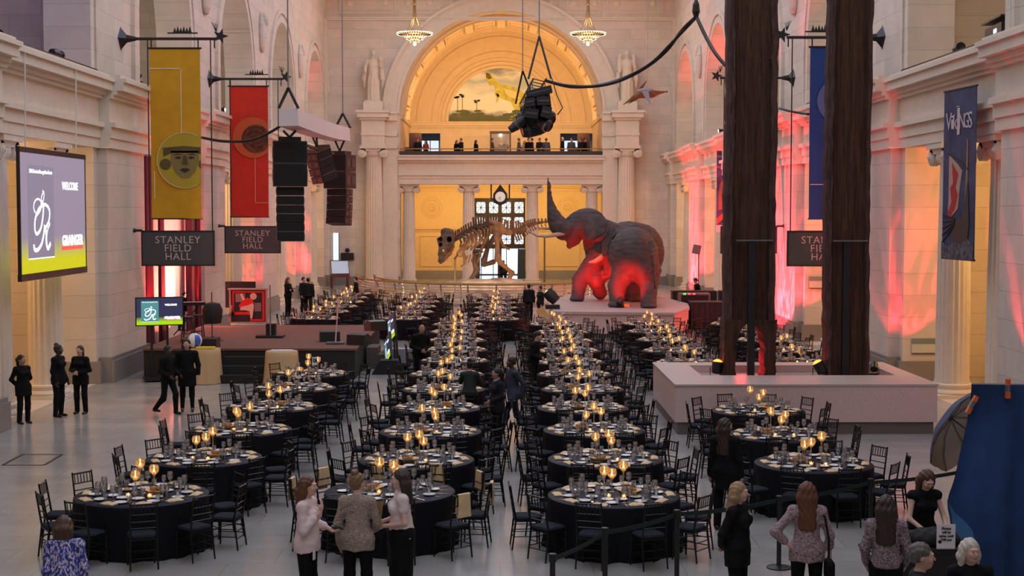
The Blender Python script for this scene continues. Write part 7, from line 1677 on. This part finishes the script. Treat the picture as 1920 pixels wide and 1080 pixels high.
def person(px, Y, H, face, label, hair='black', style='short', sk='light', top=M_bk, sleeve='long', sleeve_col=None, bottom='trousers', botm=None, hem=.90, pose={}, detail=0, female=False, z0=0, extra=None, x=None, neck=0, hems=0):
    """face: direction in degrees, 0 looks towards the camera, 90 towards the right of the picture, 180 away"""
    s = H / 1.75; X0 = wx(px, Y) if x is None else x
    root = empty('person', (X0, Y, z0), R(face), label, 'person')
    hh = {0: .028, 1: .02, 2: .0125}[detail]
    lean = R(pose.get('lean', 0)); tilt = R(pose.get('tilt', 0)); turn = R(pose.get('turn', 0)); sway = pose.get('sway', 0)
    def Lx(p):      # bend forward at the hip
        p = Vector(p)
        if p.z > .95: q = p - Vector((0, 0, .95)); q = Matrix.Rotation(lean, 3, 'X') @ q; p = q + Vector((0, 0, .95)); p.x += sway * (p.z - .95)
        return p
    sw = .165 if female else .195; hw = .10
    J = dict(pel=(0, .01, .97), wai=(0, .0, 1.12), che=(0, 0, 1.30), nb=(0, .015, 1.47), nt=(0, -.005, 1.56), hd=(0, -.02, 1.645))
    for s_, n in ((1, 'l'), (-1, 'r')):
        J['sh_' + n] = (s_ * sw, .01, 1.415); J['el_' + n] = (s_ * (sw + .055), .03, 1.13); J['wr_' + n] = (s_ * (sw + .05), -.05, .89)
        J['hp_' + n] = (s_ * hw, .01, .93); J['kn_' + n] = (s_ * (hw + .01), -.01, .50); J['an_' + n] = (s_ * (hw + .02), .02, .085)
    J.update(pose.get('J', {}))
    for k in list(J):
        J[k] = Vector(J[k]) if k[:2] in ('kn', 'an', 'hp') or pose.get('abs') and k[:2] in ('el', 'wr') and k in pose.get('J', {}) else Lx(J[k])
    lo, hi = np.array([-.62, -.62, -.02]), np.array([.62, .62, 1.95])
    mx = max(abs(J[k].x) for k in J) + .14; my0 = min(J[k].y for k in J) - .26; my1 = max(J[k].y for k in J) + .22
    lo, hi = (-mx, my0, -.02), (mx, my1, 1.85)
    def scl(V): return V * s
    def put(name, g, mats, mi=None, par=root):
        V, Fq = g.mesh()
        if len(Fq) == 0: return None
        return np_mesh(name, scl(V), Fq, mats, par, mi=None if mi is None else mi(V, Fq))
    def body(g, infl=0, arms=True, legs=True, torso=True, slv=1.0, k=.03):
        f = infl
        if torso:
            rx = .135 if female else .16
            g.ell(J['che'], (rx + f, .098 + f, .17 + f), k, rot=(lean, 0, 0)).ell(J['wai'], (.118 + f + (0 if female else .015), .088 + f, .15 + f), k * 2, rot=(lean, 0, 0)).ell(J['pel'], (.158 + f, .115 + f, .12 + f), k * 2)
            for n in 'lr': g.cone(J['nb'] + Vector((0, 0, -.04)), J['sh_' + n], .055 + f, .052 + f, .05)
            if female and detail:
                for s_ in (-1, 1): g.ell(J['che'] + Matrix.Rotation(lean, 3, 'X') @ Vector((s_ * .07, -.085, .0)), .058 + f, .04)
        if arms:
            for n in 'lr':
                a, b, c = J['sh_' + n], J['el_' + n], J['wr_' + n]; th = .85 if female else 1
                if slv >= 1: g.cone(a, b, .05 * th + f, .038 * th + f, .04).cone(b, c, .038 * th + f, .027 + f, .03)
                elif slv > .5: g.cone(a, b, .05 * th + f, .038 * th + f, .04).cone(b, b.lerp(c, (slv - .5) * 2), .038 * th + f, .034 + f, .03)
                else: g.cone(a, a.lerp(b, slv * 2), .05 * th + f, .046 * th + f, .04)
        if legs:
            for n in 'lr':
                a, b, c = J['hp_' + n], J['kn_' + n], J['an_' + n]
                g.cone(a, b, .088 + f, .055 + f, .04).cone(b + Vector((0, .015, -.1)), b, .05 + f, .052 + f, .04).cone(b + Vector((0, .015, -.1)), c, .053 + f, .034 + f, .04)
        return g
    # body, head and hands in one mesh
    parts_ = []
    g = SDF(lo, hi, hh); body(g, 0); g.chain([J['nb'], J['nt']], [.056, .048], .03)
    for n in 'lr': fd = J['an_' + n]; g.cone(fd + Vector((0, .02, -.03)), fd + Vector((0, -.13, -.05)), .035, .028, .03)
    V, Fq = g.mesh(); parts_.append((V, Fq, np.zeros(len(Fq), int)))
    RH = Matrix.Rotation(lean * .4 + tilt, 3, 'X'); RH = Matrix.Rotation(turn, 3, 'Z') @ RH; HC = J['hd']
    def hp(v): return HC + RH @ Vector(v)
    hh2 = {0: .02, 1: .011, 2: .0065}[detail]
    g = SDF(HC - Vector((.15, .19, .2)), HC + Vector((.15, .19, .17)), hh2)
    g.ell(hp((0, .012, .03)), (.073, .092, .092), .02, rot=RH).ell(hp((0, -.022, -.035)), (.058, .066, .078), .04, rot=RH).ell(hp((0, -.05, -.085)), (.028, .028, .022), .03)
    g.cone(hp((0, .01, -.07)), J['nb'], .047, .052, .03)
    if detail:
        g.cone(hp((0, -.09, .012)), hp((0, -.107, -.024)), .007, .0115, .012).ell(hp((0, -.084, .03)), (.05, .014, .010), .015, rot=RH)
        for s_ in (-1, 1):
            g.ell(hp((s_ * .03, -.095, .008)), (.017, .012, .010), .012, op='s').ell(hp((s_ * .076, .012, -.005)), (.010, .022, .032), .01, rot=RH).ell(hp((s_ * .036, -.072, -.025)), (.02, .016, .02), .02)
        g.ell(hp((0, -.088, -.052)), (.024, .010, .006), .008, rot=RH).ell(hp((0, -.086, -.063)), (.02, .010, .006), .006, rot=RH)
    V, Fq = g.mesh(); C_ = V[Fq].mean(1); loc = (C_ - np.array(HC)) @ np.array(RH)
    mi = np.zeros(len(Fq), int)
    if detail: mi[(np.abs(loc[:, 0]) < .026) & (loc[:, 1] < -.06) & (loc[:, 2] < -.045) & (loc[:, 2] > -.070)] = 1
    parts_.append((V, Fq, mi))
    if detail:   # eyes
        m = MB()
        for s_ in (-1, 1): m.sph(hp((s_ * .030, -.080, .007)), .0115, 5, 2); m.sph(hp((s_ * .030, -.0885, .0065)), .0058, 4, 3)
        Fe = np.array([list(f) + [f[0]] * (4 - len(f)) for f in m.f]); parts_.append((np.array([tuple(v) for v in m.v]), Fe, np.array(m.m)))
    hs = {0: .016, 1: .008, 2: .0048}[detail]
    for n, s_ in (('l', 1), ('r', -1)):
        w_, e_ = J['wr_' + n], J['el_' + n]; d = (w_ - e_).normalized(); d = Vector(pose.get('hd_' + n, d)).normalized(); out = Vector(pose.get('pn_' + n, (-s_, 0, 0)))      # palm normal
        side = d.cross(out); side = side.normalized() if side.length > .1 else Vector((0, 1, 0)); pn = side.cross(d).normalized()
        if pn.dot(out) < 0: pn = -pn
        thumb_side = side if side.y < 0 or (abs(side.y) < .2 and side.z > 0) else -side
        cu = pose.get('curl_' + n, .45)
        g = SDF(w_ - Vector((.17, .17, .17)), w_ + Vector((.17, .17, .17)), hs); pc = w_ + d * .05; A = Matrix((thumb_side, d, pn)).transposed()
        g.ell(pc, (.038, .048, .015), .01, rot=A).cone(w_ - d * .02, pc, .025, .028, .02)
        for k, (o, L) in enumerate(((.027, .072), (.009, .08), (-.009, .075), (-.026, .058))):
            b0 = pc + thumb_side * o + d * .036; d1 = (d + pn * cu * .5).normalized(); d2 = (d + pn * (cu * 1.6)).normalized(); p1 = b0 + d1 * L * .5; p2 = p1 + d2 * L * .5
            g.cone(b0, p1, .0095, .0085, .004).cone(p1, p2, .0085, .007, .004)
        t0 = w_ + d * .022 + thumb_side * .026; t1 = t0 + (thumb_side * .7 + d * .7 + pn * .3).normalized() * .036; t2 = t1 + (thumb_side * .25 + d + pn * (.3 + cu * .5)).normalized() * .03
        g.cone(t0, t1, .013, .011, .008).cone(t1, t2, .011, .0085, .004)
        V, Fq = g.mesh(); parts_.append((V, Fq, np.zeros(len(Fq), int)))
    Vs = []; Fs = []; Ms = []; o = 0
    for V, Fq, mi in parts_: Vs.append(V); Fs.append(Fq + o); Ms.append(mi); o += len(V)
    np_mesh('body', scl(np.concatenate(Vs)), np.concatenate(Fs), [skin(sk), lipm(sk), M_eyew, M_iris], root, mi=np.concatenate(Ms))
    # clothes
    if botm is None: botm = M_bk
    g = SDF(lo, hi, hh)
    if bottom == 'trousers':
        body(g, .014, arms=False, torso=False); g.ell(J['pel'] + Vector((0, .005, 0)), (.168, .128, .13), .06); 
        for n in 'lr': g.cone(J['kn_' + n], J['an_' + n] + Vector((0, .01, -.02)), .062, .062 if pose.get('wide') else .052, .03)
        g.cut_above(1.07); g.D = np.maximum(g.D, (.035 - g.ax[2])[None, None, :]); put('trousers', g, botm)
    else:
        zl = {'skirt': .52, 'long_skirt': .2, 'apron': .62}[bottom]
        g.ell(J['pel'], (.168, .128, .14), .06); mid = (J['kn_l'] + J['kn_r']) / 2
        for n in 'lr': g.cone(J['hp_' + n], J['kn_' + n].lerp(J['an_' + n], max(0, (.5 - zl) / .42)), .11, .115, .12)
        g.cone(J['pel'], mid, .13, .13, .12); g.D = np.maximum(g.D, (zl - g.ax[2])[None, None, :]); g.cut_above(1.07); put('skirt' if bottom != 'apron' else 'apron', g, botm)
        g = SDF(lo, hi, hh); body(g, .012, arms=False, torso=False); g.cut_above(zl + .1); g.D = np.maximum(g.D, (.04 - g.ax[2])[None, None, :])
        put('trousers' if bottom == 'apron' else 'stockings', g, botm)
    g = SDF(lo, hi, hh); sl = {'long': 1.0, 'elbow': .78, 'short': .36, 'cap': .2, 'none': .0}[sleeve]
    body(g, .022 if detail else .02, legs=False, slv=sl if sl else .02, arms=sl > 0)
    g.cone(J['wai'], J['pel'] - Vector((0, 0, max(0, .97 - hem) * .9)), .13, .15, .08)
    if hem < .93:
        for n in 'lr': g.cone(J['hp_' + n], J['hp_' + n].lerp(J['kn_' + n], max(.06, (.93 - hem) / .43 + .1)), .112, .112, .08)
    g.ell(J['nt'] + Vector((0, -.035 - neck, .03)), (.07, .075, .075 + neck), .02, op='s')
    if detail == 2: g.warp(lambda X, Y, Z: .004 * np.sin(X * 31 + Z * 22) * np.sin(Z * 40 + Y * 30 + X * 9))
    if hems: g.D = np.maximum(g.D, (hem + .02 * np.abs(np.sin(g.ax[0] * 14))[:, None, None] - g.ax[2][None, None, :]))
    else: g.D = np.maximum(g.D, (hem - g.ax[2])[None, None, :])
    # wrists leave the sleeves even when the arms hang below the hem
    g2 = SDF(lo, hi, hh)
    if sl > 0:
        for n in 'lr':
            a, b, c = J['sh_' + n], J['el_' + n], J['wr_' + n]; th = .85 if female else 1
            if sl >= 1: g2.cone(a, b, .05 * th + .022, .038 * th + .018, .03).cone(b, c, .038 * th + .018, .027 + .014, .03)
            elif sl > .5: g2.cone(a, b, .05 * th + .02, .038 * th + .017, .03).cone(b, b.lerp(c, (sl - .5) * 2), .038 * th + .017, .034 + .014, .03)
        g.D = np.minimum(g.D, g2.D)
    put('jacket' if top in (M_suit, M_navy, M_gsuit) else 'top', g, top)
    for n in 'lr':
        if z0 > 1 and detail == 0: break
        fd = J['an_' + n]; g = SDF(fd - Vector((.09, .24, .12)), fd + Vector((.09, .12, .1)), max(.012, hh * .6)); g.cone(fd + Vector((0, .035, -.04)), fd + Vector((0, -.14, -.055)), .042, .034, .03).cone(fd + Vector((0, .01, 0)), fd + Vector((0, .0, -.05)), .040, .04, .02); g.D = np.maximum(g.D, (.002 - g.ax[2])[None, None, :] if fd.z < .12 else (fd.z - .085 - g.ax[2])[None, None, :]); put('shoe', g, M_shoe)
    # hair
    if style != 'bald':
        L = {'short': .0, 'bob': .16, 'long': .42, 'bun': 0, 'ponytail': .0, 'medium': .27}[style]
        g = SDF(HC - Vector((.19, .2, .25 + L)), HC + Vector((.19, .28, .19)), {0: .022, 1: .014, 2: .008}[detail])
        g.ell(hp((0, .026, .045)), (.088, .102, .092), .02, rot=RH)
        if style == 'short': g.ell(hp((0, .05, .0)), (.083, .07, .085), .03, rot=RH)
        if L:
            dwn = Vector((0, .03, -1)).normalized()
            for xx, yy in ((-.065, .03), (.065, .03), (-.045, .075), (.045, .075), (0, .085)):
                a = hp((xx, yy, .03)); b = hp((xx * 1.25, yy + .015, -.06)); c = b + dwn * max(0, L - .06) + Vector((0, .03 if L > .2 else 0, 0)); g.chain([a, b, c], [.045, .046, .036], .035)
        if style == 'bun': g.ell(hp((0, .07, .135)), (.048, .048, .042), .01).ell(hp((0, .05, .0)), (.08, .065, .09), .03)
        if style == 'ponytail': g.ell(hp((0, .05, .0)), (.08, .065, .085), .03).chain([hp((0, .10, .05)), hp((0, .15, .0)), J['nb'] + Vector((0, .13, -.06)), J['nb'] + Vector((0, .13, -.24))], [.028, .036, .036, .018], .03)
        g.ell(hp((0, -.10, -.035)), (.066 if L else .09, .082, .095), .02, rot=RH, op='s')
        if style == 'short': g.ell(hp((0, .0, -.13)), (.15, .16, .085), .02, rot=RH, op='s')
        if detail: g.warp(lambda X, Y, Z: .0035 * np.sin(X * 95 + 6 * np.sin(Z * 11)) + .002 * np.sin(Y * 120 + Z * 15))
        put('hair', g, hairm(hair))
    if extra: extra(root, J, s, hp, scl, lo, hi, hh, put)
    return root
def badge(root, J, s, *a): 
    MB().cbox(Vector((.075, -.125, 1.33)) * s, (.085, .008, .06), M=Matrix.Rotation(-.4, 3, 'Y')).build('name_badge', [M_card], root); MB().cbox(Vector((.085, -.131, 1.302)) * s, (.085, .006, .02), M=Matrix.Rotation(-.4, 3, 'Y')).build('badge_stripe', mat('yellow stripe', (.7, .5, .02), .5), root)
BH = dict(J=dict(el_l=(.27, .10, 1.15), wr_l=(.07, .19, .97), el_r=(-.27, .10, 1.15), wr_r=(-.05, .20, .96)))     # hands behind the back
FRONT = dict(J=dict(el_l=(.26, .0, 1.14), wr_l=(.06, -.20, 1.09), el_r=(-.26, .0, 1.14), wr_r=(-.05, -.20, 1.08)))  # hands in front
CROSS = dict(J=dict(el_l=(.25, -.04, 1.14), wr_l=(-.06, -.19, 1.2), el_r=(-.25, -.04, 1.14), wr_r=(.08, -.2, 1.17)))
def merge(a, **k): d = dict(a); J = dict(a.get('J', {})); J.update(k.pop('J', {})); d.update(k); d['J'] = J; return d
# ---- foreground
M_pinkb = mat('pale pink blouse', (.78, .60, .58), .6, sheen=.2, var=.04)
M_knit = mat('oatmeal knit', (.42, .32, .25), .9, var=.45, vscale=60, bump=1)
M_wht = mat('white pink blouse', (.80, .66, .64), .6)
M_dots = mat('mauve dotted knit', (.32, .22, .23), .85, var=.6, vscale=42, bump=.5)
M_patt = mat('grey patterned blouse', (.22, .16, .17), .8, var=.95, vscale=55)
M_bluep = bpy.data.materials.new('blue white print'); M_bluep.use_nodes = True
nt = M_bluep.node_tree; b = nt.nodes['Principled BSDF']; tc = nt.nodes.new('ShaderNodeTexCoord'); mp_ = nt.nodes.new('ShaderNodeMapping'); mp_.inputs['Scale'].default_value = (1, 1, .35); nz = nt.nodes.new('ShaderNodeTexNoise'); nz.inputs['Scale'].default_value = 48; cr = nt.nodes.new('ShaderNodeValToRGB'); cr.color_ramp.interpolation = 'CONSTANT'
nt.links.new(tc.outputs['Object'], mp_.inputs[0]); nt.links.new(mp_.outputs[0], nz.inputs[0]); nt.links.new(nz.outputs['Fac'], cr.inputs[0]); nt.links.new(cr.outputs[0], b.inputs['Base Color']); b.inputs['Roughness'].default_value = .8
e = cr.color_ramp.elements; e[0].position = 0; e[0].color = (.02, .025, .12, 1); e[1].position = .44; e[1].color = (.07, .09, .42, 1)
for p_, c_ in ((.54, (.62, .50, .52)), (.66, (.10, .08, .3))): q = e.new(p_); q.color = (*c_, 1)
def phone_and_badge(root, J, s, *a): MB().cbox(Vector((-.13, -.13, .82)) * s, (.07, .01, .10)).build('name_badge', M_card, root)
o = person(573, 17.0, 1.68, 78, 'woman in pale pink blouse holding a phone, left of three at the front middle table', 'auburn', 'medium', 'fair', M_pinkb, 'elbow', hem=.84, detail=2, female=True, hems=1,
       pose=dict(J=dict(el_l=(.24, -.02, 1.15), wr_l=(.12, -.25, 1.10), el_r=(-.24, -.03, 1.14), wr_r=(-.05, -.19, 1.36)), hd_r=(.2, -.1, 1), pn_r=(0, 1, 0), pn_l=(0, 0, 1), curl_l=.7, curl_r=.6, tilt=-3), extra=phone_and_badge)
ph = MB().box((-.035, -.075, 0), (.035, .075, .012)).build('smartphone', M_blk); Mx = Matrix.Rotation(R(78), 3, 'Z'); p = Vector((wx(573, 17.0), 17.0, 0)) + Mx @ Vector((.10, -.34, 1.075)); ph.location = p; ph.rotation_euler = (.2, 0, R(78)); tag(ph, 'black phone in the hand of the woman in the pink blouse', 'phone')
person(668, 17.2, 1.68, 172, 'woman in oatmeal knit cardigan with a bun, back to the camera', 'dirty blonde', 'bun', 'fair', M_knit, 'long', hem=.80, detail=2, female=True, hems=1,
       pose=dict(J=dict(el_l=(.25, .03, 1.13), wr_l=(.24, -.03, .88), el_r=(-.25, -.03, 1.13), wr_r=(-.18, -.22, 1.03)), turn=-28, tilt=6, wide=1), bottom='trousers')
person(750, 17.3, 1.71, -82, 'dark haired woman in short sleeved white blouse holding a clipboard', 'dark brown', 'medium', 'fair', M_wht, 'cap', hem=.92, detail=2, female=True, bottom='long_skirt',
       pose=dict(J=dict(el_l=(.24, .03, 1.14), wr_l=(.06, -.23, 1.08), el_r=(-.22, -.02, 1.14), wr_r=(-.03, -.23, 1.12)), tilt=3))
cbd = MB().cbox((0, 0, 0), (.23, .008, .32)).build('clipboard', mat('brown clipboard', (.30, .18, .08), .5)); Mx = Matrix.Rotation(R(-82), 3, 'Z'); cbd.location = Vector((wx(750, 17.3), 17.3, 0)) + Mx @ Vector((.0, -.285, 1.19)); cbd.rotation_euler = (R(-14), R(-10), R(-60)); tag(cbd, 'brown clipboard held by the woman in the white blouse', 'clipboard')
person(115, 15.3, 1.56, -160, 'woman in blue and white print top bending her head, bottom left corner', 'brown', 'bob', 'light', M_bluep, 'long', hem=.85, detail=2, female=True, pose=dict(lean=16, tilt=18, turn=-18))
person(1389, 16.8, 1.64, 38 + 20, 'blonde woman in black jacket with a name badge, hands behind her back', 'blonde', 'medium', 'light', M_bk, 'long', hem=.72, detail=2, female=True, pose=merge(BH, turn=10), extra=badge)
def shoulder_bag(root, J, s, *a):
    MB().tube([Vector(v) * s for v in ((-.10, -.02, 1.49), (-.20, .10, 1.36), (-.245, .12, 1.1), (-.25, .10, .86))], .012, 5).build('bag_strap', M_bk, root)
    g = SDF((-.40, -.1, .55), (-.14, .28, .9), .015); g.box((-.26, .08, .72), (.055, .13, .12), rot=None, rd=.04); V, Fq = g.mesh(); np_mesh('shoulder_bag', V * s, Fq, M_bk, root)
person(1520, 16.6, 1.68, 176, 'woman in mauve dotted knit top with a shoulder bag, hand on hip', 'auburn', 'long', 'fair', M_dots, 'elbow', hem=.80, detail=2, female=True, hems=1,
       pose=dict(J=dict(el_l=(.40, .10, 1.17), wr_l=(.20, .05, .99), el_r=(-.27, .02, 1.13), wr_r=(-.28, -.04, .88)), turn=-12), extra=shoulder_bag)
person(1671, 15.9, 1.66, 168, 'woman in grey patterned blouse with long dark hair, seen from behind', 'dark brown', 'long', 'light', M_patt, 'long', hem=.93, detail=2, female=True, pose=dict(J=dict(el_l=(.25, .02, 1.14), wr_l=(.22, -.12, .93), el_r=(-.25, .02, 1.14), wr_r=(-.22, -.12, .93)), turn=-10, tilt=8))
person(1736, 17.75, 1.66, 8, 'woman in black sleeveless dress leaning over the registration desk', 'brown', 'medium', 'fair', M_bk, 'none', hem=.6, detail=2, female=True, neck=.03,
       pose=dict(lean=14, tilt=26, abs=1, J=dict(el_l=(.24, -.18, 1.12), wr_l=(.17, -.42, .98), el_r=(-.24, -.18, 1.12), wr_r=(-.10, -.42, .98)), hd_l=(-.2, -1, -.1), hd_r=(.2, -1, -.1), pn_l=(0, 0, -1), pn_r=(0, 0, -1)))
person(1737, 13.2, 1.75, 78, 'grey haired man in dark clothes at the bottom right edge, looking right', 'grey', 'short', 'light', M_suit, detail=2)
person(1832, 13.9, 1.63, -6, 'smiling woman with short white hair at the bottom right corner', 'white', 'bob', 'fair', M_bk, detail=2, female=True, pose=dict(turn=18))
person(1729, 12.35, 1.62, 170, 'brown haired person at the bottom edge, only the top of the head showing', 'brown', 'bob', 'light', M_bk, detail=1)
person(1364, 21.7, 1.69, 160, 'tall woman in black with a long ponytail, seen from behind by the right front table', 'dark brown', 'long', 'light', M_bk, 'long', hem=.66, detail=2, female=True, pose=dict(turn=-40, J=dict(wr_l=(.25, -.03, .88), wr_r=(-.25, .0, .88))))
# ---- waiting staff at the left
person(42, 32.8, 1.56, 50, 'short server in black with a dark ponytail leaning at the front left column', 'black', 'ponytail', 'tan', M_bk, hem=.72, detail=1, female=True, pose=merge(BH, wide=1, turn=20, sway=-.08))
person(108, 33.9, 1.69, 75, 'server in black with a round black cap of hair, facing right, left staff group', 'black', 'bun', 'dark', M_bk, hem=.8, detail=1, female=True, pose=dict(J=dict(wr_l=(.2, -.1, .9)), turn=10))
person(149, 34.4, 1.62, -12, 'server in black facing the camera with clasped hands, left staff group', 'dark brown', 'ponytail', 'light', M_bk, hem=.76, detail=1, female=True, pose=merge(FRONT, wide=1))
WALK = dict(kn_l=(.11, -.16, .52), an_l=(.11, -.16, .085), kn_r=(-.11, .04, .5), an_r=(-.11, .34, .14))
person(313, 34.3, 1.63, 62, 'server in black walking right, in front of the stage', 'black', 'short', 'dark', M_bk, detail=1, pose=dict(J=dict(WALK, wr_l=(.18, -.24, 1.0), el_l=(.25, .02, 1.13), wr_r=(-.2, -.22, 1.0))))
person(349, 34.8, 1.74, 10, 'tall young server in black shirt and apron, in front of the stage', 'black', 'short', 'light', M_bk, detail=1, bottom='apron', pose=dict(J=dict(el_l=(.27, .02, 1.13), wr_l=(.27, -.05, .9)), turn=-10))
# ---- among the tables
person(786, 39.7, 1.74, 25, 'bald man in black setting a table behind the angled monitors', 'black', 'bald', 'tan', M_bk, detail=1, pose=merge(FRONT, lean=14, tilt=14))
person(880, 31.5, 1.56, 175, 'server in dark green black shirt seen from behind at the middle column tables', 'black', 'bun', 'light', mat('green black cloth', (.012, .020, .015), .8), detail=1, female=True, pose=dict(lean=6, J=dict(el_l=(.24, -.16, 1.24), wr_l=(.10, -.14, 1.46), el_r=(-.28, -.14, 1.2), wr_r=(-.18, -.2, 1.40))))
def collar(root, J, s, *a): 
    g = SDF((-.12, -.14, 1.38), (.12, .1, 1.56), .01); g.cone((0, .0, 1.45), (0, -.02, 1.49), .075, .066, .02).ell((0, -.05, 1.55), (.05, .07, .05), .01, op='s'); V, Fq = g.mesh(); np_mesh('shirt_collar', V * s, Fq, mat('lilac shirt', (.32, .34, .62), .6), root)
person(932, 29.5, 1.61, -70, 'woman in black suit with a lilac collar in the middle aisle', 'black', 'ponytail', 'tan', M_suit, hem=.78, detail=1, female=True, extra=collar, pose=dict(J=dict(el_l=(.22, .04, 1.15), wr_l=(.16, -.2, 1.05), wr_r=(-.2, -.08, .92))))
person(963, 31.2, 1.67, -70, 'man in navy suit striding along the middle aisle', 'black', 'short', 'dark', M_navy, hem=.80, detail=1, botm=M_navy, pose=dict(lean=4, J=dict(kn_l=(.11, -.22, .53), an_l=(.11, -.34, .1), kn_r=(-.11, .1, .5), an_r=(-.11, .42, .13), el_l=(.26, .16, 1.17), wr_l=(.24, .12, .93), el_r=(-.26, -.08, 1.15), wr_r=(-.22, -.22, .98))))
person(1000, 37.4, 1.72, 70, 'server in black bending over the table right of the aisle', 'black', 'short', 'light', M_bk, detail=1, pose=merge(FRONT, lean=10, tilt=16))
person(992, 63.6, 1.62, 165, 'broad man in dark suit seen from behind, left of the pair by the elephant plinth', 'black', 'short', 'tan', M_suit, detail=1)
person(1013, 62.8, 1.56, -60, 'dark haired person in dark suit, right of the pair by the elephant plinth', 'black', 'bun', 'light', M_suit, detail=1, female=True)
person(540, 66.4, 1.78, 65, 'woman in black with long hair standing by the far left pier', 'brown', 'medium', 'light', M_bk, detail=1, female=True, pose=CROSS)
person(569, 68.2, 1.72, 60, 'left of two dark suited people standing behind the stage', 'black', 'short', 'light', M_suit, detail=0)
person(578, 66.8, 1.75, 170, 'right of two dark suited people standing behind the stage', 'black', 'short', 'tan', M_suit, detail=0)
person(667, 70.5, 1.62, -70, 'man in dark suit beside the back left tables', 'black', 'short', 'light', M_suit, detail=0)
person(944, 94.0, 1.62, 180, 'silhouetted person standing in the bright doorway', 'black', 'short', 'tan', M_suit, detail=0)
person(1311, 66.0, 1.78, -80, 'operator in black working at the control desk', 'black', 'short', 'light', M_bk, detail=1, pose=merge(FRONT, lean=12, tilt=22))
# ---- on the balconies
BAL = [(784, 10, 'dark suit facing the camera, far left balcony window', M_suit, 0, 'black'), (799, -30, 'red dress with a drink, left balcony window', mat('red dress', (.35, .05, .04), .7), 1, 'dark brown'), (857, 40, 'dark dress, left of the couple on the balcony', M_bk, 1, 'brown'), (864.5, -60, 'dark suit, right of the couple on the balcony', M_suit, 0, 'grey'),
       (893, 60, 'black dress holding a red folder on the balcony', M_bk, 1, 'black'), (923, 80, 'brown jacket beside the skull case', mat('brown jacket', (.09, .05, .035), .8), 0, 'brown'), (973, 100, 'grey suit, left of the balcony group right of the skull', M_gsuit, 0, 'grey'), (984, 0, 'small figure in pale top in the balcony group', mat('pale top', (.4, .3, .3), .8), 1, 'auburn'),
       (991, 30, 'dark jacket inside the balcony group', M_bk, 0, 'brown'), (997, -80, 'dark suit, right of the balcony group', M_suit, 0, 'black'), (1012, 30, 'black suit and white shirt on the balcony', M_suit, 0, 'black'), (1024, 160, 'grey jacket seen from behind on the balcony', M_gsuit, 0, 'brown'),
       (1054, 80, 'bald head and dark suit at the right balcony window', M_suit, 0, 'bald'), (1071, 10, 'grey suit in the right balcony window', M_gsuit, 0, 'grey'), (1088, -60, 'dark suit beside the right booth on the balcony', M_suit, 0, 'grey'), (1096, 60, 'dark jacket behind the right booth on the balcony', M_bk, 0, 'black')]
for px, f, d, tm, fem, hc in BAL:
    Hh = 1.62 if fem else 1.76
    if px == 1054: Hh = 1.84
    person(px, 98.6 if px != 984 else 99.6, Hh, f, 'person in ' + d, 'black' if hc == 'bald' else hc, 'bald' if hc == 'bald' else ('medium' if fem else 'short'), 'light', tm, z0=8.05, female=bool(fem), detail=0, bottom='skirt' if fem else 'trousers', pose=FRONT if px in (799, 893, 1012, 864.5, 973) else {})
person(10, 37.4, 1.7, 150, 'two-tone dressed person on the left gallery at the top left corner', 'dark brown', 'bob', 'light', M_bk, z0=8.05, x=-12.95, detail=1, female=True)
person(268, 52.2, 1.7, 120, 'person in black leaning on the second left gallery', 'black', 'short', 'light', M_bk, z0=8.05, x=-12.95, detail=0)
person(1878, 34.5, 1.75, -100, 'operator behind the follow spot on the right gallery', 'black', 'short', 'light', M_bk, z0=8.05, x=12.9, detail=1)
person(340, 47.5, 1.3, 150, 'seated musician in black behind the television, on the stage', 'black', 'short', 'light', M_bk, z0=.9, detail=1, pose=dict(lean=14))
